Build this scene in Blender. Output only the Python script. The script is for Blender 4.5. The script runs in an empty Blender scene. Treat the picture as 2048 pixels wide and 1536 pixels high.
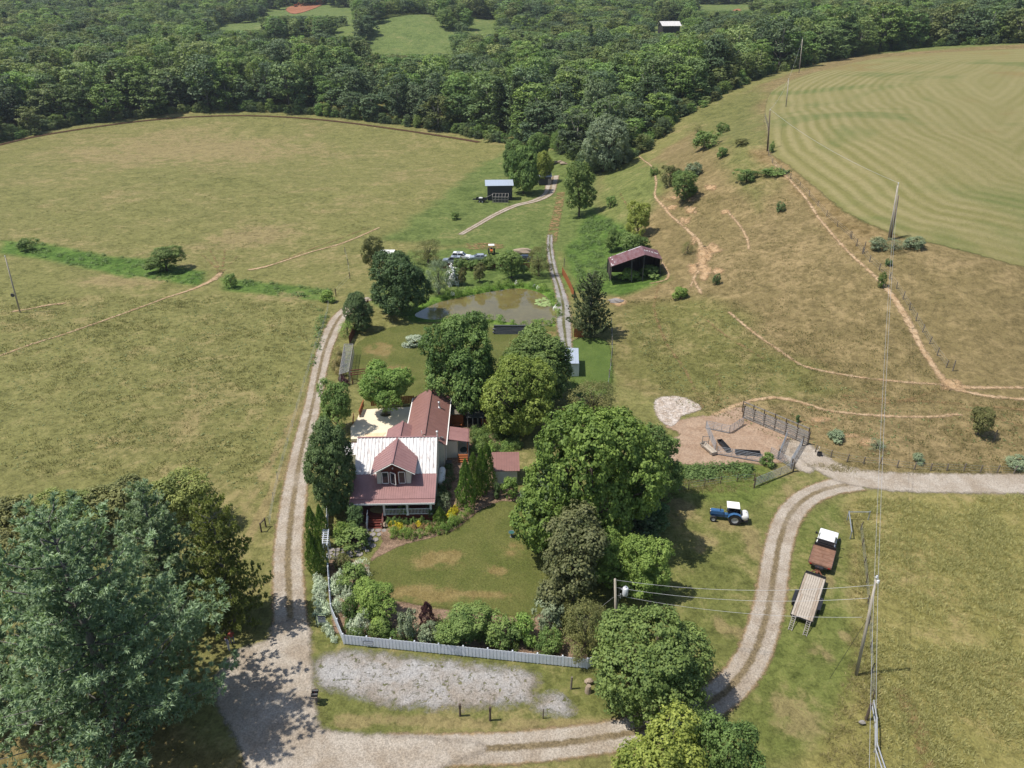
import bpy, bmesh, math, random
import numpy as np
from mathutils import Vector, Matrix
PI = math.pi
rad = math.radians
random.seed(7)
rng = np.random.default_rng(7)
scene = bpy.context.scene
COL = scene.collection

# ------------------------------------------------------------------ camera, sky, sun, exposure
CAM_H, PITCH, FPX = 54.0, rad(27.0), 1469.0
cam_d = bpy.data.cameras.new('camera')
cam_d.sensor_width = 36.0
cam_d.lens = FPX / 2048.0 * 36.0
cam_d.clip_start, cam_d.clip_end = 1.0, 6000.0
cam = bpy.data.objects.new('camera', cam_d)
cam.location = (0, 0, CAM_H)
cam.rotation_euler = (rad(90) - PITCH, 0, 0)
COL.objects.link(cam)
scene.camera = cam

SUN_EL, SUN_SHADOW_AZ = rad(63), rad(7)        # shadows fall towards +x, a touch away from the camera
world = bpy.data.worlds.new('World')
scene.world = world
world.use_nodes = True
wn = world.node_tree
bg = wn.nodes['Background']
sky = wn.nodes.new('ShaderNodeTexSky')
sky.sky_type = 'NISHITA'
sky.sun_disc = False
sky.sun_elevation = SUN_EL
sun_dir = Vector((-math.cos(SUN_SHADOW_AZ) * math.cos(SUN_EL), -math.sin(SUN_SHADOW_AZ) * math.cos(SUN_EL), math.sin(SUN_EL)))
sky.sun_rotation = math.atan2(sun_dir.x, sun_dir.y)
sky.air_density, sky.dust_density = 1.0, 1.2
wn.links.new(sky.outputs[0], bg.inputs[0])
bg.inputs[1].default_value = 0.125
sun_d = bpy.data.lights.new('sun', 'SUN')
sun_d.energy = 5.0
sun_d.angle = rad(0.53)
sun_d.color = (1.0, 0.95, 0.87)
sun = bpy.data.objects.new('sun', sun_d)
sun.rotation_euler = sun_dir.to_track_quat('Z', 'Y').to_euler()
sun.location = (-60, 0, 120)
COL.objects.link(sun)
vs = scene.view_settings
vs.view_transform = 'Standard'
vs.look = 'None'
vs.gamma = 1.0
vs.use_curve_mapping = False
vs.exposure = 0.20
scene.cycles.max_bounces = 6
scene.cycles.diffuse_bounces = 3
scene.cycles.transparent_max_bounces = 8

# ------------------------------------------------------------------ terrain
CTRL = np.array([
 (-400,20,0),(-250,20,0),(-120,10,0),(0,0,0),(120,10,0),(260,20,2),(-300,150,1),(-150,120,0),(-60,60,0),(0,60,0),(40,55,0),(70,50,0),
 (-20,90,0),(-60,150,0),(0,150,0),(-120,250,0),(-20,250,0),(22,175,.3),(30,120,.6),(36,92,.5),(60,85,.8),(100,90,2),(160,90,5),
 (60,105,3.5),(80,110,5.5),(120,130,11),(74,141,13.5),(50,130,5.5),(45,165,7),(71,198,21),(62,225,20),(107,286,23),(160,200,24),(230,250,30),(280,400,37),(200,360,31),(400,420,46),
 (20,230,.6),(35,260,4),(50,290,10),(82,330,20),(140,385,27),(10,330,1),(-100,380,1.5),(-200,370,2),(-320,330,2.5),(-450,300,5),
 (-400,480,18),(-250,500,17),(-100,480,11),(0,450,9),(80,480,18),(180,520,28),(330,560,40),(-300,650,27),(-100,590,12),(-97,650,23),(-95,750,47),
 (-250,760,33),(50,640,26),(148,700,36),(300,760,46),(0,850,46),(-300,950,50),(300,1000,60),(0,1200,85),(-500,1200,85),(500,1200,85),(-700,700,40),(700,700,60),
 (0,1800,170),(-900,1800,170),(900,1800,170),(0,3000,240),(-1800,3000,240),(1800,3000,240),(-900,200,20),(900,200,50),(-800,-50,10),(800,-50,20)], float)
def _phi(r2): return 0.5 * r2 * np.log(r2 + 1e-9)
_n = len(CTRL)
_xy = CTRL[:, :2] / 100.0
_A = np.zeros((_n + 3, _n + 3))
_A[:_n, :_n] = _phi(((_xy[:, None] - _xy[None]) ** 2).sum(-1)) + np.eye(_n) * 0.02
_A[:_n, _n] = 1; _A[:_n, _n + 1:] = _xy; _A[_n, :_n] = 1; _A[_n + 1:, :_n] = _xy.T
_w = np.linalg.solve(_A, np.concatenate([CTRL[:, 2], np.zeros(3)]))
POND = None
def seg_d(x, y, pts, closed=False):
    """distance from points to a polyline"""
    best = np.full(x.shape, 1e9)
    n = len(pts)
    for i in range(n if closed else n - 1):
        ax, ay = pts[i]; bx, by = pts[(i + 1) % n]
        dx, dy = bx - ax, by - ay
        L = dx * dx + dy * dy + 1e-12
        t = np.clip(((x - ax) * dx + (y - ay) * dy) / L, 0, 1)
        best = np.minimum(best, np.hypot(x - ax - t * dx, y - ay - t * dy))
    return best
def inside(x, y, pts):
    c = np.zeros(x.shape, bool)
    n = len(pts)
    for i in range(n):
        ax, ay = pts[i]; bx, by = pts[(i + 1) % n]
        if ay == by: continue
        c ^= ((ay > y) != (by > y)) & (x < (bx - ax) * (y - ay) / (by - ay) + ax)
    return c
def sdist(x, y, pts):
    """signed distance, positive inside"""
    x = np.asarray(x, float); y = np.asarray(y, float)
    out = np.full(x.shape, -99.0)
    p = np.array(pts)
    m = (x > p[:, 0].min() - 12) & (x < p[:, 0].max() + 12) & (y > p[:, 1].min() - 12) & (y < p[:, 1].max() + 12)
    if m.any():
        d = seg_d(x[m], y[m], pts, True)
        out[m] = np.where(inside(x[m], y[m], pts), d, -d)
    return out
def rbf(x, y):
    x = np.asarray(x, float) / 100; y = np.asarray(y, float) / 100
    z = _w[_n] + _w[_n + 1] * x + _w[_n + 2] * y
    for i in range(_n):
        z = z + _w[i] * _phi((x - _xy[i, 0]) ** 2 + (y - _xy[i, 1]) ** 2)
    return z
def sstep(a, b, v):
    t = np.clip((v - a) / (b - a), 0, 1)
    return t * t * (3 - 2 * t)
def tz(x, y):
    x = np.asarray(x, float); y = np.asarray(y, float)
    z = rbf(x, y)
    # the yard and the valley floor round the house are level
    k = sstep(60, 25, np.abs(x + 22)) * sstep(20, 30, y) * sstep(290, 200, y)
    z = z * (1 - k) + 0.0 * k
    if POND is not None:
        z = z - 1.1 * sstep(-1.2, 2.2, sdist(x, y, POND))
    return z
def gz(x, y): return float(tz(np.array([x]), np.array([y]))[0])
_T = np.geomspace(16, 3500, 900)
def ray(px, py):
    u, v = (px - 1024) / FPX, -(py - 768) / FPX
    return u, math.cos(PITCH) + v * math.sin(PITCH), -math.sin(PITCH) + v * math.cos(PITCH)
def at(px, py, Z=None):
    """the point of the place seen at a spot of the 2048 x 1536 photograph: on the ground, or at height Z above datum"""
    dx, dy, dz = ray(px, py)
    if Z is not None:
        t = (Z - CAM_H) / dz
        return Vector((dx * t, dy * t, Z))
    s = _T / dy
    h = CAM_H + dz * s - tz(dx * s, dy * s)
    i = int(np.argmax(h < 0))
    if h[i] >= 0: i = len(_T) - 1
    a = s[i - 1] + (s[i] - s[i - 1]) * h[i - 1] / (h[i - 1] - h[i] + 1e-9)
    x, y = dx * a, dy * a
    return Vector((x, y, gz(x, y)))
def zdepth(p): return p.y * math.cos(PITCH) + (CAM_H - p.z) * math.sin(PITCH)
def pxm(p): return FPX / zdepth(p)
def proj(p):
    d = zdepth(p)
    return 1024 + FPX * p.x / d, 768 - FPX * (p.y * math.sin(PITCH) - (CAM_H - p.z) * math.cos(PITCH)) / d
def height_to(p, ty):
    """height above p whose projection lies at row ty"""
    v = (768 - ty) / FPX
    # v*(y c + k s) = y s - k c
    c, s = math.cos(PITCH), math.sin(PITCH)
    k = (p.y * s - v * p.y * c) / (v * s + c)
    return CAM_H - k - p.z
def W(pts): return [tuple(at(*p)[:2]) for p in pts]
def smooth(pts, n=8, closed=False):
    p = [Vector((a[0], a[1])) for a in pts]
    out = []
    m = len(p)
    for i in range(m if closed else m - 1):
        p0 = p[(i - 1) % m] if (closed or i > 0) else p[i]
        p1, p2 = p[i], p[(i + 1) % m]
        p3 = p[(i + 2) % m] if (closed or i + 2 < m) else p2
        for k in range(n):
            t = k / n
            q = 0.5 * ((2 * p1) + (p2 - p0) * t + (2 * p0 - 5 * p1 + 4 * p2 - p3) * t * t + (3 * p1 - p0 - 3 * p2 + p3) * t ** 3)
            out.append((q.x, q.y))
    if not closed: out.append((p[-1].x, p[-1].y))
    return out
def vnoise(x, y, s, seed=0):
    """smooth value noise on a lattice"""
    r = np.random.default_rng(seed).random((256, 256))
    X, Y = x / s, y / s
    i, j = np.floor(X).astype(int), np.floor(Y).astype(int)
    fx, fy = X - i, Y - j
    fx = fx * fx * (3 - 2 * fx); fy = fy * fy * (3 - 2 * fy)
    g = lambda a, b: r[a % 256, b % 256]
    return (g(i, j) * (1 - fx) + g(i + 1, j) * fx) * (1 - fy) + (g(i, j + 1) * (1 - fx) + g(i + 1, j + 1) * fx) * fy

# ------------------------------------------------------------------ objects, tags, mesh builder
def tag(o, label=None, cat=None, group=None, kind=None):
    for k, v in (('label', label), ('category', cat), ('group', group), ('kind', kind)):
        if v: o[k] = v
    return o
def empty(name, loc=(0, 0, 0), rz=0, label=None, cat=None, group=None):
    o = bpy.data.objects.new(name, None)
    o.empty_display_size = 0.3
    COL.objects.link(o)
    o.location = loc
    o.rotation_euler = (0, 0, rz)
    return tag(o, label, cat, group)
def link(name, me, parent=None, m=None):
    o = bpy.data.objects.new(name, me)
    COL.objects.link(o)
    if parent is not None: o.parent = parent
    if m is not None and not me.materials: me.materials.append(m)
    return o
def copy_tree(o, parent=None):
    c = o.copy()
    COL.objects.link(c)
    c.parent = parent
    for ch in o.children: copy_tree(ch, c)
    return c
class MB:
    """collects shapes and links them as one mesh object"""
    def __init__(s): s.v = []; s.f = []; s.m = []; s.cm = 0
    def add(s, vs, fs):
        b = len(s.v)
        s.v += [tuple(v) for v in vs]
        s.f += [tuple(b + i for i in f) for f in fs]
        s.m += [s.cm] * len(fs)
        return s
    def box(s, c, d, rz=0, M=None, taper=1.0):
        x, y, z = d[0] / 2, d[1] / 2, d[2] / 2
        t = taper
        vs = [(-x, -y, -z), (x, -y, -z), (x, y, -z), (-x, y, -z), (-x * t, -y * t, z), (x * t, -y * t, z), (x * t, y * t, z), (-x * t, y * t, z)]
        R = (Matrix.Rotation(rz, 3, 'Z') if M is None else M)
        c = Vector(c)
        return s.add([c + R @ Vector(v) for v in vs], [(0, 3, 2, 1), (4, 5, 6, 7), (0, 1, 5, 4), (1, 2, 6, 5), (2, 3, 7, 6), (3, 0, 4, 7)])
    def bar(s, a, b, w, h=None, up=(0, 0, 1)):
        a, b = Vector(a), Vector(b)
        h = w if h is None else h
        d = (b - a)
        L = d.length
        z = d.normalized()
        u = Vector(up)
        if abs(z.dot(u)) > 0.98: u = Vector((0, 1, 0))
        x = u.cross(z).normalized(); y = z.cross(x)
        M = Matrix((x, y, z)).transposed()
        return s.box((a + b) / 2, (w, h, L), M=M)
    def tube(s, pts, r, n=8, cap=True):
        pts = [Vector(p) for p in pts]
        rs = r if isinstance(r, (list, tuple)) else [r] * len(pts)
        vs, fs = [], []
        m = len(pts)
        px = None
        for i, p in enumerate(pts):
            d = (pts[min(i + 1, m - 1)] - pts[max(i - 1, 0)]).normalized()
            if px is None:
                u = Vector((0, 0, 1)) if abs(d.z) < 0.9 else Vector((1, 0, 0))
                px = d.cross(u).normalized()
            px = (px - d * px.dot(d)).normalized()
            py = d.cross(px)
            for k in range(n):
                a = 2 * PI * k / n
                vs.append(p + (px * math.cos(a) + py * math.sin(a)) * rs[i])
        for i in range(m - 1):
            for k in range(n):
                fs.append((i * n + k, i * n + (k + 1) % n, (i + 1) * n + (k + 1) % n, (i + 1) * n + k))
        if cap:
            fs.append(tuple(range(n - 1, -1, -1)))
            fs.append(tuple((m - 1) * n + k for k in range(n)))
        return s.add(vs, fs)
    def lathe(s, prof, c=(0, 0, 0), n=16, axis='z', cap=True):
        vs, fs = [], []
        c = Vector(c)
        for (r, z) in prof:
            for k in range(n):
                a = 2 * PI * k / n
                v = (r * math.cos(a), r * math.sin(a), z)
                if axis == 'x': v = (v[2], v[0], v[1])
                if axis == 'y': v = (v[1], v[2], v[0])
                vs.append(c + Vector(v))
        m = len(prof)
        for i in range(m - 1):
            for k in range(n):
                fs.append((i * n + k, i * n + (k + 1) % n, (i + 1) * n + (k + 1) % n, (i + 1) * n + k))
        if cap:
            fs.append(tuple(range(n - 1, -1, -1)))
            fs.append(tuple((m - 1) * n + k for k in range(n)))
        return s.add(vs, fs)
    def prism(s, poly, a, b, axis='y'):
        """2-D outline extruded from a to b along an axis; outline in the other two axes"""
        n = len(poly)
        def mk(p, t):
            return {'y': (p[0], t, p[1]), 'x': (t, p[0], p[1]), 'z': (p[0], p[1], t)}[axis]
        vs = [mk(p, a) for p in poly] + [mk(p, b) for p in poly]
        fs = [tuple(range(n)), tuple(range(2 * n - 1, n - 1, -1))] + [(i, i + n, (i + 1) % n + n, (i + 1) % n) for i in range(n)]
        return s.add(vs, fs)
    def slab(s, quad, t):
        """a quad given thickness t downwards along its normal"""
        q = [Vector(v) for v in quad]
        nrm = (q[1] - q[0]).cross(q[3] - q[0]).normalized()
        return s.add(q + [v - nrm * t for v in q], [(0, 1, 2, 3), (7, 6, 5, 4), (0, 4, 5, 1), (1, 5, 6, 2), (2, 6, 7, 3), (3, 7, 4, 0)])
    def blob(s, c, r, n=10, m=6, jit=0.0, seed=0):
        R = random.Random(seed)
        prof = []
        vs, fs = [], []
        c = Vector(c)
        rx, ry, rz_ = (r, r, r) if not isinstance(r, (tuple, list)) else r
        for i in range(m + 1):
            th = PI * i / m
            for k in range(n):
                a = 2 * PI * k / n
                j = 1 + R.uniform(-jit, jit) if 0 < i < m else 1
                vs.append(c + Vector((rx * math.sin(th) * math.cos(a) * j, ry * math.sin(th) * math.sin(a) * j, rz_ * math.cos(th))))
        for i in range(m):
            for k in range(n):
                fs.append((i * n + k, (i + 1) * n + k, (i + 1) * n + (k + 1) % n, i * n + (k + 1) % n))
        return s.add(vs, fs)
    def mesh(s, name, mats=None, sm=False):
        me = bpy.data.meshes.new(name)
        me.from_pydata(s.v, [], s.f)
        for x in (mats or []): me.materials.append(x)
        if any(s.m): me.polygons.foreach_set('material_index', s.m)
        bm = bmesh.new()
        bm.from_mesh(me)
        bmesh.ops.recalc_face_normals(bm, faces=bm.faces)
        bm.to_mesh(me)
        bm.free()
        if sm: me.polygons.foreach_set('use_smooth', [True] * len(me.polygons))
        me.update()
        return me
    def build(s, name, m, parent=None, sm=False, bevel=0):
        me = s.mesh(name, m if isinstance(m, (list, tuple)) else [m], sm)
        if bevel:
            bm = bmesh.new(); bm.from_mesh(me)
            es = [e for e in bm.edges if len(e.link_faces) == 2 and e.calc_face_angle(0) > 0.5]
            bmesh.ops.bevel(bm, geom=es, offset=bevel, segments=2, affect='EDGES', clamp_overlap=True)
            bm.to_mesh(me); bm.free()
        return link(name, me, parent)

# ------------------------------------------------------------------ materials
def nd(t, typ, **kw):
    n = t.nodes.new('ShaderNode' + typ)
    for k, v in kw.items(): setattr(n, k, v)
    return n
def mat(name, col, rough=0.6, metal=0.0, var=0.15, scale=6.0, bump=0.0, col2=None, spec=0.4, thr=(0.35, 0.7), stretch=None, coat=0):
    m = bpy.data.materials.new(name)
    m.use_nodes = True
    t = m.node_tree
    b = t.nodes['Principled BSDF']
    b.inputs['Roughness'].default_value = rough
    b.inputs['Metallic'].default_value = metal
    b.inputs['Specular IOR Level'].default_value = spec
    b.inputs['Coat Weight'].default_value = coat
    co = nd(t, 'TexCoord')
    mp = nd(t, 'Mapping')
    if stretch: mp.inputs['Scale'].default_value = stretch
    t.links.new(co.outputs['Object'], mp.inputs[0])
    nz = nd(t, 'TexNoise')
    nz.inputs['Scale'].default_value = scale
    nz.inputs['Detail'].default_value = 6
    nz.inputs['Roughness'].default_value = 0.65
    t.links.new(mp.outputs[0], nz.inputs['Vector'])
    rp = nd(t, 'ValToRGB')
    rp.color_ramp.elements[0].position, rp.color_ramp.elements[1].position = thr
    c2 = col2 or tuple(min(1, c * (1 + var)) for c in col)
    c1 = col if col2 else tuple(c * (1 - var) for c in col)
    rp.color_ramp.elements[0].color = (*c1, 1)
    rp.color_ramp.elements[1].color = (*c2, 1)
    t.links.new(nz.outputs[0], rp.inputs[0])
    t.links.new(rp.outputs[0], b.inputs['Base Color'])
    if bump:
        bp = nd(t, 'Bump')
        bp.inputs['Strength'].default_value = bump
        bp.inputs['Distance'].default_value = 0.03
        t.links.new(nz.outputs[0], bp.inputs['Height'])
        t.links.new(bp.outputs[0], b.inputs['Normal'])
    return m
def S(r, g, b, k=0.56):
    """sRGB 0-255 to linear, times k"""
    f = lambda c: ((c / 255 + 0.055) / 1.055) ** 2.4 if c > 10 else c / 255 / 12.92
    return (f(r) * k, f(g) * k, f(b) * k)

# grass colour shared by the ground sheet and by the borders of every sheet on it
GP = bpy.data.node_groups.new('pasture', 'ShaderNodeTree')
GP.interface.new_socket('Base', in_out='INPUT', socket_type='NodeSocketColor')
GP.interface.new_socket('Dry', in_out='INPUT', socket_type='NodeSocketFloat')
GP.interface.new_socket('Color', in_out='OUTPUT', socket_type='NodeSocketColor')
GP.interface.new_socket('Height', in_out='OUTPUT', socket_type='NodeSocketFloat')
def noise(t, pos, scale, detail=5, rough=0.6, dist=0.0):
    n = nd(t, 'TexNoise')
    n.inputs['Scale'].default_value = scale
    n.inputs['Detail'].default_value = detail
    n.inputs['Roughness'].default_value = rough
    n.inputs['Distortion'].default_value = dist
    t.links.new(pos, n.inputs['Vector'])
    return n.outputs[0]
def math_(t, op, a, b=None, clamp=False):
    n = nd(t, 'Math', operation=op, use_clamp=clamp)
    for i, v in enumerate((a, b)):
        if v is None: continue
        if isinstance(v, (int, float)): n.inputs[i].default_value = v
        else: t.links.new(v, n.inputs[i])
    return n.outputs[0]
def rng_(t, v, a, b, c=0.0, d=1.0, smooth_=True):
    n = nd(t, 'MapRange', interpolation_type='SMOOTHSTEP' if smooth_ else 'LINEAR')
    t.links.new(v, n.inputs[0])
    for i, q in zip((1, 2, 3, 4), (a, b, c, d)): n.inputs[i].default_value = q
    return n.outputs[0]
def mix_(t, f, a, b, mode='MIX'):
    n = nd(t, 'MixRGB', blend_type=mode)
    for i, v in enumerate((f, a, b)):
        if isinstance(v, (int, float)): n.inputs[i].default_value = v
        elif isinstance(v, tuple): n.inputs[i].default_value = (*v[:3], 1)
        else: t.links.new(v, n.inputs[i])
    return n.outputs[0]
def _pasture():
    t = GP
    gi, go = t.nodes.new('NodeGroupInput'), t.nodes.new('NodeGroupOutput')
    ge = nd(t, 'NewGeometry')
    pos = ge.outputs['Position']
    big = noise(t, pos, 0.035, 4, 0.6, 0.6)
    mid = noise(t, pos, 0.22, 6, 0.68, 0.8)
    cl = noise(t, pos, 0.9, 6, 0.72, 0.5)
    fine = noise(t, pos, 4.0, 5, 0.75)
    base, dry = gi.outputs['Base'], gi.outputs['Dry']
    hs = nd(t, 'HueSaturation'); hs.inputs['Hue'].default_value = 0.518; hs.inputs['Saturation'].default_value = 1.05; hs.inputs['Value'].default_value = 0.74
    t.links.new(base, hs.inputs['Color'])
    green = hs.outputs[0]
    straw = mix_(t, 0.55, base, (0.26, 0.19, 0.10))
    m1 = math_(t, 'ADD', math_(t, 'MULTIPLY', mid, 0.55), math_(t, 'MULTIPLY', big, 0.45))
    m1 = math_(t, 'ADD', m1, math_(t, 'MULTIPLY', math_(t, 'SUBTRACT', cl, 0.5), 0.35))
    dr = math_(t, 'ADD', m1, math_(t, 'MULTIPLY', math_(t, 'SUBTRACT', dry, 0.5), 0.35))
    c = mix_(t, rng_(t, dr, 0.30, 0.46, 0.85, 0.0), base, green)
    c = mix_(t, rng_(t, dr, 0.47, 0.66, 0.0, 1.0), c, straw)
    # weeds: small darker green tufts
    wd = math_(t, 'MULTIPLY', rng_(t, cl, 0.56, 0.66), rng_(t, fine, 0.42, 0.6))
    c = mix_(t, math_(t, 'MULTIPLY', wd, 0.8), c, mix_(t, 0.4, green, (0.05, 0.065, 0.022)))
    v = math_(t, 'ADD', 0.38, math_(t, 'ADD', rng_(t, cl, .33, .68, 0, .5), math_(t, 'ADD', rng_(t, fine, .3, .7, 0, .5), rng_(t, mid, .3, .7, 0, .28))))
    cc = nd(t, 'CombineColor')
    for i in range(3): t.links.new(v, cc.inputs[i])
    c = mix_(t, 1.0, c, cc.outputs[0], 'MULTIPLY')
    t.links.new(c, go.inputs['Color'])
    t.links.new(math_(t, 'ADD', math_(t, 'MULTIPLY', cl, 0.7), math_(t, 'MULTIPLY', fine, 0.35)), go.inputs['Height'])
_pasture()
def attr(t, name, out='Fac'):
    n = nd(t, 'Attribute'); n.attribute_name = name
    return n.outputs[out]
def ground_mat(name, cover=None, soft=0.35, amp=0.5, nscale=1.2, bumpd=0.4):
    """grass everywhere; where the attribute edge (metres inside the border) is positive, a cover on top with a ragged border"""
    m = bpy.data.materials.new(name)
    m.use_nodes = True
    t = m.node_tree
    b = t.nodes['Principled BSDF']
    b.inputs['Roughness'].default_value = 0.9
    b.inputs['Specular IOR Level'].default_value = 0.1
    g = t.nodes.new('ShaderNodeGroup'); g.node_tree = GP
    t.links.new(attr(t, 'base', 'Color'), g.inputs['Base'])
    t.links.new(attr(t, 'dry'), g.inputs['Dry'])
    col, hgt = g.outputs['Color'], g.outputs['Height']
    if cover:
        pos = nd(t, 'NewGeometry').outputs['Position']
        n1 = noise(t, pos, nscale, 5, 0.7)
        e = math_(t, 'ADD', attr(t, 'edge'), math_(t, 'MULTIPLY', math_(t, 'SUBTRACT', n1, 0.5), amp * 3))
        mask = rng_(t, e, -soft, soft)
        cc, mk2 = cover(t, pos)
        if mk2 is not None: mask = math_(t, 'MULTIPLY', mask, mk2)
        col = cc
    if cover: t.links.new(mask, b.inputs['Alpha'])
    t.links.new(col, b.inputs['Base Color'])
    bp = nd(t, 'Bump')
    bp.inputs['Strength'].default_value = 0.8
    bp.inputs['Distance'].default_value = bumpd
    t.links.new(hgt, bp.inputs['Height'])
    t.links.new(bp.outputs[0], b.inputs['Normal'])
    return m
def tone(t, pos, c1, c2, scale, fine=5.0, k=0.35):
    a = noise(t, pos, scale, 6, 0.65, 0.4)
    f = noise(t, pos, fine, 4, 0.7)
    c = mix_(t, rng_(t, a, 0.32, 0.68), c1, c2)
    v = math_(t, 'ADD', 1 - k, rng_(t, f, .3, .7, 0, 2 * k))
    cc = nd(t, 'CombineColor')
    for i in range(3): t.links.new(v, cc.inputs[i])
    return mix_(t, 1.0, c, cc.outputs[0], 'MULTIPLY')
def cov_gravel(c1, c2, tracks=False, strip=(0.20, 0.155, 0.09)):
    def f(t, pos):
        c = tone(t, pos, c1, c2, 0.35, 7.0, 0.30)
        if tracks:
            u = math_(t, 'ABSOLUTE', attr(t, 'u'))
            n = noise(t, pos, 1.6, 5, 0.7)
            uu = math_(t, 'ADD', u, math_(t, 'MULTIPLY', math_(t, 'SUBTRACT', n, 0.5), 0.45))
            mid = rng_(t, uu, 0.10, 0.30, 1.0, 0.0)
            big = noise(t, pos, 0.12, 3, 0.5)
            mid = math_(t, 'MULTIPLY', mid, rng_(t, big, 0.25, 0.5, 0.45, 1.0))
            c = mix_(t, mid, c, tone(t, pos, strip, tuple(s * 0.7 for s in strip), 1.2, 6, 0.4))
            out = rng_(t, uu, 0.78, 1.0, 0.0, 0.8)
            c = mix_(t, out, c, tone(t, pos, S(190, 160, 115), S(165, 135, 90), 1.0, 6, 0.35))
        return c, None
    return f
def cov_plain(c1, c2, scale=0.4, fine=5.0, k=0.3, patch=None):
    def f(t, pos):
        c = tone(t, pos, c1, c2, scale, fine, k)
        if patch:
            n = noise(t, pos, patch[0], 5, 0.65, 0.8)
            return c, rng_(t, n, patch[1], patch[2])
        return c, None
    return f
# ------------------------------------------------------------------ ground zones
POND = smooth(W([(828,628),(845,615),(880,600),(930,589),(985,579),(1040,573),(1085,584),(1106,606),(1114,630),(1104,645),(1060,650),(1020,642),(960,634),(900,634),(860,636)]), 4, True)
PAST = S(144,142,86)
ZONES = [  # outline seen in the photograph, colour, dryness, softness in metres
 ([(1150,300),(1300,322),(1530,165),(1700,112),(2500,60),(2600,990),(2048,955),(1700,948),(1600,890),(1480,835),(1340,800),(1240,770),(1228,640),(1205,560),(1200,470),(1185,400)], S(148,132,90), .56, 3.0),
 ([(1380,230),(1520,175),(1540,290),(1530,420),(1440,330)], S(134,134,80), .42, 5),
 ([(1195,345),(1280,310),(1330,340),(1300,420),(1250,470),(1195,450)], S(130,138,78), .4, 4),
 ([(1240,600),(1420,600),(1560,700),(1700,780),(1480,820),(1330,790),(1240,760)], S(132,130,76), .5, 4),
 ([(760,478),(850,420),(960,330),(1010,300),(1150,300),(1190,345),(1190,480),(1140,500),(900,492)], S(122,136,75), .34, 3),
 ([(1130,500),(1180,420),(1225,440),(1300,495),(1335,560),(1240,590),(1150,580)], S(108,134,64), .2, 1.5),
 ([(820,500),(1110,488),(1140,560),(1130,660),(830,650),(730,600)], S(120,138,74), .3, 1.2),
 ([(615,1120),(740,1090),(900,990),(1350,900),(1530,950),(1700,975),(1600,1010),(1560,1200),(1500,1370),(1360,1440),(1000,1475),(640,1465),(615,1300)], S(129,133,74), .5, 1.2),
 ([(1335,905),(1520,925),(1600,950),(1500,1010),(1340,990)], S(124,136,70), .36, 1.0),
 ([(1575,1040),(1690,1000),(1730,1300),(1690,1500),(1400,1560),(1500,1370)], S(127,135,72), .47, 1.0),
 ([(1700,990),(2800,985),(3000,1700),(1500,1700),(1720,1350)], S(158,151,90), .52, 1.5),
 ([(-400,1440),(60,1400),(540,1500),(560,1700),(-400,1700)], S(140,128,80), .6, 1.5),
 ([(0,482),(90,488),(200,510),(320,520),(410,545),(400,572),(300,562),(150,535),(60,512),(0,505)], S(112,140,66), .1, 1.6),
 ([(440,556),(520,562),(660,580),(662,602),(560,592),(450,580)], S(114,138,68), .15, 1.2),
 ([(1080,650),(1150,690),(1222,690),(1222,790),(1150,800)], S(112,132,66), .15, 1.0),
 ([(1500,300),(1545,300),(1700,430),(1760,470),(1730,520),(1640,440),(1560,350)], S(142,122,78), .7, 2),
]
ZW = [(W(p), c, d, s) for p, c, d, s in ZONES]
DRYB = [(870,1118,45,17),(905,1110,25,8),(835,1190,75,18),(1000,1140,22,10),(960,1192,60,8),(1025,1100,20,12),(880,1055,30,6),(1350,1020,45,24),(1505,1085,18,34),(1410,1080,10,7),(1428,1083,8,6),(1400,1100,10,7),(1448,1050,18,10),(1395,1145,18,8),(1480,1270,25,14),(1440,1250,14,20),(1655,1160,10,10),(1690,1270,14,14),(1640,1310,30,20),(750,1440,120,10),(1100,1450,160,10),(690,1445,40,12),(1580,1430,60,50),(610,1350,12,60),(536,1000,8,120),(565,880,8,100),(1590,1000,10,30),(1565,940,30,14),(760,700,30,14),(790,740,30,10),(1100,670,20,10),(250,560,90,12),(580,590,60,12),(380,300,200,30),(500,470,80,20)]
DW = [(at(x, y), at(x + rx, y), at(x, y - ry), at(x, y + ry)) for x, y, rx, ry in DRYB]
DW = [(a.x, a.y, (b.x - a.x), (c.y - d.y) / 2) for a, b, c, d in DW]
def zone(x, y):
    n = x.shape[0]
    col = np.tile(np.array(PAST), (n, 1))
    dry = np.full(n, 0.46)
    # far hill meadows are a fresher green
    k = sstep(430, 600, np.hypot(x, y)) * .8
    col = col * (1 - k[:, None]) + np.array(S(118,140,78)) * k[:, None]
    dry = dry * (1 - k) + 0.3 * k
    jx = (vnoise(x, y, 6, 1) - .5) * 4; jy = (vnoise(x, y, 6, 2) - .5) * 4
    for p, c, d, s in ZW:
        sd = sdist(x + jx * s / 3, y + jy * s / 3, p)
        a = sstep(-s, s, sd)
        col = col * (1 - a[:, None]) + np.array(c) * a[:, None]
        dry = dry * (1 - a) + d * a
    pd = -sdist(x, y, POND)
    a = (sstep(-1, .2, pd) * sstep(3.2, 1.4, pd))[:, None]
    col = col * (1 - a) + np.array(S(122,152,66)) * a
    dry = dry * (1 - a[:, 0]) + .15 * a[:, 0]
    wx = (vnoise(x, y, 1.3, 5) - .5) * 1.6 + (vnoise(x, y, .5, 6) - .5) * .6
    for a, b, rx, ry in DW:
        q = ((x - a) / rx) ** 2 + ((y - b) / ry) ** 2
        dry = dry + .75 * np.exp(-1.1 * q) * np.clip(1 + wx, 0, 2)
    return col, dry
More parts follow.
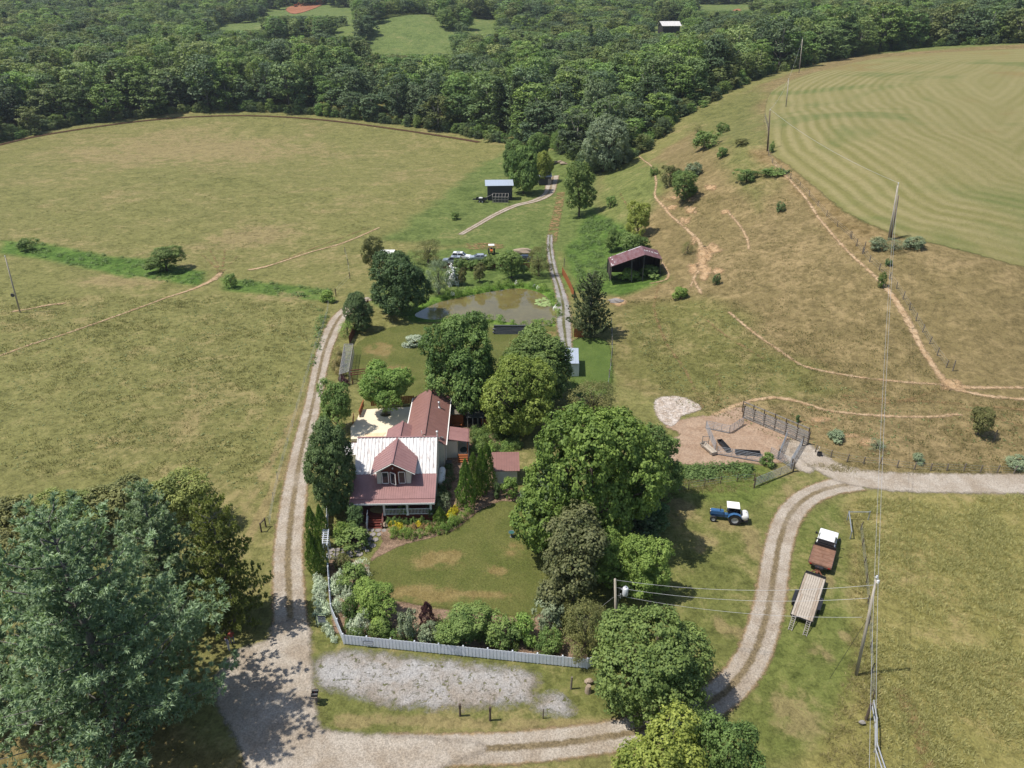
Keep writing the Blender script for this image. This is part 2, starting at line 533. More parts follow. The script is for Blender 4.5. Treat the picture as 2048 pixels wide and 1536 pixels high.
def grid_mesh(name, X, Y, Zv, faces, attrs):
    me = bpy.data.meshes.new(name)
    co = np.stack([X, Y, Zv], 1).astype(np.float32)
    me.vertices.add(len(co)); me.vertices.foreach_set('co', co.ravel())
    F = np.asarray(faces, np.int32)
    me.loops.add(F.size); me.loops.foreach_set('vertex_index', F.ravel())
    me.polygons.add(len(F))
    me.polygons.foreach_set('loop_start', np.arange(0, F.size, F.shape[1], dtype=np.int32))
    me.polygons.foreach_set('loop_total', np.full(len(F), F.shape[1], np.int32))
    me.polygons.foreach_set('use_smooth', np.ones(len(F), bool))
    me.update(calc_edges=True)
    col, dry = zone(X, Y)
    a = me.attributes.new('base', 'FLOAT_COLOR', 'POINT')
    a.data.foreach_set('color', np.concatenate([col, np.ones((len(co), 1))], 1).astype(np.float32).ravel())
    a = me.attributes.new('dry', 'FLOAT', 'POINT'); a.data.foreach_set('value', dry.astype(np.float32))
    for k, v in attrs.items():
        a = me.attributes.new(k, 'FLOAT', 'POINT'); a.data.foreach_set('value', np.asarray(v, np.float32))
    return me
# one sheet fanning out from below the camera to the far hills
NA, NR = 600, 620
ang = np.linspace(rad(-64), rad(64), NA)
rr = np.concatenate([np.geomspace(9, 30, 24)[:-1], np.geomspace(30, 460, 500)[:-1], np.geomspace(460, 3400, NR - 522)])
AA, RR = np.meshgrid(ang, rr, indexing='ij')
gx, gy = (RR * np.sin(AA)).ravel(), (RR * np.cos(AA)).ravel()
nr = len(rr)
ii, jj = np.meshgrid(np.arange(NA - 1), np.arange(nr - 1), indexing='ij')
b0 = (ii * nr + jj).ravel()
gf = np.stack([b0, b0 + nr, b0 + nr + 1, b0 + 1], 1)
ghz = tz(gx, gy)
me = grid_mesh('ground', gx, gy, ghz, gf[:, ::-1], {})
tag(link('ground', me, None, ground_mat('pasture_grass')), kind='structure')

def hover(x, y): return 0.025 + 0.0004 * np.hypot(x, y)
def dip(h, e, pad): return h * sstep(-pad, -pad * .35, e) - .05 * (1 - sstep(-pad, -pad * .5, e))
def sheet(name, poly, m, res=0.35, pad=1.2, extra=0.0, Zc=None, kind='structure'):
    p = np.array(poly)
    xs = np.arange(p[:, 0].min() - pad, p[:, 0].max() + pad + res, res)
    ys = np.arange(p[:, 1].min() - pad, p[:, 1].max() + pad + res, res)
    X, Y = np.meshgrid(xs, ys, indexing='ij')
    x, y = X.ravel(), Y.ravel()
    sd = sdist(x, y, poly)
    ny = len(ys)
    i, j = np.meshgrid(np.arange(len(xs) - 1), np.arange(ny - 1), indexing='ij')
    b = (i * ny + j).ravel()
    F = np.stack([b, b + ny, b + ny + 1, b + 1], 1)
    F = F[(sd[F] > -pad - res).all(1)]
    used = np.unique(F)
    re = np.full(len(x), -1); re[used] = np.arange(len(used))
    x, y, sd = x[used], y[used], sd[used]
    z = tz(x, y) + dip(hover(x, y) + extra, sd, pad) if Zc is None else np.full(len(x), Zc)
    me = grid_mesh(name, x, y, z, re[F], {'edge': sd})
    return tag(link(name, me, None, m), kind=kind)
def ribbon(name, pts, width, m, step=0.7, nu=9, extra=0.0, pad=1.0):
    """pts world centre line; width a number or one number per point"""
    w = width if isinstance(width, (list, tuple)) else [width] * len(pts)
    c = smooth([(p[0], p[1]) for p in pts], 10)
    ww = np.interp(np.linspace(0, len(pts) - 1, len(c)), np.arange(len(pts)), w)
    c = np.array(c)
    L = np.concatenate([[0], np.cumsum(np.hypot(*np.diff(c, axis=0).T))])
    n = max(4, int(L[-1] / step))
    s = np.linspace(0, L[-1], n)
    cx, cy, hw = np.interp(s, L, c[:, 0]), np.interp(s, L, c[:, 1]), np.interp(s, L, ww) / 2
    tx, ty = np.gradient(cx), np.gradient(cy)
    q = np.hypot(tx, ty) + 1e-9
    nx, ny_ = -ty / q, tx / q
    u = np.linspace(-1, 1, nu)
    X = cx[:, None] + nx[:, None] * u * (hw[:, None] + pad)
    Y = cy[:, None] + ny_[:, None] * u * (hw[:, None] + pad)
    U = u[None] * (hw[:, None] + pad)
    E = np.minimum(hw[:, None] - np.abs(U), (np.minimum(s, L[-1] - s) * 1.0 - 0.2)[:, None])
    i, j = np.meshgrid(np.arange(n - 1), np.arange(nu - 1), indexing='ij')
    b = (i * nu + j).ravel()
    F = np.stack([b, b + 1, b + nu + 1, b + nu], 1)[:, ::-1]
    x, y = X.ravel(), Y.ravel()
    me = grid_mesh(name, x, y, tz(x, y) + dip(hover(x, y) + extra, E.ravel(), pad), F, {'edge': E.ravel(), 'u': (U / hw[:, None]).ravel()})
    return tag(link(name, me, None, m), kind='structure')

G1, G2 = S(216,204,188), S(190,174,154)
GB1, GB2 = S(172,172,172), S(150,148,145)
M_lane = ground_mat('gravel_two_track', cov_gravel(G1, G2, True), .25, .35)
M_grav = ground_mat('gravel_fresh', cov_gravel(G1, G2), .4, .4)
M_bluegrav = ground_mat('gravel_blue', cov_gravel(S(196,192,188), S(168,162,154), True, S(128,126,82)), .35, .7, 1.0)
M_pad = ground_mat('gravel_weedy', cov_plain(S(204,201,198), S(184,172,158), .3, 8, .35, (1.8, .32, .47)), .8, .9, .8)
M_dirt = ground_mat('bare_soil', cov_plain(S(218,182,140), S(192,154,114), .8, 5, .25), .22, .35)
M_scar = ground_mat('eroded_soil', cov_plain(S(226,192,150), S(196,160,118), .9, 5, .3, (.7, .30, .50)), .5, .8, .5)
M_pale = ground_mat('pale_soil', cov_plain(S(228,198,160), S(202,168,128), .8, 5, .25, (.45, .27, .47)), .28, .45, 1.3)
M_thin = ground_mat('worn_grass', cov_plain(S(186,156,112), S(160,134,92), .8, 5, .25, (.6, .40, .62)), .3, .4, 1.3)
M_pad2 = ground_mat('paddock_soil', cov_plain(S(208,180,154), S(186,156,130), .5, 4, .2), .3, .5)
M_rock = ground_mat('chalky_rubble', cov_plain(S(240,228,216), S(200,180,160), .9, 4, .4), .25, .4)
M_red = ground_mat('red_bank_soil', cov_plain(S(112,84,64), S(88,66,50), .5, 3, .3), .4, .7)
M_redclay = ground_mat('red_clay', cov_plain(S(196,138,104), S(170,112,84), .1, 1, .25), 1, 1.5, .4)
def _lawn():
    def f(t, pos):
        c = tone(t, pos, S(126,128,72), S(108,116,60), .25, 5, .25)
        n = noise(t, pos, 1.4, 6, .75, .6)
        k = math_(t, 'ADD', attr(t, 'dry'), math_(t, 'MULTIPLY', math_(t, 'SUBTRACT', n, .5), 1.1))
        c = mix_(t, rng_(t, k, .55, 1.05, 0, .7), c, tone(t, pos, S(180,156,108), S(158,134,88), .7, 5, .25))
        return c, None
    return f
M_lawn = ground_mat('mown_lawn', _lawn(), .25, .3)
M_lawnpatch = ground_mat('scorched_grass', cov_plain(S(178,150,92), S(150,134,76), .6, 5, .3, (.55, .40, .66)), 1.0, 1.3, .7)
M_lawng = ground_mat('green_lawn', cov_plain(S(114,134,68), S(100,122,60), .3, 5, .2), .3, .4)
M_mulch = ground_mat('bark_mulch', cov_plain(S(182,154,130), S(140,116,96), .8, 6, .4), .15, .25)

def _hay():
    def f(t, pos):
        e = attr(t, 'edge')
        n = noise(t, pos, .022, 2, .4)
        n2 = noise(t, pos, .4, 5, .7)
        w = math_(t, 'ADD', e, math_(t, 'ADD', math_(t, 'MULTIPLY', n, 8.0), math_(t, 'MULTIPLY', n2, 1.1)))
        s = math_(t, 'SINE', math_(t, 'MULTIPLY', w, 2 * PI / 3.3))
        s2 = math_(t, 'SINE', math_(t, 'MULTIPLY', w, 2 * PI / 11.7))
        sm = math_(t, 'ADD', math_(t, 'MULTIPLY', math_(t, 'MULTIPLY', s, math_(t, 'MULTIPLY', rng_(t, noise(t, pos, .03, 3, .6), .35, .65, .18, .52), rng_(t, e, 12, 75, 1.0, .35))), 1.0), math_(t, 'MULTIPLY', s2, .14))
        big = noise(t, pos, .022, 4, .6, .8)
        fine = noise(t, pos, 1.5, 5, .7)
        k = math_(t, 'ADD', math_(t, 'ADD', .5, sm), math_(t, 'MULTIPLY', math_(t, 'SUBTRACT', n2, .5), .9), True)
        c = mix_(t, k, S(146,142,88), S(172,162,114))
        c = mix_(t, rng_(t, big, .52, .68, 0, .75), c, mix_(t, k, S(116,130,74), S(142,144,90)))
        c = mix_(t, rng_(t, big, .30, .44, .5, 0), c, S(156,134,86))
        v = math_(t, 'ADD', .7, math_(t, 'MULTIPLY', fine, .6))
        cc = nd(t, 'CombineColor')
        for i in range(3): t.links.new(v, cc.inputs[i])
        return mix_(t, 1.0, c, cc.outputs[0], 'MULTIPLY'), None
    return f
M_hay = ground_mat('mown_hay', _hay(), .6, .6, .5)
hay = smooth(W([(1540,300),(1530,250),(1534,200),(1560,172),(1630,145),(1740,120),(1850,108),(2048,98),(2420,90),(2600,480),(2300,600),(2048,536),(1940,506),(1850,484),(1790,470),(1700,430),(1630,375),(1575,330)]), 4, True)
sheet('hay_field', hay, M_hay, 1.6, 3)

# lanes, roads and yards of gravel
rows = [(1290,548,622),(1200,546,611),(1100,547,606),(1000,561,613),(950,571,618),(900,583,625),(850,597,634),(800,611,644),(750,621,653),(700,633,665),(665,645,680),(638,661,694),(618,678,714),(604,700,735),(597,725,760)]
lp = [(at(a, y) + at(b, y)) / 2 for y, a, b in rows]
lw = [(at(a, y) - at(b, y)).length for y, a, b in rows]
lw[-3:] = [2.8, 2.6, 2.4]
ribbon('driveway', lp, lw, M_lane, .5, 17)
junction = smooth(W([(548,1250),(612,1245),(622,1320),(630,1400),(640,1452),(700,1468),(790,1472),(900,1480),(965,1490),(960,1508),(880,1540),(780,1650),(600,1680),(510,1580),(478,1490),(440,1420),(434,1360),(470,1306),(535,1280)]), 4, True)
sheet('gravel_junction', junction, M_grav, .3, 2.0, .012)
rd = W([(760,1500),(880,1500),(1000,1497),(1120,1487),(1240,1470),(1330,1448),(1400,1418),(1460,1375),(1502,1320),(1525,1260),(1540,1200),(1549,1140),(1560,1080),(1580,1030),(1612,997),(1660,976),(1720,966)])
ribbon('gravel_lane', rd, 3.1, M_lane, .5, 13, .004)
ribbon('farm_road', W([(1596,893),(1640,926),(1690,950),(1760,962),(1850,966),(2048,968),(2500,972)]), [3.2,3.6,4.0,4.0,4.0,4.0,4.0], M_grav, .6, 9, .02)
sheet('gravel_parking', smooth(W([(640,1318),(700,1305),(860,1322),(1055,1346),(1066,1380),(1050,1405),(900,1414),(780,1408),(700,1388),(640,1368),(628,1342)]), 4, True), M_pad, .3, 1.0)
sheet('gravel_patch', smooth(W([(1090,1395),(1110,1388),(1145,1418),(1120,1428),(1070,1416)]), 4, True), M_pad, .3, .8)
pl = W([(1100,470),(1100,500),(1107,540),(1118,575),(1126,610),(1127,640),(1130,670),(1134,700)])
ribbon('pond_lane', pl, [1.5,1.7,1.9,2.1,2.7,3.1,2.5,1.8], M_bluegrav, .6, 9, .05)
ribbon('grass_track', W([(1122,385),(1116,420),(1108,455),(1102,490)]), 2.6, M_thin, .7, 9)
ribbon('pond_path', W([(1127,642),(1100,648),(1060,652)]), 1.0, M_dirt, .5)
ribbon('shed_drive', W([(920,470),(955,450),(990,430),(1030,412),(1070,402),(1096,388),(1103,368),(1106,352)]), [1.6,1.8,2.0,2.4,3.0,3.6,4.0,4.5], M_lane, .7, 11)
sheet('parking_dirt', smooth(W([(930,488),(990,487),(1010,494),(985,499),(935,498)]), 4, True), M_thin, .5, 1)
# lawns, beds
lawn = smooth(W([(728,1155),(752,1112),(800,1090),(850,1078),(905,1060),(935,1040),(960,1022),(1000,1004),(1045,1003),(1085,1090),(1095,1190),(1085,1235),(980,1228),(870,1215),(800,1202),(750,1180)]), 5, True)
sheet('front_lawn', lawn, M_lawn, .3, .8)
sheet('back_lawn', smooth(W([(690,750),(704,700),(745,668),(800,652),(870,645),(980,655),(1120,655),(1130,700),(1000,780),(850,800),(760,770)]), 4, True), M_lawn, .4, 1)
sheet('side_lawn', smooth(W([(1140,690),(1180,676),(1218,690),(1220,775),(1160,790)]), 4, True), M_lawng, .4, 1)
bed1 = smooth(W([(690,1085),(700,1040),(770,1058),(880,1030),(905,960),(990,960),(1040,985),(1035,1003),(1000,1003),(960,1021),(935,1040),(905,1062),(850,1079),(800,1092),(762,1112),(740,1120),(765,1085),(752,1060),(735,1062),(720,1100)]), 3, True)
sheet('mulch_bed', bed1, M_mulch, .25, .6, .006)
sheet('mulch_bed', smooth(W([(800,1204),(870,1218),(980,1231),(1070,1236),(1090,1200),(1082,1180),(1100,1230),(1180,1330),(1000,1300),(700,1275),(665,1230),(660,1120),(735,1130),(735,1165),(770,1195)]), 3, True), M_mulch, .3, .6, .006)
sheet('yard_soil', smooth(W([(885,820),(960,820),(1000,870),(985,960),(940,1000),(890,990),(880,900)]), 3, True), M_mulch, .3, .6)
# paddock
sheet('paddock_dirt', smooth(W([(1385,835),(1430,830),(1480,815),(1560,845),(1605,880),(1592,915),(1530,930),(1480,925),(1440,938),(1390,932),(1342,920),(1338,885),(1360,868),(1330,850)]), 4, True), M_pad2, .3, 1)
sheet('rubble_patch', smooth(W([(1312,800),(1345,793),(1378,800),(1402,818),(1365,832),(1350,850),(1333,850),(1312,830)]), 4, True), M_rock, .3, .8, .01)
sheet('gravel_apron', smooth(W([(1560,895),(1590,880),(1625,905),(1625,945),(1590,935)]), 4, True), M_grav, .3, .8, .008)
# cattle paths
def path(pts, w, m=M_pale, **k): return ribbon('cattle_path', W(pts), [q * .5 for q in w] if isinstance(w, list) else w * .55, m, .6, 9, pad=.7, **k)
path([(-60,730),(0,712),(60,690),(140,665),(240,630),(330,597),(390,577),(430,558)], [.7,.8,.8,.9,.9,1.0,1.6,2.6])
path([(425,562),(436,552),(442,545)], [3.0,2.6,1.6])
path([(495,541),(530,534),(560,525),(620,505),(690,485),(760,455)], [2.2,1.8,1.2,1.2,1.2,1.0])
path([(560,522),(640,492),(700,470),(745,452)], .7, M_thin)
for e in ((402,508), (420,500), (450,498), (475,512)): path([(441,547), ((441 + e[0]) / 2 + 2, (547 + e[1]) / 2), e], [1.0, .6, .5], M_thin)
path([(22,624),(60,618),(100,610),(132,607)], [1.6,1.0,1.2,2.4])
path([(1278,312),(1300,330),(1312,362),(1310,392),(1328,415),(1345,435),(1372,458),(1398,485),(1405,510),(1398,540),(1388,558),(1404,590)], [.7,.8,.9,1.0,1.2,1.1,1.2,1.6,2.4,1.3,1.0,.8])
path([(1390,555),(1380,575)], .7)
path([(1310,392),(1345,402),(1365,408)], .6, M_thin)
path([(1548,328),(1590,372),(1615,402),(1640,440),(1690,498),(1730,535)], .8)
path([(1730,535),(1762,565),(1790,600),(1820,650),(1840,690),(1865,730),(1890,765),(1912,778)], [1.0,1.4,1.8,2.2,1.8,1.6,2.0,3.2])
path([(1905,774),(1960,776),(2060,776),(2200,778)], [2.0,1.2,.9,.8])
path([(1900,775),(1960,790),(2060,800),(2200,805)], [2.0,1.1,1.0,.8])
path([(1900,772),(1830,796),(1770,806),(1680,798)], [1.4,.9,.8,.6], M_thin)
path([(1455,622),(1500,660),(1560,702),(1610,733),(1700,752),(1800,764),(1895,770)], .7, M_pale)
path([(1425,832),(1470,812),(1510,800),(1555,796),(1605,806),(1660,822),(1750,831),(1850,834),(1925,828)], [1.6,1.4,1.3,1.5,.9,.9,.9,.9,.8])
path([(1915,815),(1980,832),(2060,858)], .7, M_thin)
path([(1680,790),(1780,800),(1900,806),(2060,822)], .8, M_thin)
path([(1322,562),(1308,612),(1330,680),(1372,745),(1396,795),(1408,822)], .7, M_thin)
path([(1400,630),(1450,670),(1530,720)], .5, M_thin)
path([(1432,810),(1440,775),(1430,740)], .5, M_thin)
path([(1452,420),(1478,450),(1494,478),(1497,500)], .7)
path([(1322,524),(1336,545),(1331,560),(1296,568)], .8)
path([(1580,832),(1640,855),(1690,870),(1740,890)], [.8,1.0,.9,.7], M_thin)
path([(1240,385),(1246,400),(1260,415)], .5, M_thin)
for x, y, rx, ry in [(1424,498,17,9),(1402,518,9,17),(1409,546,10,13),(1384,538,8,9),(1412,508,9,10),(1422,376,13,4),(1383,400,8,4),(1437,541,9,6),(1374,442,5,6),(1640,840,16,4),(1450,425,6,3),(1240,605,10,8),(1905,770,22,8),(1380,420,9,4),(1365,440,5,5),(1345,415,8,4),(1390,425,4,3),(1735,885,14,4),(1700,872,12,3),(1385,480,4,8),(1350,395,6,3)]:
    sheet('dirt_patch', smooth(W([(x + rx * math.cos(a) * random.uniform(.7, 1.7), y + ry * math.sin(a) * random.uniform(.7, 1.7)) for a in np.linspace(0, 2 * PI, 9)[:-1]]), 4, True), M_scar, .3, 1.6, .01)
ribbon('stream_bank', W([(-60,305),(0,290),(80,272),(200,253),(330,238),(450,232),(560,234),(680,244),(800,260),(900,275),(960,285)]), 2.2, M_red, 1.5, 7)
sheet('clay_cut', smooth(W([(572,18),(600,8),(640,2),(648,8),(610,24),(585,28)]), 4, True), M_redclay, 2.5, 4)
sheet('clay_cut', smooth(W([(1462,24),(1478,18),(1486,30),(1466,36)]), 4, True), M_redclay, 2.0, 3)
ribbon('meadow_track', W([(1790,1370),(1820,1420),(1845,1480),(1860,1560)]), 1.2, M_thin, .5, 7)
# pond
mw = bpy.data.materials.new('muddy_water'); mw.use_nodes = True
t_ = mw.node_tree; b_ = t_.nodes['Principled BSDF']
pos_ = nd(t_, 'NewGeometry').outputs['Position']
t_.links.new(tone(t_, pos_, S(126,116,72,.75), S(112,102,62,.75), .15, 1.0, .08), b_.inputs['Base Color'])
b_.inputs['Roughness'].default_value = .01
b_.inputs['Specular IOR Level'].default_value = .9
bp_ = nd(t_, 'Bump'); bp_.inputs['Strength'].default_value = .012; bp_.inputs['Distance'].default_value = .05
t_.links.new(noise(t_, pos_, 2.5, 3, .5), bp_.inputs['Height']); t_.links.new(bp_.outputs[0], b_.inputs['Normal'])
WATER_Z = gz(*W([(1010,605)])[0]) + .72
sheet('pond', POND, mw, .5, 1.5, 0, WATER_Z)
# ------------------------------------------------------------------ vegetation
KL = 2.6
def leaf_mat(name, c1, c2, trans=0.28, rough=0.6, hue=0.01, val=0.25):
    c1, c2 = tuple(min(.8, q * KL) for q in c1), tuple(min(.85, q * KL) for q in c2)
    m = bpy.data.materials.new(name)
    m.use_nodes = True
    t = m.node_tree
    b = t.nodes['Principled BSDF']
    out = t.nodes['Material Output']
    b.inputs['Roughness'].default_value = rough
    b.inputs['Specular IOR Level'].default_value = 0.22
    c = mix_(t, attr(t, 'tint'), c1, c2)
    oi = nd(t, 'ObjectInfo')
    hs = nd(t, 'HueSaturation')
    t.links.new(c, hs.inputs['Color'])
    t.links.new(rng_(t, oi.outputs['Random'], 0, 1, .5 - hue, .5 + hue, False), hs.inputs['Hue'])
    r2 = math_(t, 'FRACT', math_(t, 'MULTIPLY', oi.outputs['Random'], 17.3))
    t.links.new(rng_(t, r2, 0, 1, 1 - val, 1 + val, False), hs.inputs['Value'])
    t.links.new(hs.outputs[0], b.inputs['Base Color'])
    tr = nd(t, 'BsdfTranslucent')
    t.links.new(mix_(t, 1.0, hs.outputs[0], (1.2, 1.3, .7), 'MULTIPLY'), tr.inputs[0])
    ms = nd(t, 'MixShader'); ms.inputs[0].default_value = trans
    t.links.new(b.outputs[0], ms.inputs[1]); t.links.new(tr.outputs[0], ms.inputs[2])
    t.links.new(ms.outputs[0], out.inputs[0])
    return m
L_maple = leaf_mat('leaf_bright', (.032,.054,.012), (.112,.152,.034), .3, hue=.005, val=.06)
L_green = leaf_mat('leaf_green', (.028,.050,.014), (.098,.132,.038), .28, val=.15)
L_yel = leaf_mat('leaf_yellowish', (.044,.062,.012), (.140,.158,.036), .3, val=.1)
L_dark = leaf_mat('leaf_dark', (.018,.034,.012), (.062,.090,.034), .2, val=.15)
L_olive = leaf_mat('leaf_olive', (.034,.040,.014), (.105,.105,.038), .22, val=.12)
L_bronze = leaf_mat('leaf_bronze', (.026,.032,.012), (.082,.082,.036), .2, val=.1)
L_grey = leaf_mat('leaf_greygreen', (.045,.062,.036), (.135,.155,.092), .25, val=.12)
L_silver = leaf_mat('leaf_silver', (.10,.125,.085), (.30,.33,.25), .2)
L_lime = leaf_mat('leaf_lime', (.046,.078,.018), (.130,.175,.044), .32, val=.12)
L_pine = leaf_mat('needles_blue', (.042,.066,.034), (.178,.226,.138), .28, val=.06)
L_cedar = leaf_mat('needles_dark', (.024,.038,.017), (.080,.095,.045), .2, val=.1)
L_hem = leaf_mat('needles_olive', (.040,.054,.015), (.145,.155,.048), .3, val=.08)
L_thuja = leaf_mat('needles_bright', (.032,.060,.012), (.100,.140,.030), .15, val=.12)
L_for = [leaf_mat('leaf_wood_a', (0.025,0.041,0.014), (0.089,0.114,0.037), .25, hue=.028, val=.36),
         leaf_mat('leaf_wood_b', (0.034,0.050,0.019), (0.108,0.130,0.048), .25, hue=.028, val=.34),
         leaf_mat('leaf_wood_c', (0.030,0.054,0.015), (0.108,0.146,0.041), .28, hue=.015, val=.25),
         leaf_mat('leaf_wood_d', (0.018,0.032,0.015), (0.063,0.084,0.039), .2, hue=.015, val=.25)]
F_yellow = leaf_mat('petals_yellow', (.16,.15,.012), (.33,.27,.02), .25)
F_white = leaf_mat('petals_white', (.55,.58,.50), (.80,.82,.74), .2)
F_rust = leaf_mat('petals_rust', (.085,.060,.026), (.17,.115,.05), .2)
F_purple = leaf_mat('foliage_purple', (.030,.016,.020), (.085,.040,.042), .2)
M_bark = mat('bark', (.10,.080,.060), .9, var=.4, scale=8, bump=.6, stretch=(1, 1, .25))
M_barkg = mat('bark_grey', (.17,.16,.145), .9, var=.35, scale=8, bump=.6, stretch=(1, 1, .25))

def unit(v): return v / (np.linalg.norm(v, axis=-1, keepdims=True) + 1e-9)
def leaf_geo(pos, nrm, size, tint, aspect, r, along=None):
    n = len(pos)
    nrm = unit(nrm)
    a = unit(np.cross(nrm, r.normal(size=(n, 3)))) if along is None else unit(along)
    b = unit(np.cross(nrm, a))
    L = size[:, None] * .5; Wd = L / aspect
    drop = nrm * (size[:, None] * .10)
    v = np.stack([pos - a * L, pos + b * Wd + drop, pos + a * L, pos - b * Wd + drop], 1)
    return v.reshape(-1, 3), np.repeat(tint, 4)
def leaf_mesh(name, parts):
    V = np.concatenate([p[0] for p in parts]); T = np.concatenate([p[1] for p in parts])
    me = bpy.data.meshes.new(name)
    n = len(V)
    me.vertices.add(n); me.vertices.foreach_set('co', V.astype(np.float32).ravel())
    me.loops.add(n); me.loops.foreach_set('vertex_index', np.arange(n, dtype=np.int32))
    me.polygons.add(n // 4)
    me.polygons.foreach_set('loop_start', np.arange(0, n, 4, dtype=np.int32))
    me.polygons.foreach_set('loop_total', np.full(n // 4, 4, np.int32))
    me.update(calc_edges=True)
    a = me.attributes.new('tint', 'FLOAT', 'POINT'); a.data.foreach_set('value', np.clip(T, 0, 1).astype(np.float32))
    return me
def sphere_dirs(r, n, up=0.0):
    d = unit(r.normal(size=(n, 3)))
    if up: d[:, 2] = d[:, 2] + up; d = unit(d)
    return d
def decid(name, seed, R, H, zb, lobes, cl, per, leaf, rc, lob_r=.40, aspect=1.5, flat=.85, top=1.0, gap=.8):
    """broadleaf crown: boughs made of leaf clumps; returns (crown mesh, trunk mesh)"""
    r = np.random.default_rng(seed)
    h = H - zb
    C, RR_ = [], []
    for i in range(lobes):
        t = (i + .5) / lobes
        z = .12 + .72 * t * top
        prof = max(.05, 1 - ((z - .36) / .66) ** 2) ** .55
        a = i * 2.399 + r.normal() * .35
        f = (r.uniform(.45, .68) if r.random() > .2 else r.uniform(.05, .3))
        lr = R * lob_r * r.uniform(.62, 1.32)
        f *= 1 + .16 * math.sin(2 * a + seed) + .12 * math.sin(3 * a + 2.1 * seed)
        C.append((R * prof * f * math.cos(a), R * prof * f * math.sin(a), zb + h * z + r.normal() * .03 * h)); RR_.append(lr)
    C.append((0, 0, H - R * lob_r * .95)); RR_.append(R * lob_r)
    C = np.array(C); RR_ = np.array(RR_)
    parts = []
    for i in range(len(C)):
        d = sphere_dirs(r, cl, .22)
        sc = np.array([1, 1, flat])
        cp = C[i] + d * RR_[i] * sc * r.uniform(.72, 1.04, (cl, 1))
        keep = np.ones(cl, bool)
        for j in range(len(C)):
            if j != i: keep &= np.linalg.norm((cp - C[j]) / sc, axis=1) > RR_[j] * gap
        keep &= cp[:, 2] > zb * .75
        cp, d = cp[keep], d[keep]
        lt = r.uniform(-.2, .2)
        for c, dd in zip(cp, d):
            n = int(per * r.uniform(.6, 1.3))
            q = r.normal(size=(n, 3)); q = unit(q) * (r.random((n, 1)) ** .5)
            cr = rc * r.uniform(.75, 1.3)
            p = c + q * cr * np.array([1, 1, .75])
            nr_ = dd * .5 + q * .8 + np.array([0, 0, .55]) + r.normal(size=(n, 3)) * .36
            tint = .48 + lt + r.uniform(-.14, .14) + r.normal(size=n) * .16
            parts.append(leaf_geo(p, nr_, leaf * r.uniform(.7, 1.3, n), tint, aspect, r))
    crown = leaf_mesh(name + '_crown', parts)
    mb = MB()
    r0 = max(.05, R * .055)
    ft = zb + h * .55
    mb.tube([(0, 0, -.4), (0, 0, zb * .5), (R * .03, 0, zb + h * .2), (0, R * .03, ft)], [r0 * 1.35, r0, r0 * .75, r0 * .3], 8)
    for i in range(0, len(C), max(1, len(C) // 12)):
        s = Vector((0, 0, zb * .6 + (C[i][2] - zb) * .35))
        e = Vector(C[i])
        mb.tube([s, (s + e) / 2 + Vector((0, 0, .06 * R)), e], [r0 * .45, r0 * .3, r0 * .12], 5)
    return crown, mb.mesh(name + '_trunk', sm=True)
def pine(name, seed, R, H, z0, whorls, tufts, blades, L, Wd, power=.8, rise=.25, droop=0.0):
    r = np.random.default_rng(seed)
    parts = []
    mb = MB()
    r0 = H * .016
    mb.tube([(0, 0, -.4), (0, 0, H * .5), (0, 0, H * .97)], [r0 * 1.3, r0 * .8, r0 * .12], 8)
    for w in range(whorls):
        t = (w + r.uniform(-.3, .3)) / whorls
        z = z0 + (H - z0) * max(0, t)
        ln = R * (1 - max(0, t)) ** power * r.uniform(.8, 1.12) + .04 * R
        nb = 6 if t < .75 else 4
        a0 = r.uniform(0, 6.28)
        for k in range(nb):
            a = a0 + k * 2 * PI / nb + r.normal() * .22
            ll = ln * r.uniform(.72, 1.12)
            out = np.array([math.cos(a), math.sin(a), 0.0])
            sd = np.array([-math.sin(a), math.cos(a), 0.0])
            rs = rise + .5 * max(0, t)
            bp = lambda s: np.array([0, 0, z]) + out * ll * s + np.array([0, 0, 1.0]) * ll * (rs * s * s + .05 * s - droop * s * s)
            if w % 2 == 0: mb.tube([bp(0), bp(.5), bp(.9)], [r0 * .28, r0 * .18, r0 * .05], 4)
            bt = r.uniform(-.16, .16)
            nt = max(5, int(tufts * (ll / R) ** .85))
            for q in range(nt):
                s = 1 - .85 * (r.random() ** 1.15)
                wd = ll * .26 * (1.1 - s) + .03 * ll
                off = r.uniform(-1, 1)
                c = bp(s) + sd * off * wd + np.array([0, 0, r.normal() * .03 * ll])
                dr = unit(out * .8 + sd * off * .7 + np.array([0, 0, .55 - droop]) + r.normal(size=3) * .2)
                n = blades
                bd = unit(dr + r.normal(size=(n, 3)) * .55)
                nrm = out * .35 + r.normal(size=(n, 3)) * .4 + np.array([0, 0, 1.0])
                sz = L * r.uniform(.7, 1.25, n)
                tint = .45 + bt + r.uniform(-.14, .14) + r.normal(size=n) * .12 + .12 * (s - .5)
                parts.append(leaf_geo(c + bd * sz[:, None] * .45, nrm, sz, tint, L / Wd, r, bd))
    return leaf_mesh(name + '_crown', parts), mb.mesh(name + '_trunk', sm=True)
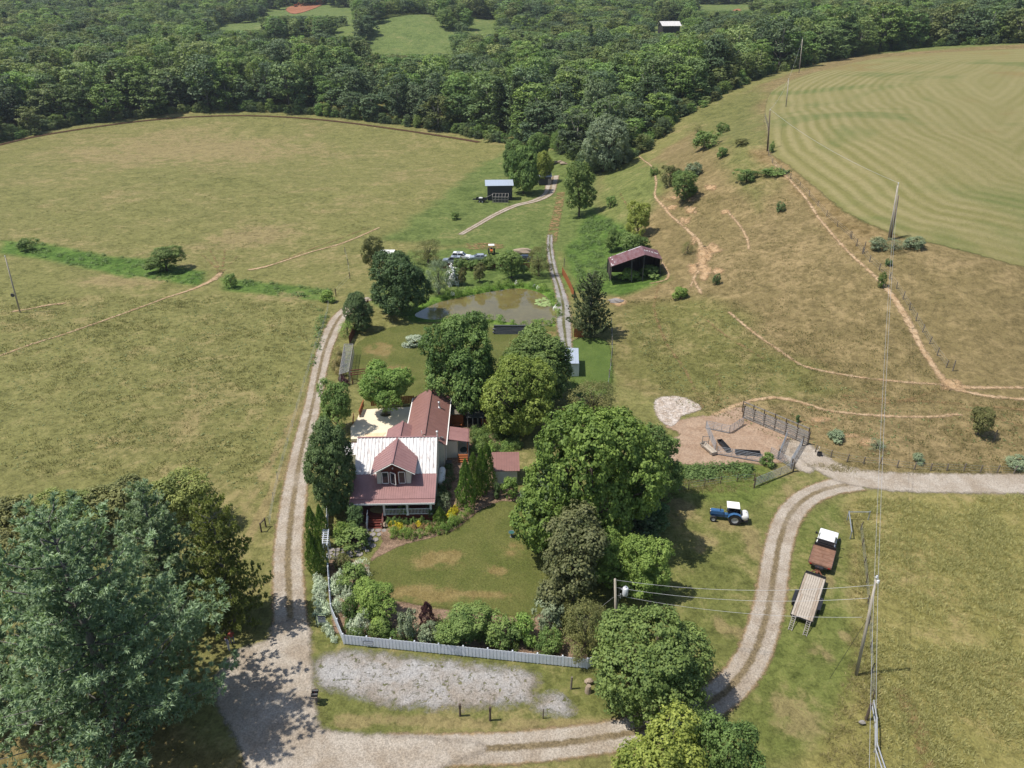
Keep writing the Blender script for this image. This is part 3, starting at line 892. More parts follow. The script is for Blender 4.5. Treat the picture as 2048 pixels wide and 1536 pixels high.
def column(name, seed, R, H, n, leaf, pw=.75, lump=.12, aspect=1.8):
    """dense upright evergreen"""
    r = np.random.default_rng(seed)
    t = r.random(n) ** .9
    a = r.uniform(0, 2 * PI, n)
    lum = 1 + lump * np.sin(a * 3 + t * 9 + seed) + lump * np.sin(a * 5 - t * 17)
    rad_ = R * np.minimum(1, (1 - t) ** pw * 1.25) * np.minimum(1, .72 + 1.6 * t) * lum * r.uniform(.8, 1.03, n)
    p = np.stack([rad_ * np.cos(a), rad_ * np.sin(a), .1 + t * (H - .1)], 1)
    nr_ = np.stack([np.cos(a), np.sin(a), .35 + .5 * t], 1) + r.normal(size=(n, 3)) * .35
    al = np.stack([np.cos(a) * .4, np.sin(a) * .4, np.ones(n)], 1) + r.normal(size=(n, 3)) * .3
    tint = .42 + r.normal(size=n) * .14 + .12 * (lum - 1) / lump
    mb = MB(); mb.tube([(0, 0, -.2), (0, 0, H * .8)], [R * .1, R * .03], 6)
    return leaf_mesh(name + '_crown', [leaf_geo(p, nr_, leaf * r.uniform(.7, 1.3, n), tint, aspect, r, al)]), mb.mesh(name + '_trunk')
def tussock(name, seed, R, H, n, w=.05):
    """a clump of upright arching blades"""
    r = np.random.default_rng(seed)
    a = r.uniform(0, 2 * PI, n); q = R * .55 * r.random(n) ** .5
    base = np.stack([q * np.cos(a), q * np.sin(a), np.zeros(n)], 1)
    d = unit(np.stack([np.cos(a) * .6, np.sin(a) * .6, np.ones(n)], 1) + r.normal(size=(n, 3)) * .3)
    sz = H * r.uniform(.6, 1.1, n)
    nr_ = np.cross(d, r.normal(size=(n, 3)))
    return leaf_mesh(name, [leaf_geo(base + d * sz[:, None] * .5, nr_, sz, .45 + r.normal(size=n) * .2, H / w, r, d)])
PR = {}
def proto(key, R, H, fn, *a, **k):
    PR[key] = (R, H, *fn(key, *a, **k))
proto('big_a', 5.5, 10, decid, 11, 5.5, 10, 1.0, 26, 140, 24, .27, .44, .36)
proto('big_b', 5.5, 10, decid, 12, 5.5, 10, .8, 22, 140, 24, .28, .47, .40)
proto('big_c', 5.5, 11, decid, 13, 5.5, 11, .8, 30, 125, 23, .26, .42, .33)
proto('hero', 8.0, 12, decid, 14, 8.0, 12, .5, 46, 150, 22, .30, .46, .29, aspect=1.4)
proto('med_a', 3.0, 6, decid, 21, 3.0, 6, .8, 14, 90, 20, .19, .31, .40)
proto('med_b', 3.0, 6, decid, 22, 3.0, 6, .7, 11, 95, 20, .20, .33, .44)
proto('med_c', 3.0, 7, decid, 23, 3.0, 7, .8, 16, 80, 19, .19, .29, .36)
proto('wispy', 3.0, 5, decid, 24, 3.0, 5, .6, 16, 40, 18, .20, .5, .40, aspect=2.4)
proto('shrub_a', 1.4, 1.9, decid, 31, 1.4, 1.9, .05, 9, 26, 17, .17, .26, .45)
proto('shrub_b', 1.4, 1.9, decid, 32, 1.4, 1.9, .05, 12, 22, 17, .15, .24, .38)
proto('shrub_c', 1.4, 1.9, decid, 33, 1.4, 1.9, .05, 7, 30, 16, .19, .28, .5)
proto('shrub_w', 1.4, 1.9, decid, 34, 1.4, 1.9, .05, 12, 16, 12, .14, .34, .38, aspect=3.0)
proto('small', .8, .8, decid, 41, .8, .8, .02, 7, 16, 12, .14, .22, .42)
proto('small_b', .8, .8, decid, 42, .8, .8, .02, 6, 16, 12, .13, .24, .46, aspect=2.2)
for i in range(6):
    proto('wood%d' % i, 5.0, 19, decid, 50 + i, 5.0, 19, 3.0 if i % 2 else 1.5, [9, 12, 8, 10, 13, 9][i], [44, 36, 48, 40, 34, 46][i], 15, .66, .95, [.62, .54, .66, .58, .52, .64][i], gap=.9)
proto('woodpine', 4.0, 20, pine, 60, 4.0, 20, 2.0, 15, 7, 7, 1.3, .38, .8, .15, .05)
proto('woodpole', 3.0, 19, decid, 61, 3.0, 19, 9, 10, 14, 8, .75, .9, .45)
proto('pine_hero', 8.5, 18, pine, 71, 8.5, 18, 1.0, 23, 66, 20, .36, .07, .70, .30, .02)
proto('pine_b', 5.0, 15, pine, 72, 5.0, 15, .8, 20, 40, 18, .36, .07, .78, .30, .02)
proto('hemlock', 5.0, 13, pine, 73, 5.0, 13, .6, 22, 44, 16, .30, .085, .52, .10, .10)
proto('cedar', 3.4, 10, pine, 74, 3.4, 10, .4, 22, 32, 14, .28, .085, .55, .38, 0)
proto('bluepine', 4.0, 9, pine, 75, 4.0, 9, .6, 16, 40, 18, .34, .07, .65, .25, .0)
proto('thuja_a', .9, 4.5, column, 81, .9, 4.5, 3000, .20)
proto('thuja_b', .9, 4.5, column, 82, .9, 4.5, 3000, .19, pw=.6, lump=.16)
proto('cone', .9, 2.0, column, 83, .9, 2.0, 1600, .16, pw=1.0, lump=.1)
_tus = [tussock('grass_clump_%d' % i, 90 + i, .35, .6, 40, .035) for i in range(3)]

def plant(key, loc, R, H, m, label=None, cat='tree', name='tree', group=None, bark=None, rz=None, trunk=True):
    R0, H0, cm, tm = PR[key]
    t = empty(name, loc, random.uniform(0, 6.28) if rz is None else rz, label, cat, group)
    for nm, me, mm in (('crown', cm, m), ('trunk', tm, bark or M_bark)):
        if nm == 'trunk' and not trunk: continue
        if not me.materials: me.materials.append(mm)
        o = bpy.data.objects.new(nm, me)
        COL.objects.link(o)
        o.material_slots[0].link = 'OBJECT'
        o.material_slots[0].material = mm
        o.parent = t
        k = R / R0
        o.scale = (k, k, H / H0)
    return t
def place(x0, y0, x1, y1, k=.35, Hmin=.2):
    """ground spot, radius and height of a plant that fills this box of the photograph"""
    cx, hw = (x0 + x1) / 2, (x1 - x0) / 2
    p = at(cx, y1)
    for _ in range(3):
        th = PITCH + math.atan((y1 - 768) / FPX)
        by = y1 - k * hw * math.sin(th)
        p = at(cx, by)
        H = max(Hmin, height_to(p, y0 + .10 * hw * math.sin(th)))
        q = p + Vector((0, 0, H * .5))
        x = (cx - 1024) / FPX * zdepth(q)
        p = Vector((x, p.y, gz(x, p.y)))
        R = hw / pxm(q)
    return p, R, H
def grow(key, box, m, label, cat='tree', name='tree', k=.35, group=None, bark=None, trunk=True, Rk=1.0, Hk=1.0):
    p, R, H = place(*box, k)
    return plant(key, p, R * Rk, H * Hk, m, label, cat, name, group, bark or (M_barkg if key in ('pine_hero', 'pine_b', 'hemlock', 'bluepine', 'cedar') else None), None, trunk)

# the conifers in the near left corner
grow('pine_hero', (-95, 1005, 450, 1570), L_pine, 'huge blue-green white pine filling the lower left corner beside the gravel junction', name='pine_tree', k=.42)
grow('pine_b', (205, 952, 425, 1270), L_pine, 'second blue-green white pine standing right behind the huge one at the lower left', name='pine_tree', k=.42)
grow('hemlock', (360, 985, 526, 1268), L_hem, 'olive green hemlock leaning over the driveway beside the two white pines', name='hemlock_tree', k=.42)
grow('pine_b', (-190, 1090, 70, 1480), L_pine, 'blue-green pine half cut by the left picture edge beside the huge white pine', name='pine_tree', k=.42)
grow('pine_b', (60, 1050, 250, 1360), L_pine, 'grey-tinged pine with thin top just behind the huge white pine', name='pine_tree', k=.42)
for i, (b, l) in enumerate([((-40,990,110,1150),'yellowish rhododendron bush at the left picture edge behind the pines'), ((70,985,215,1110),'yellowish rhododendron bush behind the pines, second from the left picture edge'),
        ((180,960,320,1080),'olive rhododendron bush in the middle of the row behind the pines'), ((290,940,435,1070),'olive rhododendron bush at the right end of the row behind the pines'), ((-60,1060,90,1220),'dark rhododendron bush low at the left edge in front of the yellowish row')]):
    grow('med_b', b, L_hem if i % 2 else L_olive, l, 'bush', 'rhododendron_bush', k=.5, group='rhododendrons behind the pines')
# trees round the house
grow('big_c', (600,835,718,1035), L_dark, 'dark green maple close against the left side of the farmhouse', name='maple_tree')
grow('med_a', (633,762,710,870), L_green, 'small green tree between the driveway and the cream terrace')
proto('standard', 4.0, 7.5, decid, 25, 4.0, 7.5, 2.6, 20, 110, 22, .23, .36, .38)
p_ = at(772, 828, .5); plant('standard', (p_.x, p_.y, 0), 4.3, 8.0, L_lime, 'bright green tree growing through the round hole in the cream terrace', 'tree', 'shade_tree')
grow('big_a', (838,626,1003,835), L_green, 'tall green tree directly behind the brown roofed wing of the house', name='maple_tree')
grow('big_c', (985,655,1158,815), L_green, 'dense green tree in front of the small white shed beyond the house', name='maple_tree')
grow('big_b', (958,714,1112,880), L_yel, 'yellow-green tree right of the cedar sheds behind the house', name='maple_tree')
grow('hero', (1032,808,1335,1105), L_maple, 'biggest tree of the yard, a round bright green maple right of the house', name='maple_tree', k=.30)
grow('med_c', (1235,845,1372,1020), L_green, 'light green tree at the right flank of the biggest maple', name='ash_tree')
grow('wispy', (1128,766,1245,852), L_olive, 'thin olive shrub at the back of the biggest maple', 'bush', 'shrub', k=.5)
grow('cedar', (1250,965,1335,1085), L_pine, 'dark pine at the foot of the biggest maple facing the tractor', name='pine_tree', k=.45)
grow('bluepine', (1030,932,1172,1088), L_pine, 'soft blue-green pine at the right edge of the front lawn', name='pine_tree', k=.45)
grow('med_b', (1058,1028,1238,1220), L_bronze, 'bronze leaved crab apple at the corner of the front lawn', name='crab_apple_tree')
grow('med_c', (1165,1065,1262,1180), L_lime, 'lime green sapling squeezed between the crab apple and the tractor field', name='sapling')
grow('med_a', (1235,1072,1345,1195), L_lime, 'lime green sumac above the transformer pole', name='sumac_tree')
grow('big_b', (1196,1196,1428,1440), L_green, 'broad green tree in the corner between white fence and curved lane', name='locust_tree', k=.38, Hk=.82, Rk=1.06)
grow('med_a', (1225,1450,1420,1640), L_yel, 'yellow-green bush cut by the bottom picture edge below the curved lane', 'bush', 'bush', k=.45)
grow('med_b', (1385,1448,1530,1620), L_green, 'green bush at the bottom picture edge right of the yellow-green one', 'bush', 'bush', k=.45)
# round the pond
grow('big_a', (734,500,860,640), L_dark, 'dark round tree at the left end of the pond', name='maple_tree')
grow('med_b', (720,470,768,545), L_olive, 'dull green tree left of the white shed roof beyond the pond')
grow('wispy', (822,480,888,530), L_olive, 'thin leaved tree at the left end of the parked cars')
grow('wispy', (848,520,905,592), L_grey, 'grey-green bushy tree right of the dark round pond tree')
w = grow('med_b', (888,536,922,572), L_green, 'white flowering shrub on the bank above the pond', 'bush', 'flowering_shrub', k=.5)
p_, R_, H_ = place(888, 536, 922, 572, .5)
for q in range(1):
    o = link('blossom', PR['small'][2].copy(), w); o.data.materials.clear(); o.data.materials.append(F_white); o.scale = (R_ / .8 * 1.02, R_ / .8 * 1.02, H_ / .8 * 1.0)
grow('med_c', (915,534,934,572), L_olive, 'slim young tree on the far pond bank, left of two', name='sapling')
grow('med_c', (945,524,973,566), L_olive, 'slim young tree on the far pond bank, right of two', name='sapling')
grow('med_b', (990,500,1056,560), L_green, 'spreading apple tree on the far bank of the pond', name='apple_tree')
grow('wispy', (1052,492,1104,555), L_olive, 'rust tinged small tree beside the lane beyond the pond', name='apple_tree')
for i, b in enumerate([(902,518,935,542), (930,520,962,542), (958,512,996,540)]):
    grow('shrub_a', b, L_green, ['leftmost','middle','rightmost'][i] + ' of three low bushes in front of the parked cars', 'bush', 'bush', k=.5, group='bushes in front of the parked cars')
grow('cedar', (1134,545,1230,680), L_cedar, 'dark cedar beside the pond lane and the wooden gate', name='cedar_tree', k=.45)
grow('big_b', (688,592,746,665), L_dark, 'dark rounded tree at the bend of the driveway', name='holly_tree')
grow('med_b', (692,582,735,625), L_dark, 'small dark tree just behind the rounded one at the driveway bend', name='holly_tree')
grow('shrub_w', (672,640,716,676), L_lime, 'light green shrub in front of the rounded tree at the driveway bend', 'bush', 'shrub', k=.5)
grow('shrub_c', (808,670,852,695), L_silver, 'low silvery shrub on the lawn before the pond', 'bush', 'shrub', k=.5)
# clump by the grey shed
for b, kk, m, l in [((1000,278,1062,365), 'big_c', L_green, 'left rear tree of the round clump by the grey shed'), ((1050,264,1102,335), 'big_a', L_green, 'rear tree of the round clump by the grey shed'),
        ((1012,290,1082,390), 'big_a', L_green, 'front tree of the round clump by the grey shed'), ((1066,300,1110,368), 'big_c', L_yel, 'yellowing tree at the right of the clump by the grey shed')]:
    grow(kk, b, m, l, group='tree clump by the grey shed')
grow('med_c', (1124,322,1196,435), L_green, 'airy tall tree on the slope foot right of the shed drive', name='walnut_tree')
grow('wispy', (1098,262,1135,308), L_green, 'small tree at the wood edge behind the round clump')
grow('big_b', (1160,232,1262,345), L_grey, 'grey-green willow at the wood edge above the shed drive', name='willow_tree')
grow('med_a', (1306,200,1344,252), L_lime, 'bright green young tree alone at the wood edge on the slope', name='sapling')
grow('med_a', (1250,403,1305,476), L_yel, 'round yellowish green tree above the rusty barn')
grow('med_c', (1206,456,1242,505), L_green, 'green sapling leaning over the left end of the rusty barn', name='sapling')
grow('shrub_a', (1238,468,1300,505), L_green, 'low scrub behind the ridge of the rusty barn', 'bush', 'bush', k=.5)
grow('shrub_c', (1238,538,1282,565), L_lime, 'leafy weeds at the open front of the rusty barn, left clump', 'bush', 'bush', k=.5)
grow('shrub_c', (1278,530,1328,556), L_green, 'leafy weeds at the open front of the rusty barn, right clump', 'bush', 'bush', k=.5)
# scrub on the slope
SC = [((1332,338,1406,405),'med_b',L_green,'largest green thicket on the brown slope above the barn'),
 ((1318,330,1365,372),'shrub_a',L_olive,'olive scrub touching the upper left of the largest slope thicket'),
 ((1368,325,1408,352),'shrub_b',L_grey,'grey scrub touching the upper right of the largest slope thicket'),
 ((1380,262,1440,300),'shrub_a',L_green,'wide green thicket high on the slope near the wood edge'),
 ((1432,246,1462,266),'shrub_b',L_green,'small dark bush just above the wide thicket high on the slope'),
 ((1384,250,1406,268),'shrub_w',L_olive,'thin olive bush left of the small dark one high on the slope'),
 ((1434,294,1458,315),'shrub_c',L_green,'round green bush below the wide thicket high on the slope'),
 ((1466,276,1498,292),'shrub_a',L_olive,'flat bush between the wide thicket and the hayfield poles'),
 ((1468,338,1520,364),'shrub_a',L_green,'green bush alone on the slope below the hayfield fence corner'),
 ((1298,334,1318,352),'shrub_b',L_green,'little bush beside the cattle path left of the largest thicket'),
 ((1210,392,1234,416),'shrub_a',L_green,'bush at the slope foot right of the airy tall tree'),
 ((1346,574,1378,600),'shrub_c',L_lime,'light green bush on the slope right of the barn path'),
 ((1424,548,1442,570),'shrub_b',L_dark,'dark little bush below the bare soil scar on the slope'),
 ((1936,812,1992,876),'med_b',L_olive,'dark olive thicket on the right slope above the farm road'),
 ((1360,480,1392,510),'shrub_w',L_olive,'straggly weeds left of the bare soil scar'),
 ((1552,404,1572,424),'shrub_b',L_dark,'dark bush beside the path under the hayfield fence'),
 ((1320,232,1352,262),'shrub_w',L_lime,'thin lime bush under the young tree at the wood edge'),
 ((288,494,370,548),'med_b',L_green,'spreading green thicket in the ditch on the left pasture'),
 ((30,478,75,505),'shrub_a',L_green,'dark bush at the left end of the pasture ditch'),
 ((445,548,475,578),'shrub_a',L_green,'small bush beside the cattle crossing on the ditch'),
 ((640,580,672,606),'shrub_c',L_lime,'bushy weeds where the ditch meets the driveway fence'),
 ((900,424,922,440),'shrub_c',L_green,'rounded weed clump in the grass left of the shed drive'),
 ((1538,284,1550,306),'shrub_b',L_green,'bush at the foot of the upper hayfield pole'),
 ((1522,336,1580,350),'small',L_green,'low weeds at the upper hayfield fence'),
 ((1755,545,1775,575),'shrub_b',L_green,'dark bush on the slope fence below the twin poles'),
 ((1770,518,1785,532),'shrub_b',L_dark,'tiny dark bush on the slope fence beside the twin poles')]
for b, kk, m, l in SC: grow(kk, b, m, l, 'bush', 'bush', k=.5, group='scrub on the pastures')
# ------------------------------------------------------------------ the woods
FRONT = [(-260,345),(-120,305),(0,283),(80,262),(200,244),(330,229),(450,223),(560,226),(680,236),(800,251),(900,265),(960,276),(1010,288),(1120,300),(1165,322),(1195,345),(1240,328),(1290,302),(1340,252),(1440,194),(1530,152),(1640,126),(1750,106),(1860,94),(2048,86),(2300,84)]
fw = W(FRONT)
wood_poly = fw + [(900, 700), (900, 1350), (-900, 1350), (-900, 500)]
CLEAR = [(-122,560,-62,810), (-310,690,-205,770), (-205,600,-150,690), (60,560,78,600), (230,640,300,720), (-20,900,80,1000)]
def clear(x, y):
    k = np.zeros(x.shape, bool)
    for a, b, c, d in CLEAR: k |= (((x - (a + c) / 2) / ((c - a) / 2)) ** 2 + ((y - (b + d) / 2) / ((d - b) / 2)) ** 2) < 1
    return k
r = np.random.default_rng(5)
sp = 10.5
gxx, gyy = np.meshgrid(np.arange(-700, 700, sp), np.arange(230, 1300, sp), indexing='ij')
fx = (gxx + r.uniform(-.42, .42, gxx.shape) * sp).ravel(); fy = (gyy + r.uniform(-.42, .42, gxx.shape) * sp).ravel()
ok = inside(fx, fy, wood_poly) & ~clear(fx, fy) & (np.abs(fx) < fy * .80 + 30)
BARN = at(1337, 66)
ok &= ~((np.abs(fx - BARN.x) < 14) & (np.abs(fy - BARN.y) < 12))
fx, fy = fx[ok], fy[ok]
de = seg_d(fx, fy, fw)
m_ = de > 1.5
fx, fy, de = fx[m_], fy[m_], de[m_]
fz = tz(fx, fy)
big = vnoise(fx, fy, 60, 9)
fH = r.uniform(14, 25, len(fx)) * (.82 + .36 * big) * np.where(de < 7, .72, 1.0) * np.where(np.hypot(fx, fy) > 560, .85, 1.0)
fR = r.uniform(5.6, 10.0, len(fx)) * (.85 + .3 * big)
# openings: no crown stands in front of the far meadows, the clay cut and the far barn
OPEN = [(752,30,900,106),(946,14,986,66),(570,2,650,26),(536,10,700,30),(1314,40,1362,64),(672,44,700,70),(1400,2,1500,20),(440,40,520,58)]
for x0, y0, x1, y1 in OPEN:
    gd = at((x0 + x1) / 2, (y0 + y1) / 2).y
    for i in range(len(fx)):
        if fy[i] > gd + 10: continue
        px_, py_ = proj(Vector((fx[i], fy[i], fz[i] + fH[i])))
        m = fR[i] * .8 * FPX / (fy[i] * .891 + 15)
        if x0 - m < px_ < x1 + m and py_ < y1:
            p_ = Vector((fx[i], fy[i], fz[i])); fH[i] = min(fH[i], height_to(p_, y1) - .5)
kp = fH > 7
fx, fy, fz, fH, fR, de = fx[kp], fy[kp], fz[kp], fH[kp], fR[kp], de[kp]
fR = np.minimum(fR, fH * .45)
fk = r.integers(0, 6, len(fx)); fk[r.random(len(fx)) < .07] = 6; fk[r.random(len(fx)) < .05] = 7
fm = np.clip((vnoise(fx, fy, 22, 4) * 5 - .6 + r.normal(size=len(fx)) * 1.1).astype(int), 0, 3)
KEYS = ['wood%d' % i for i in range(6)] + ['woodpine', 'woodpole']
inview = np.abs(fx) < (fy * .891 + 22) * .70
order = np.argsort(np.where(inview, de + .03 * np.hypot(fx, fy), 1e9))
single = np.zeros(len(fx), bool); single[order[:285]] = True
kinds = {0: 'round', 1: 'loose', 2: 'full', 3: 'domed', 4: 'many-lobed', 5: 'broad', 6: 'spire shaped pine', 7: 'tall bare-stemmed'}
for i in np.nonzero(single)[0]:
    k = KEYS[fk[i]]
    R0, H0 = PR[k][:2]
    pn = fk[i] == 6
    qx = proj(Vector((fx[i], fy[i], fz[i])))[0]
    where = ['left end of the pasture wood', 'middle of the pasture wood', 'wood behind the stream bank end', 'wood behind the round clump', 'wood above the brown slope', 'wood above the hayfield'][int(np.searchsorted([330, 680, 1000, 1290, 1560], qx))]
    rowt = ['front row', 'second row', 'deeper'][int(np.searchsorted([9, 22], de[i]))]
    hue = 'dark' if pn else ['mid-green', 'grey-green', 'bright green', 'very dark green'][fm[i]]
    kind_ = 'pine' if pn else ('bare-stemmed tree' if fk[i] == 7 else ('broad tree' if fR[i] > 7.5 else 'slim tree'))
    lab = hue + ' ' + kind_ + ', ' + rowt + ', ' + where
    plant(k, (fx[i], fy[i], fz[i]), fR[i] * (.6 if fk[i] >= 6 else 1), fH[i], L_for[3] if pn else L_for[fm[i]], lab, 'tree', 'pine_tree' if pn else 'broadleaf_tree', lab.replace('tree,', 'trees,'), M_barkg)
# everything deeper in the wood reads as one mass
wcol = bpy.data.collections.new('far_wood_kinds')
n_ = 0
for i in range(4):
    for j, k in enumerate(KEYS[:6] + ['woodpine']):
        R0, H0, cm, tm = PR[k]
        o = bpy.data.objects.new('wood_kind_%02d' % n_, cm); n_ += 1
        wcol.objects.link(o)
        o.material_slots[0].link = 'OBJECT'; o.material_slots[0].material = L_for[i]
NK = 7
def far_instances(name, x, y, z, sxy, sz, idx, label):
    me = bpy.data.meshes.new(name)
    me.vertices.add(len(x)); me.vertices.foreach_set('co', np.stack([x, y, z], 1).astype(np.float32).ravel())
    for nm, ty, dat in (('sc', 'FLOAT_VECTOR', np.stack([sxy, sxy, sz], 1)), ('rot', 'FLOAT_VECTOR', np.stack([x * 0, x * 0, np.random.default_rng(3).uniform(0, 6.28, len(x))], 1))):
        a = me.attributes.new(nm, ty, 'POINT'); a.data.foreach_set('vector', dat.astype(np.float32).ravel())
    a = me.attributes.new('idx', 'INT', 'POINT'); a.data.foreach_set('value', idx.astype(np.int32))
    o = link(name, me)
    g = bpy.data.node_groups.new(name + '_nodes', 'GeometryNodeTree')
    g.interface.new_socket('Geometry', in_out='INPUT', socket_type='NodeSocketGeometry')
    g.interface.new_socket('Geometry', in_out='OUTPUT', socket_type='NodeSocketGeometry')
    gi, go = g.nodes.new('NodeGroupInput'), g.nodes.new('NodeGroupOutput')
    ip = g.nodes.new('GeometryNodeInstanceOnPoints')
    ci = g.nodes.new('GeometryNodeCollectionInfo')
    ci.inputs['Collection'].default_value = wcol
    ci.inputs['Separate Children'].default_value = True
    ci.inputs['Reset Children'].default_value = True
    ip.inputs['Pick Instance'].default_value = True
    def na(nm, ty):
        q = g.nodes.new('GeometryNodeInputNamedAttribute'); q.data_type = ty; q.inputs['Name'].default_value = nm
        return q.outputs[0]
    L = g.links.new
    L(gi.outputs[0], ip.inputs['Points']); L(ci.outputs[0], ip.inputs['Instance'])
    L(na('idx', 'INT'), ip.inputs['Instance Index']); L(na('rot', 'FLOAT_VECTOR'), ip.inputs['Rotation']); L(na('sc', 'FLOAT_VECTOR'), ip.inputs['Scale'])
    L(ip.outputs[0], go.inputs[0])
    md = o.modifiers.new('wood', 'NODES'); md.node_group = g
    return tag(o, label, 'woods', kind='stuff')
q = ~single
kk = np.where(fk[q] == 7, 2, np.minimum(fk[q], 6))
far_instances('far_woods', fx[q], fy[q], fz[q], fR[q] / 5.0 * np.where(kk == 6, .7, 1), fH[q] / 19.0, fm[q] * NK + kk, 'dense green wood covering the hills behind the first trees')
# undergrowth along the wood's edge
ux = np.concatenate([np.linspace(fw[i][0], fw[i + 1][0], 12, endpoint=False) for i in range(len(fw) - 1)])
uy = np.concatenate([np.linspace(fw[i][1], fw[i + 1][1], 12, endpoint=False) for i in range(len(fw) - 1)])
ux = np.concatenate([ux + r.normal(size=len(ux)) * 1.5, ux + r.normal(size=len(ux)) * 2]); uy = np.concatenate([uy + 2 + r.normal(size=len(uy)) * 1.2, uy + 5 + r.normal(size=len(uy)) * 2])
uk = r.uniform(.25, .5, len(ux))
far_instances('wood_undergrowth', ux, uy, tz(ux, uy) - 1.0, uk, uk * r.uniform(.5, .9, len(ux)), r.integers(0, 4, len(ux)) * NK + r.integers(0, 6, len(ux)), 'low leafy undergrowth along the edge of the wood')
# scattered weeds and rough grass on the open ground: one object each
def scatter(name, N, polys, keys, size, m, label, seed, dens=None):
    rr_ = np.random.default_rng(seed)
    P_, T_ = [], []
    tv = []
    for me in keys:
        n = len(me.vertices); v = np.empty(n * 3, np.float32); me.vertices.foreach_get('co', v); tt = np.empty(n, np.float32); me.attributes['tint'].data.foreach_get('value', tt)
        tv.append((v.reshape(-1, 3), tt))
    for poly, cnt in zip(polys, N):
        p = np.array(W(poly))
        x = rr_.uniform(p[:, 0].min(), p[:, 0].max(), cnt * 4); y = rr_.uniform(p[:, 1].min(), p[:, 1].max(), cnt * 4)
        k = inside(x, y, [tuple(a) for a in p]) & (vnoise(x, y, 3.5, seed) + .25 * rr_.normal(size=len(x)) > .5)
        x, y = x[k][:cnt], y[k][:cnt]
        z = tz(x, y)
        for a, b, c in zip(x, y, z):
            v, tt = tv[rr_.integers(len(tv))]
            s = size * rr_.uniform(.6, 1.5); an = rr_.uniform(0, 6.28)
            ca, sa = math.cos(an) * s, math.sin(an) * s
            w = np.stack([v[:, 0] * ca - v[:, 1] * sa + a, v[:, 0] * sa + v[:, 1] * ca + b, v[:, 2] * s * rr_.uniform(.7, 1.2) + c - .03], 1)
            P_.append(w); T_.append(tt + rr_.normal() * .15)
    me = leaf_mesh(name, [(np.concatenate(P_), np.concatenate(T_))])
    return tag(link(name, me, None, m), label, None, None, 'stuff')
def tiny(seed, n, R, H, L):
    r = np.random.default_rng(seed)
    d = sphere_dirs(r, n, .5)
    return leaf_mesh('weed_%d' % seed, [leaf_geo(d * np.array([R, R, H]) * r.uniform(.3, 1, (n, 1)), d + np.array([0, 0, .6]), L * r.uniform(.6, 1.3, n), .5 + r.normal(size=n) * .2, 1.8, r)])
weeds = [tiny(i, 12, .3, .25, .24) for i in range(4)]
L_weed = leaf_mat('weed_leaves', (.075,.09,.036), (.16,.18,.08), .3)
L_strawg = leaf_mat('straw_grass', (.09,.08,.035), (.19,.155,.075), .2)
L_meadow = leaf_mat('meadow_grass', (.115,.112,.046), (.20,.178,.084), .3)
scatter('pasture_weeds', (1800, 700, 1000), ([(0,620),(400,600),(640,610),(600,760),(540,1000),(420,960),(0,940)], [(0,330),(500,250),(900,290),(760,440),(400,500),(0,470)], [(1240,620),(1420,600),(1700,780),(2048,830),(2048,930),(1700,930),(1330,800)]), weeds, .62, L_weed, 'scattered low weeds in the dry pasture grass', 3)
tuft = [tussock('tuft_%d' % i, 200 + i, .55, .38, 22, .035) for i in range(4)]
scatter('meadow_tufts', (5200,), ([(1715,1000),(2048,990),(2060,1560),(1790,1560),(1730,1400)],), tuft, 1.0, L_meadow, 'tall rough meadow grass right of the pipe fence', 4)
scatter('verge_grass', (420, 420, 500, 250), ([(1690,1010),(1720,1010),(1760,1350),(1700,1330)], [(1340,930),(1560,950),(1500,985),(1345,985)], [(1600,930),(2048,925),(2048,948),(1700,948)], [(1700,1330),(1760,1350),(1760,1536),(1640,1536)]), tuft, .9, L_strawg, 'dry tall grass along the fences and road', 5)
dweed = [tiny(20 + i, 34, .7, .75, .27) for i in range(4)]
L_ditch = leaf_mat('ditch_leaves', (.036,.058,.018), (.085,.115,.036), .3)
scatter('ditch_weeds', (420, 160, 620, 200, 150), ([(0,484),(90,488),(200,510),(320,520),(408,545),(400,570),(300,560),(150,533),(60,510)], [(446,556),(520,562),(660,580),(660,600),(560,592)], [(1135,500),(1180,430),(1225,440),(1290,495),(1240,500),(1215,520),(1225,560),(1160,560)], [(1340,935),(1500,930),(1500,955),(1345,960)], [(640,580),(665,582),(640,700),(620,760)]), dweed, 1.0, L_ditch, 'lush green weeds in the ditch and around the barn', 6)
L_ptuft = leaf_mat('pasture_tufts', (.066,.066,.026), (.125,.115,.052), .3)
ptuft = [tussock('pasture_tuft_%d' % i, 260 + i, .5, .26, 9, .055) for i in range(4)]
scatter('pasture_tufts', (5200, 1800, 3200, 1500), ([(0,600),(400,590),(630,610),(590,780),(540,1000),(420,960),(0,950)], [(0,400),(400,330),(760,440),(700,480),(450,540),(200,500),(0,480)], [(1240,600),(1420,590),(1560,640),(1800,760),(2048,800),(2048,930),(1700,930),(1330,800)], [(1340,420),(1540,350),(1700,500),(1880,760),(1700,740),(1420,600)]), ptuft, 1.0, L_ptuft, 'rough tufts of pasture grass on the open fields', 7)
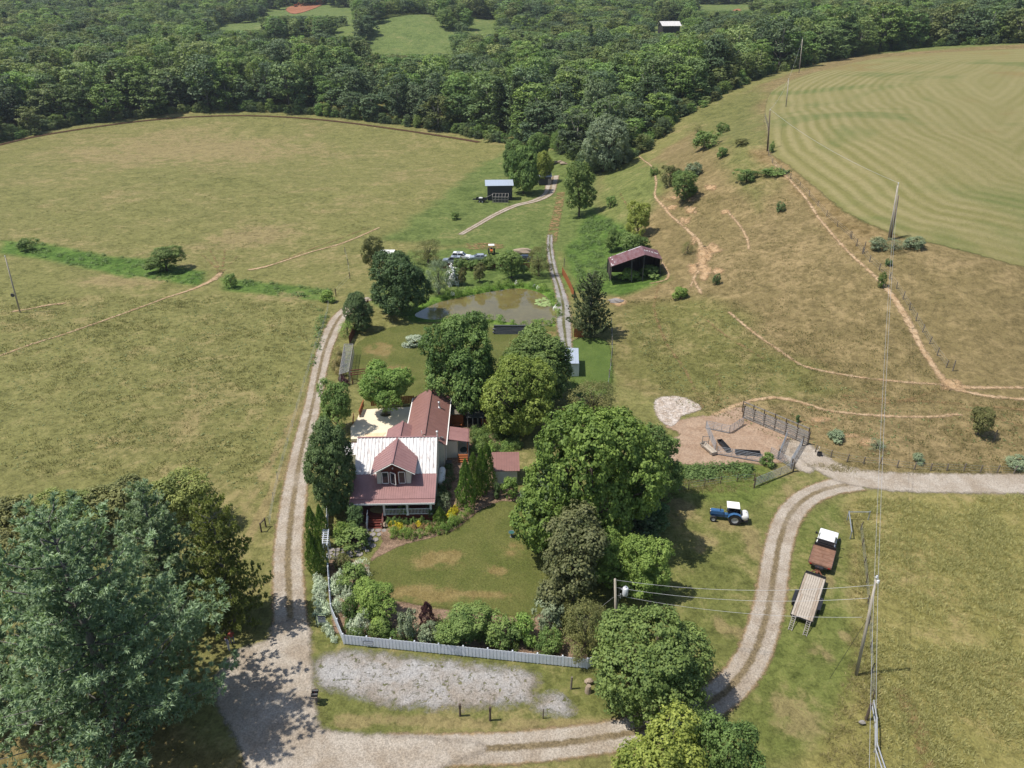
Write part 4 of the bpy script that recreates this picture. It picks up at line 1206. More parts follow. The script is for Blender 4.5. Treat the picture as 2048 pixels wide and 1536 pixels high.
# ------------------------------------------------------------------ building materials
B_white = mat('white_metal_roof', (.66,.64,.62), .45, .0, col2=(.36,.31,.29), scale=1.8, stretch=(2.4, .10, 1), thr=(.50, .66), spec=.5)
B_maroon = mat('maroon_metal', S(184,138,134), .42, 0, var=.10, scale=1.2, spec=.5)
B_brown = mat('brown_metal', S(170,125,116), .45, 0, var=.08, scale=1.2, spec=.5)
B_cream = mat('cream_paint', (.62,.60,.50), .7, 0, var=.06, scale=3)
B_trim = mat('white_trim', (.76,.75,.71), .6, 0, var=.05, scale=4)
B_red = mat('redwood_stain', S(128,62,52), .6, 0, var=.2, scale=5, stretch=(1, 1, 1))
B_cedar = mat('cedar_boards', S(186,110,62), .65, 0, var=.25, scale=4, stretch=(4, 4, .6))
B_glass = mat('window_glass', (.03,.032,.036), .05, 0, var=.1, scale=1, spec=.7)
B_dark = mat('dark_interior', (.03,.027,.025), .9, 0, var=.2, scale=3)
B_wallred = mat('porch_wall', S(96,48,42), .8, 0, var=.2, scale=3)
B_steel = mat('galvanised', (.55,.55,.55), .4, .6, var=.12, scale=6)
B_terr = mat('cream_terrace', (.68,.59,.44), .8, 0, var=.06, scale=1.4)
B_tan = mat('tan_step', (.66,.50,.32), .8, 0, var=.08, scale=1.5)
B_wood = mat('weathered_wood', S(216,203,186), .85, 0, var=.35, scale=5, stretch=(.5, 5, 5))
B_greyw = mat('grey_wood', S(182,175,166), .9, 0, var=.3, scale=6, stretch=(1, 1, .4))
B_shingle = mat('asphalt_shingle', S(142,134,118), .9, 0, var=.25, scale=9)
B_block = mat('concrete_block', S(138,138,142), .9, 0, var=.15, scale=5)
B_mortar = mat('mortar', S(104,104,106), .95, 0, var=.1, scale=8)
B_rust = mat('rusted_metal_roof', S(160,126,130), .6, .1, col2=S(138,88,88), scale=1.5, stretch=(1, .3, 1), thr=(.4, .62))
B_char = mat('charcoal_siding', S(78,82,80), .7, 0, var=.1, scale=5)
B_pale = mat('pale_metal_roof', (.40,.45,.52), .4, .2, var=.06, scale=2)
B_black = mat('black_plastic', (.022,.022,.024), .45, 0, var=.2, scale=4)
B_rub = mat('tyre_rubber', (.024,.024,.024), .85, 0, var=.2, scale=12)
B_vinyl = mat('white_vinyl', (.62,.65,.70), .45, 0, var=.05, scale=3)
B_rug = mat('braided_rug', S(196,178,124), .9, 0, var=.18, scale=6)
B_stone = mat('flagstone', S(186,176,166), .85, 0, col2=S(150,146,146), scale=2.2, thr=(.35, .65), bump=.3)
B_rock = mat('garden_rock', S(190,170,146), .9, 0, var=.2, scale=4, bump=.4)
def rib_panel(mb, q, t=.06, pitch=.32, rw=.06, rh=.045):
    """roof sheet: q = eave left, eave right, ridge right, ridge left; ribs run up the slope"""
    q = [Vector(v) for v in q]
    mb.slab(q, t)
    n = (q[1] - q[0]).cross(q[3] - q[0]).normalized()
    k = max(2, int((q[1] - q[0]).length / pitch))
    for i in range(k + 1):
        f = i / k
        a, b = q[0].lerp(q[1], f), q[3].lerp(q[2], f)
        if (b - a).length < .05: continue
        a, b = a + n * rh / 2 + (b - a).normalized() * .012, b + n * rh / 2 - (b - a).normalized() * .012
        mb.bar(a, b, rw, rh, up=n)
    return mb
# ------------------------------------------------------------------ the farmhouse
HO = Vector((-13.95, 69.77, 0))
H = empty('farmhouse', HO, rad(1.5), 'cream farmhouse with white ribbed roof, maroon porch roof and gabled dormer', 'house')
b = MB(); b.box((0, 8.0, 2.05), (9.4, 7.6, 4.1))
b.prism([(4.2, 4.1), (11.8, 4.1), (8.1, 6.75)], -4.7, 4.7, 'x')
b.build('walls', B_cream, H)
b = MB(); rib_panel(b, [(-4.85, 4.15, 4.12), (4.85, 4.15, 4.12), (4.85, 8.1, 6.95), (-4.85, 8.1, 6.95)], .06, .42, .13, .06)
rib_panel(b, [(4.85, 12.1, 4.12), (-4.85, 12.1, 4.12), (-4.85, 8.1, 6.95), (4.85, 8.1, 6.95)], .06, .42, .13, .06)
mr = b.build('main_roof', B_white, H)
b = MB(); b.bar((-4.88, 8.1, 6.99), (4.88, 8.1, 6.99), .22, .06); b.build('ridge_cap', B_maroon, mr)
b = MB(); rib_panel(b, [(-4.95, 0, 2.9), (4.95, 0, 2.9), (4.95, 4.22, 4.16), (-4.95, 4.22, 4.16)], .06, .27, .045, .035)
b.bar((-4.93, .55, 3.10), (4.93, .55, 3.10), .05, .07)
pr = b.build('porch_roof', B_maroon, H)
b = MB(); b.box((0, -.035, 2.78), (9.86, .06, .2)); b.box((-4.97, 2.1, 3.42), (.04, 4.3, .12), M=Matrix.Rotation(math.atan2(1.26, 4.22), 3, 'X')); b.box((4.97, 2.1, 3.42), (.04, 4.3, .12), M=Matrix.Rotation(math.atan2(1.26, 4.22), 3, 'X'))
b.build('fascia', B_trim, pr)
b = MB(); b.box((.0, 2.2, .45), (9.2, 3.6, .9)); b.build('porch_floor', B_red, H)
b = MB(); b.box((0, 4.14, 2.0), (9.2, .1, 2.3)); b.build('front_wall', B_wallred, H)
for x in (-3.8, -1.05, 1.67, 4.42):
    b = MB(); b.box((x, .45, 1.85), (.24, .24, 1.95)); b.box((x, .45, .98), (.32, .32, .16)); b.box((x, .45, 2.68), (.34, .30, .14)); b.build('porch_post', B_trim, H)
def rail(x0, x1, y0, y1, nm='porch_railing', zb=.9, m=None):
    a, c = Vector((x0, y0, 0)), Vector((x1, y1, 0))
    L = (c - a).length
    b = MB(); b.bar(a + Vector((0, 0, zb + .85)), c + Vector((0, 0, zb + .85)), .08, .06); b.bar(a + Vector((0, 0, zb + .12)), c + Vector((0, 0, zb + .12)), .06, .06)
    r_ = b.build(nm, m or B_trim, H)
    k = int(L / .16)
    bb = MB(); bb.box((0, 0, zb + .485), (.045, .045, .67)); me = bb.mesh('baluster', [m or B_trim])
    for i in range(1, k):
        o = link('baluster', me, r_); o.location = a.lerp(c, i / k)
    return r_
rail(1.8, 4.3, .42, .42)
rail(-.92, 1.54, .42, .42)
b = MB()
for i in range(5): b.box((-2.1, .25 - .26 * i, .9 - .18 * (i + 1) + .03), (1.7, .32, .06)); b.box((-2.1, .37 - .26 * i, .9 - .18 * (i + .5) - .05), (1.7, .03, .16))
st = b.build('porch_steps', B_red, H)
for x in (-3.0, -1.2):
    b = MB(); b.bar((x, .35, .85), (x, -1.0, .1), .1, .3); b.box((x, -1.0, .45), (.12, .12, .9)); b.bar((x, .4, 1.7), (x, -1.0, .9), .08, .08); b.build('stair_stringer', B_red if x > -2 else B_trim, st)
# a chair bench and table in the shade of the porch
b = MB(); b.box((2.6, 3.1, 1.35), (2.0, .6, .12)); b.box((2.6, 3.45, 1.7), (2.0, .1, .6))
for x in (1.7, 3.5): b.box((x, 3.1, 1.1), (.1, .5, .4))
tag(b.build('porch_bench', B_vinyl), 'pale bench in the shade at the right end of the front porch', 'bench'); bpy.data.objects['porch_bench'].matrix_world = Matrix.Translation(HO) @ Matrix.Rotation(rad(1.5), 4, 'Z')
b = MB()
for i, f in enumerate((1.0, .78, .56, .34)): b.lathe([(.01, 0), (1.25 * f, 0), (1.25 * f, .02 + .008 * i), (.01, .02 + .008 * i)], (0, 0, 0), 28)
rg = b.build('oval_rug', B_rug); rg.scale = (1, .62, 1); rg.location = HO + Vector((-1.75, 1.5, .905)); tag(rg, 'oval braided tan rug on the porch floor at the head of the steps', 'rug')
# dormer
D = MB(); D.prism([(-2.0, 3.55), (2.0, 3.55), (2.0, 5.62), (0, 6.78), (-2.0, 5.62)], 2.78, 7.6, 'y')
dm = D.build('dormer', B_cream, H)
b = MB(); rib_panel(b, [(-2.62, 7.2, 5.42), (-2.62, 2.32, 5.42), (0, 2.32, 6.93), (0, 8.0, 6.93)], .07, .5, .03, .02)
rib_panel(b, [(2.62, 2.32, 5.42), (2.62, 7.2, 5.42), (0, 8.0, 6.93), (0, 2.32, 6.93)], .07, .5, .03, .02)
b.bar((0, 2.31, 6.97), (0, 7.9, 6.97), .24, .05)
b.build('dormer_roof', B_maroon, dm)
b = MB()
for s in (-1, 1): b.bar((s * 2.6, 2.30, 5.33), (0, 2.30, 6.82), .05, .16, up=(0, 1, 0))
b.build('dormer_fascia', B_trim, dm)
b = MB(); b.box((0, 2.755, 4.62), (2.9, .04, 1.8)); b.prism([(-1.45, 5.52), (1.45, 5.52), (0, 6.45)], 2.735, 2.775, 'y'); b.build('dormer_panel', B_red, dm)
for i, x in enumerate((-.98, 0, .98)):
    w = MB(); hw, hh = .37, .78
    for dx, dz, ww, h2 in ((-hw, 0, .09, 2 * hh), (hw, 0, .09, 2 * hh), (0, hh, 2 * hw - .09, .09), (0, -hh, 2 * hw - .09, .09)): w.box((dx, 0, dz), (ww, .07, h2))
    o = w.build('dormer_window', B_trim, H); o.location = (x, 2.69, 4.62)
    g = MB(); g.box((0, .01, 0), (2 * hw - .08, .02, 2 * hh - .08)); p = g.build('pane', B_glass, o)
    if i == 1: o.rotation_euler = (0, 0, rad(-32)); o.location = (x - .05, 2.5, 4.62); o['label'] = 'middle casement standing open'
b = MB(); b.tube([(0, 2.62, 6.1), (0, 2.45, 6.02)], [.05, .09], 8); b.build('gable_lamp', B_trim, H)
# rear wing and its little gable
b = MB(); b.prism([(.45, 0), (5.35, 0), (5.35, 3.4), (2.9, 4.9), (.45, 3.4)], 11.85, 24.8, 'y'); b.build('rear_wing', B_cream, H)
b = MB(); rib_panel(b, [(.15, 25.1, 3.36), (.15, 11.9, 3.36), (2.9, 11.9, 5.05), (2.9, 25.1, 5.05)], .07, .9, .02, .012)
rib_panel(b, [(5.65, 11.9, 3.36), (5.65, 25.1, 3.36), (2.9, 25.1, 5.05), (2.9, 11.9, 5.05)], .07, .9, .02, .012)
b.bar((2.9, 11.88, 5.09), (2.9, 25.12, 5.09), .30, .05)
wr = b.build('wing_roof', B_brown, H)
b = MB(); b.bar((.09, 11.95, 3.30), (.09, 25.05, 3.30), .12, .13); b.bar((5.71, 11.95, 3.30), (5.71, 25.05, 3.30), .12, .13); b.bar((5.62, 12.1, 3.2), (5.62, 12.1, .2), .08, .08); b.build('gutter', B_trim, wr)
b = MB(); b.prism([(-2.1, 0), (1.4, 0), (1.4, 3.4), (-.35, 4.4), (-2.1, 3.4)], 11.9, 15.9, 'y'); b.build('rear_gable', B_cream, H)
b = MB(); rib_panel(b, [(-2.45, 16.2, 3.32), (-2.45, 11.7, 3.32), (-.35, 11.7, 4.58), (-.35, 16.2, 4.58)], .07, .9, .02, .012)
rib_panel(b, [(1.75, 11.7, 3.32), (1.75, 16.2, 3.32), (-.35, 16.2, 4.58), (-.35, 11.7, 4.58)], .07, .9, .02, .012)
b.bar((-.35, 11.68, 4.62), (-.35, 16.22, 4.62), .26, .05); b.build('rear_gable_roof', B_maroon, H)
def flue(x, y, z, h):
    b = MB(); b.lathe([(.28, 0), (.16, .16), (.11, .2), (.11, h), (.17, h + .01), (.17, h + .14), (.05, h + .2)], (x, y, z), 12); b.build('flue_pipe', B_steel, H)
flue(4.25, 20.6, 4.15, .8); flue(4.5, 12.6, 4.0, .95)
b = MB(); b.tube([(2.6, 12.2, 4.8), (2.55, 12.0, 5.5)], .04, 6); b.build('vent_pipe', B_trim, H)
b = MB(); b.lathe([(.02, 0), (.2, .03), (.36, .12), (.36, .14), (.19, .05), (.02, .02)], (0, 0, 0), 16); d_ = b.build('satellite_dish', B_steel, H); d_.location = (5.0, 12.9, 3.75); d_.rotation_euler = (rad(-50), rad(-30), 0)
b = MB(); b.bar((5.1, 13.0, 3.4), (5.0, 12.9, 3.75), .05); b.build('dish_arm', B_steel, H)
# side room, covered side porch and steps
b = MB(); b.box((6.15, 15.5, 1.35), (1.7, 3.0, 2.7)); b.build('side_room', B_cream, H)
b = MB(); rib_panel(b, [(8.55, 13.7, 2.72), (8.55, 17.1, 2.72), (5.75, 17.1, 3.16), (5.75, 13.7, 3.16)], .07, .9, .02, .012)
b.bar((8.40, 13.72, 2.80), (8.40, 17.08, 2.80), .05, .04); b.build('side_porch_roof', B_maroon, H)
b = MB(); b.box((7.75, 15.4, .4), (1.5, 3.2, .8)); b.build('side_porch_floor', B_wood, H)
for y in (13.95, 16.9): b = MB(); b.box((8.35, y, 1.72), (.12, .12, 1.86)); b.build('side_porch_post', B_cedar, H)
b = MB()
for i in range(4): b.box((7.7, 13.65 - .28 * i, .68 - .17 * i), (1.3, .3, .06)); b.box((7.1, 13.65 - .28 * i, .6 - .17 * i), (.06, .3, .14)); b.box((8.3, 13.65 - .28 * i, .6 - .17 * i), (.06, .3, .14))
b.build('side_steps', B_cedar, H)
b = MB(); b.lathe([(.01, 0), (.62, 0), (.62, .02), (.01, .02)], (0, 0, 0), 20); o = b.build('door_mat', mat('dark_green_mat', S(64,80,72), .9, 0, .15, 5)); o.scale = (.8, 1.2, 1); o.location = HO + Vector((7.4, 15.0, .803)); tag(o, 'dark green oval mat on the side porch of the house', 'mat')
b = MB(); b.box((0, 0, .45), (.8, .8, .9)); b.box((0, 0, .93), (.74, .74, .06))
for i in range(5): b.box((-.41, -.32 + .16 * i, .45), (.02, .05, .8)); b.box((-.32 + .16 * i, -.41, .45), (.05, .02, .8))
o = b.build('heat_pump', B_char); o.location = HO + Vector((5.6, 11.8, 0)); tag(o, 'dark boxy heat pump unit beside the cream side room', 'appliance')
# lean-to at the left
b = MB(); b.box((-6.9, 12.6, 1.2), (4.0, 2.0, 2.4)); b.build('lean_to', B_cream, H)
b = MB(); rib_panel(b, [(-9.2, 11.3, 2.45), (-4.9, 11.3, 2.45), (-4.9, 13.8, 2.75), (-9.2, 13.8, 2.75)], .05, .4, .06, .03); b.build('lean_to_roof', B_white, H)
b = MB(); b.bar((-9.0, 14.1, 2.6), (-4.9, 14.1, 2.6), .12, .1); b.bar((-9.0, 14.1, 2.55), (-9.0, 14.1, 0), .12); b.build('lean_to_beam', B_red, H)
# propane tank
t = empty('propane_tank', (-9.0, 78.6, 0), rad(2), 'white horizontal propane tank against the right wall of the house', 'gas tank')
b = MB(); b.lathe([(.02, -1.75), (.25, -1.68), (.4, -1.5), (.45, -1.3), (.45, 1.3), (.4, 1.5), (.25, 1.68), (.02, 1.75)], (0, 0, .75), 18, 'y'); b.build('tank_shell', B_trim, t, True)
b = MB(); b.lathe([(.14, 0), (.14, .16), (.05, .2)], (0, 0, 1.19), 12); b.build('valve_dome', B_trim, t)
for y in (-1, 1): b = MB(); b.box((0, y, .17), (.6, .12, .34)); b.build('tank_foot', B_steel, t)
# cream terrace with a round hole for the tree
T = empty('terrace', (0, 0, 0), 0, 'cream coloured terrace behind the house with a tree in its round hole', 'terrace')
out = [tuple(at(*p, .5)[:2]) for p in ((722,819),(826,813.5),(828,823),(818,846),(800,870),(776,876),(702,878),(701,855),(715,836))]
tc = at(772, 828, .5); R_ = .85
ring = [(tc.x + R_ * math.cos(a), tc.y + R_ * math.sin(a)) for a in np.linspace(0, 2 * PI, 25)[:-1]]
bm = bmesh.new()
def loop(pts): 
    vs_ = [bm.verts.new((x, y, .5)) for x, y in pts]; return [bm.edges.new((vs_[i], vs_[(i + 1) % len(vs_)])) for i in range(len(vs_))]
es = loop(out) + loop(ring)
bmesh.ops.triangle_fill(bm, edges=es, use_beauty=True)
for f in list(bm.faces):
    c = f.calc_center_median()
    if math.hypot(c.x - tc.x, c.y - tc.y) < R_ * .8: bm.faces.remove(f)
ex = bmesh.ops.extrude_face_region(bm, geom=list(bm.faces))
bmesh.ops.translate(bm, verts=[v for v in ex['geom'] if isinstance(v, bmesh.types.BMVert)], vec=(0, 0, -.45))
bmesh.ops.recalc_face_normals(bm, faces=bm.faces)
me = bpy.data.meshes.new('terrace_slab'); bm.to_mesh(me); bm.free()
link('terrace_slab', me, T, B_terr)
q = [at(*p, .56) for p in ((729,867),(772,864.5),(763,874),(735,876.5))]
b = MB(); b.slab([(v.x, v.y, .54) for v in (q[3], q[2], q[1], q[0])], .03); b.build('tan_mat', B_tan, T)
def boards(name, a, c, h, n, m, parent, z0=0, w=None, t=.03, post=True, gap=.02):
    """upright boards side by side, each its own piece"""
    a, c = Vector(a), Vector(c)
    L = (c - a).length; d = (c - a).normalized(); an = math.atan2(d.y, d.x)
    w = (L / n - gap) if w is None else w
    bb = MB(); bb.box((0, 0, h / 2), (w, t, h)); me = bb.mesh(name, [m])
    for i in range(n):
        p = a.lerp(c, (i + .5) / n)
        o = link(name, me, parent); o.location = (p.x, p.y, p.z + z0 + random.uniform(-.02, .02)); o.rotation_euler = (0, 0, an)
tr = empty('terrace_railing', (0, 0, 0), 0, 'orange cedar railing along the left edge of the cream terrace', 'railing')
pa, pb = at(719, 835, .5), at(728, 812, .5)
boards('railing_board', pa, pb, 1.0, 14, B_cedar, tr)
b = MB(); b.bar(pa + Vector((0, 0, 1.05)), pb + Vector((0, 0, 1.05)), .14, .05); b.build('handrail', B_cedar, tr)
pc = at(706, 852, .3)
boards('railing_board', pc, pa + Vector((-.8, 0, 0)), .9, 10, B_cedar, tr)
tr2 = empty('cedar_fence', (0, 0, 0), 0, 'orange cedar fence closing the far side of the cream terrace', 'fence')
pa, pb = at(742, 812, .2), at(829, 806, .2)
boards('fence_board', pa, pb, 1.3, 26, B_cedar, tr2)
# small outbuildings beside the wing
s = empty('cedar_shed', (-8.1, 92.2, 0), rad(1), 'orange cedar shed with grey shingle roof beside the brown roofed wing', 'shed')
b = MB(); b.box((0, 1.7, 1.1), (1.9, 3.3, 2.2)); b.build('shed_core', B_dark, s)
bb = MB(); bb.box((0, 0, 0), (2.0, .05, .19)); me = bb.mesh('siding_board', [B_cedar])
for i in range(11): o = link('siding_board', me, s); o.location = (0, .0, .1 + .2 * i)
bb = MB(); bb.box((0, 0, 0), (.05, 3.3, .19)); me = bb.mesh('siding_board', [B_cedar])
for i in range(11): o = link('siding_board', me, s); o.location = (1.0, 1.68, .1 + .2 * i)
b = MB(); b.slab([(-1.15, -.3, 2.3), (1.15, -.3, 2.3), (1.15, 3.6, 2.75), (-1.15, 3.6, 2.75)], .1)
for i in range(9): b.slab([(-1.16, -.31 + .43 * i, 2.33 + .05 * i), (1.16, -.31 + .43 * i, 2.33 + .05 * i), (1.16, .14 + .43 * i, 2.36 + .05 * i), (-1.16, .14 + .43 * i, 2.36 + .05 * i)], .03)
b.build('shed_roof', B_shingle, s)
b = MB(); b.box((.2, -.35, .6), (1.2, .5, .06)); b.box((-.3, -.35, .3), (.06, .4, .6)); b.box((.75, -.35, .3), (.06, .4, .6)); b.build('work_shelf', B_cedar, s)
o = MB().box((0, 0, .35), (1.3, .9, .7), taper=.8).build('covered_grill', mat('grey_cover', S(190,196,190), .8, 0, .12, 3), bevel=.08); o.location = (-8.4, 90.6, 0); tag(o, 'grey covered grill in front of the orange cedar shed', 'grill')
s = empty('firewood_shelter', (-5.3, 91.8, 0), rad(-4), 'open dark shelter with flat grey roof right of the cedar shed', 'shelter')
b = MB(); b.slab([(-1.2, -.6, 2.15), (1.3, -.6, 2.15), (1.3, 1.6, 2.4), (-1.2, 1.6, 2.4)], .08); b.build('roof', B_char, s)
for x in (-1.05, -.3, .45, 1.15): b = MB(); b.box((x, -.45, 1.04), (.1, .1, 2.08)); b.build('post', B_greyw, s)
b = MB(); b.box((0, 1.3, 1.0), (2.4, .1, 2.0)); b.build('back_wall', B_dark, s)
s = empty('cedar_fence', (0, 0, 0), 0, 'short orange fence panel right of the dark firewood shelter', 'fence')
boards('fence_board', at(962, 852), at(984, 856), 1.3, 12, B_cedar, s)
s = empty('garden_shed', (-.9, 77.6, 0), rad(1), 'small white shed with brown ribbed roof behind the row of arborvitae', 'shed')
b = MB(); b.box((0, 1.8, 1.15), (3.1, 3.2, 2.3)); b.build('walls', B_trim, s)
b = MB(); rib_panel(b, [(-1.75, -.25, 2.3), (1.85, -.25, 2.3), (1.85, 3.5, 2.75), (-1.75, 3.5, 2.75)], .06, .3, .045, .035); b.build('roof', B_brown, s)
# wire enclosure on the left
s = empty('wire_cage', (0, 0, 0), 0, 'long grey wire cage on posts beside the driveway', 'cage')
c4 = [at(*p, 2.2) for p in ((688.5,688),(706,688),(697,743),(678,749))]
b = MB()
for i in range(4): b.bar(c4[i], c4[(i + 1) % 4], .07); b.bar(c4[i], c4[i] - Vector((0, 0, 2.2)), .07)
for i in range(1, 7):
    f = i / 7; p, q = c4[0].lerp(c4[3], f), c4[1].lerp(c4[2], f)
    b.bar(p, q, .06); b.bar(p, p - Vector((0, 0, 2.2)), .05); b.bar(q, q - Vector((0, 0, 2.2)), .05)
for e in ((0, 3), (1, 2)): b.bar(c4[e[0]] - Vector((0, 0, 1.1)), c4[e[1]] - Vector((0, 0, 1.1)), .05)
b.bar(c4[3].lerp(c4[2], .5) + Vector((0, .6, .02)), c4[2].lerp(c4[1], .12) + Vector((0, 0, .02)), .06)
b.build('cage_frame', B_greyw, s)
b = MB()
for i in range(1, 16):
    f = i / 16; b.bar(c4[0].lerp(c4[1], f), c4[3].lerp(c4[2], f), .014)
for i in range(1, 60):
    f = i / 60; b.bar(c4[0].lerp(c4[3], f), c4[1].lerp(c4[2], f), .012); 
    for e in ((0, 3), (1, 2)): p = c4[e[0]].lerp(c4[e[1]], f); b.bar(p, p - Vector((0, 0, 2.2)), .012)
tag(b.build('wire_mesh', B_steel, s), kind='stuff')
s = empty('pergola', (0, 0, 0), 0, 'low brown timber pergola between the wire cage and the bright tree', 'pergola')
for y in (741, 746, 750): 
    a, c = at(699, y, 2.0), at(736, y - 4, 2.0)
    b = MB(); b.bar(a, c, .12, .1); b.build('beam', B_red, s)
for x in (703, 732): b = MB(); p = at(x, 746, 2.0); b.bar(p, p - Vector((0, 0, 2.0)), .12); b.build('post', B_red, s)
# concrete block wall below the pond
s = empty('block_wall', (0, 0, 0), 0, 'grey concrete block retaining wall between the pond and the tall trees', 'wall')
a, c = at(988, 668), at(1078, 668)
a, c = Vector((a.x, a.y - .3, -.3)), Vector((c.x, c.y - .3, -.3))
L = (c - a).length
b = MB(); b.box(((a + c) / 2) + Vector((0, .28, .95)), (L, .2, 2.1)); b.build('wall_core', B_mortar, s)
bb = MB(); bb.box((0, 0, 0), (.96, .3, .27)); me1 = bb.mesh('block', [B_block])
n_ = int(L / 1.0)
for row in range(6):
    for i in range(n_):
        o = link('block', me1, s); o.location = a + Vector(((i + .5 + (.5 if row % 2 else 0)) * 1.0 - .25, .12 + random.uniform(-.012, .012), .15 + .3 * row))
b = MB(); b.box((a + c) / 2 + Vector((.2, .2, 2.03)), (L + .4, .5, .12)); b.build('coping', B_char, s)
# white shed by the green side lawn
s = empty('white_shed', (0, 0, 0), 0, 'small shed with plain white roof half hidden by the dense tree', 'shed')
q = [at(*p, 2.5) for p in ((1130,727),(1157.5,727),(1156.5,696),(1132,695.5))]
b = MB(); rib_panel(b, q, .06, .5, .04, .03); b.build('roof', B_pale, s)
ctr = sum((Vector(v) for v in q), Vector()) / 4
b = MB(); b.box((ctr.x, ctr.y, 1.2), (2.0, (q[3] - q[0]).length * .9, 2.35)); b.build('walls', B_trim, s)
# rusty barn
Bn = empty('barn', (0, 0, 0), 0, 'open old barn with a rusted purple-brown roof at the foot of the slope', 'barn')
base = at(1290, 556)
zb = base.z - .3
rf, lf, gf_ = at(1290.4, 509.3, zb + 6.2), at(1222, 533.5, zb + 3.3), at(1324.5, 518.6, zb + 4.9)
dback = Vector((.15, 6.6, 0))
b = MB(); rib_panel(b, [lf + dback, lf, rf, rf + dback], .05, .7, .03, .02)
rib_panel(b, [gf_, gf_ + dback, rf + dback, rf], .05, .7, .03, .02)
rr0 = b.build('roof', B_rust, Bn)
b = MB()
for q_, u0, v0, u1, v1 in [(0,.03,.10,.10,.05),(0,.03,.12,.05,.30),(0,.12,.28,.15,.33),(0,.08,.60,.11,.70),(0,.05,.86,.08,.93),(0,.60,.93,.98,.975),(0,.25,.95,.55,.985),(1,.12,.50,.2,.6),(1,.24,.5,.3,.62),(1,.40,.5,.5,.6),(1,.58,.52,.64,.62),(1,.72,.5,.8,.6),(1,.86,.48,.92,.60)]:
    qq = [lf + dback, lf, rf, rf + dback] if q_ == 0 else [gf_, gf_ + dback, rf + dback, rf]
    nn = (qq[1] - qq[0]).cross(qq[3] - qq[0]).normalized() * .03
    # u runs from eave to ridge, v along the eave from the front
    P = lambda u, v: (qq[1] if q_ == 0 else qq[0]).lerp(qq[2] if q_ == 0 else qq[3], u).lerp((qq[0] if q_ == 0 else qq[1]).lerp(qq[3] if q_ == 0 else qq[2], u), v) + nn
    b.slab([P(u0, v0), P(u1, v0), P(u1, v1), P(u0, v1)], .012)
b.build('bare_patches', mat('bare_zinc', (.62,.60,.58), .5, .2, .1, 5), rr0)
gl = lambda v, k=.25: Vector((v.x, v.y + k, zb))
b = MB()
for v in (lf, rf, gf_):
    for dv in (Vector((0, .3, 0)), dback - Vector((0, .3, 0))): p = v + dv; b.bar((p.x * .997, p.y, v.z - .1), (p.x * .997, p.y, zb), .16)
m_ = lf.lerp(rf, .62); b.bar((m_.x, m_.y + .3, m_.z - .1), (m_.x + .3, m_.y + .3, zb), .2)
b.bar(Vector((m_.x - .1, m_.y + .35, m_.z - .45)), Vector((rf.x - 2.0, rf.y + .35, m_.z - .3)), .15)
b.build('posts', B_char, Bn)
b = MB()
bk = lambda v: v + dback - Vector((0, .35, .1))
b.add([(bk(lf).x, bk(lf).y, zb), (bk(gf_).x, bk(gf_).y, zb), tuple(bk(gf_)), tuple(bk(rf)), tuple(bk(lf))], [(0, 1, 2, 3, 4)])
b.slab([(lf.x + .2, lf.y + .4, lf.z - .1), (lf.x + .2, bk(lf).y, lf.z - .1), (lf.x + .2, bk(lf).y, zb), (lf.x + .2, lf.y + .4, zb)], .05)
b.slab([(gf_.x - .25, bk(gf_).y, gf_.z - .1), (gf_.x - .25, gf_.y + .4, gf_.z - .1), (gf_.x - .25, gf_.y + .4, zb), (gf_.x - .25, bk(gf_).y, zb)], .05)
b.build('walls', mat('old_boards', S(84,74,66), .95, 0, .3, 4, stretch=(1, 1, .3)), Bn)
# grey shed and lean-to cage up the drive
g0 = at(1000, 401)
s = empty('grey_shed', g0, rad(3), 'dark grey shed with pale single slope roof beside the round tree clump', 'shed')
k_ = 1 / pxm(g0)
w_ = 52 * k_
hh = height_to(g0, 371)
b = MB(); b.box((0, 2.0, hh / 2), (w_ * .95, 4.0, hh)); b.build('walls', B_char, s)
b = MB(); rib_panel(b, [(-w_ * .56, -.4, hh + .02), (w_ * .52, -.4, hh + .02), (w_ * .52, 4.5, hh + .9), (-w_ * .56, 4.5, hh + .9)], .08, .8, .05, .04); b.build('roof', B_pale, s)
b = MB()
for x in np.linspace(-w_ * .46, w_ * .46, 10): b.box((x, -.03, hh / 2), (.05, .05, hh * .98))
b.build('batten', B_char, s)
c0 = at(1001, 404)
s = empty('timber_cage', c0, rad(-4), 'grey timber frame leaning in front of the dark grey shed', 'cage')
b = MB()
W2, H2, D2 = 5.0, 2.2, 1.6
for x in np.linspace(-W2 / 2, W2 / 2, 6): b.bar((x, -D2 / 2, 0), (x, -D2 / 2, H2 * .8), .12); b.bar((x, -D2 / 2, H2 * .8), (x, D2 / 2, H2 * 1.15), .1)
for z in (.1, .9, H2 * .8): b.bar((-W2 / 2, -D2 / 2, z), (W2 / 2, -D2 / 2, z), .12)
b.bar((-W2 / 2, D2 / 2, H2 * 1.15), (W2 / 2, D2 / 2, H2 * 1.15), .12); b.bar((-W2 / 2, -D2 / 2, .1), (-W2 / 4, -D2 / 2, 1.7), .1); b.bar((-W2 / 2 - 2, -D2 / 2, 1.6), (-W2 / 2, D2 / 2, 2.2), .12); b.bar((-W2 / 2 - 2, -D2 / 2, 1.6), (-W2 / 2 - 2, -D2 / 2, 0), .12)
b.build('frame', B_greyw, s)
b = MB(); b.box((.1, .1, .8), (W2 * .9, D2 * .8, 1.5)); b.build('stacked_boards', B_char, s)
g1 = at(1098, 370)
s = empty('grey_garage', g1, rad(0), 'small grey garage tucked behind the yellowing tree of the clump', 'garage')
b = MB(); b.box((-1.4, 2.5, 1.4), (4.2, 5, 2.8)); b.build('walls', B_char, s)
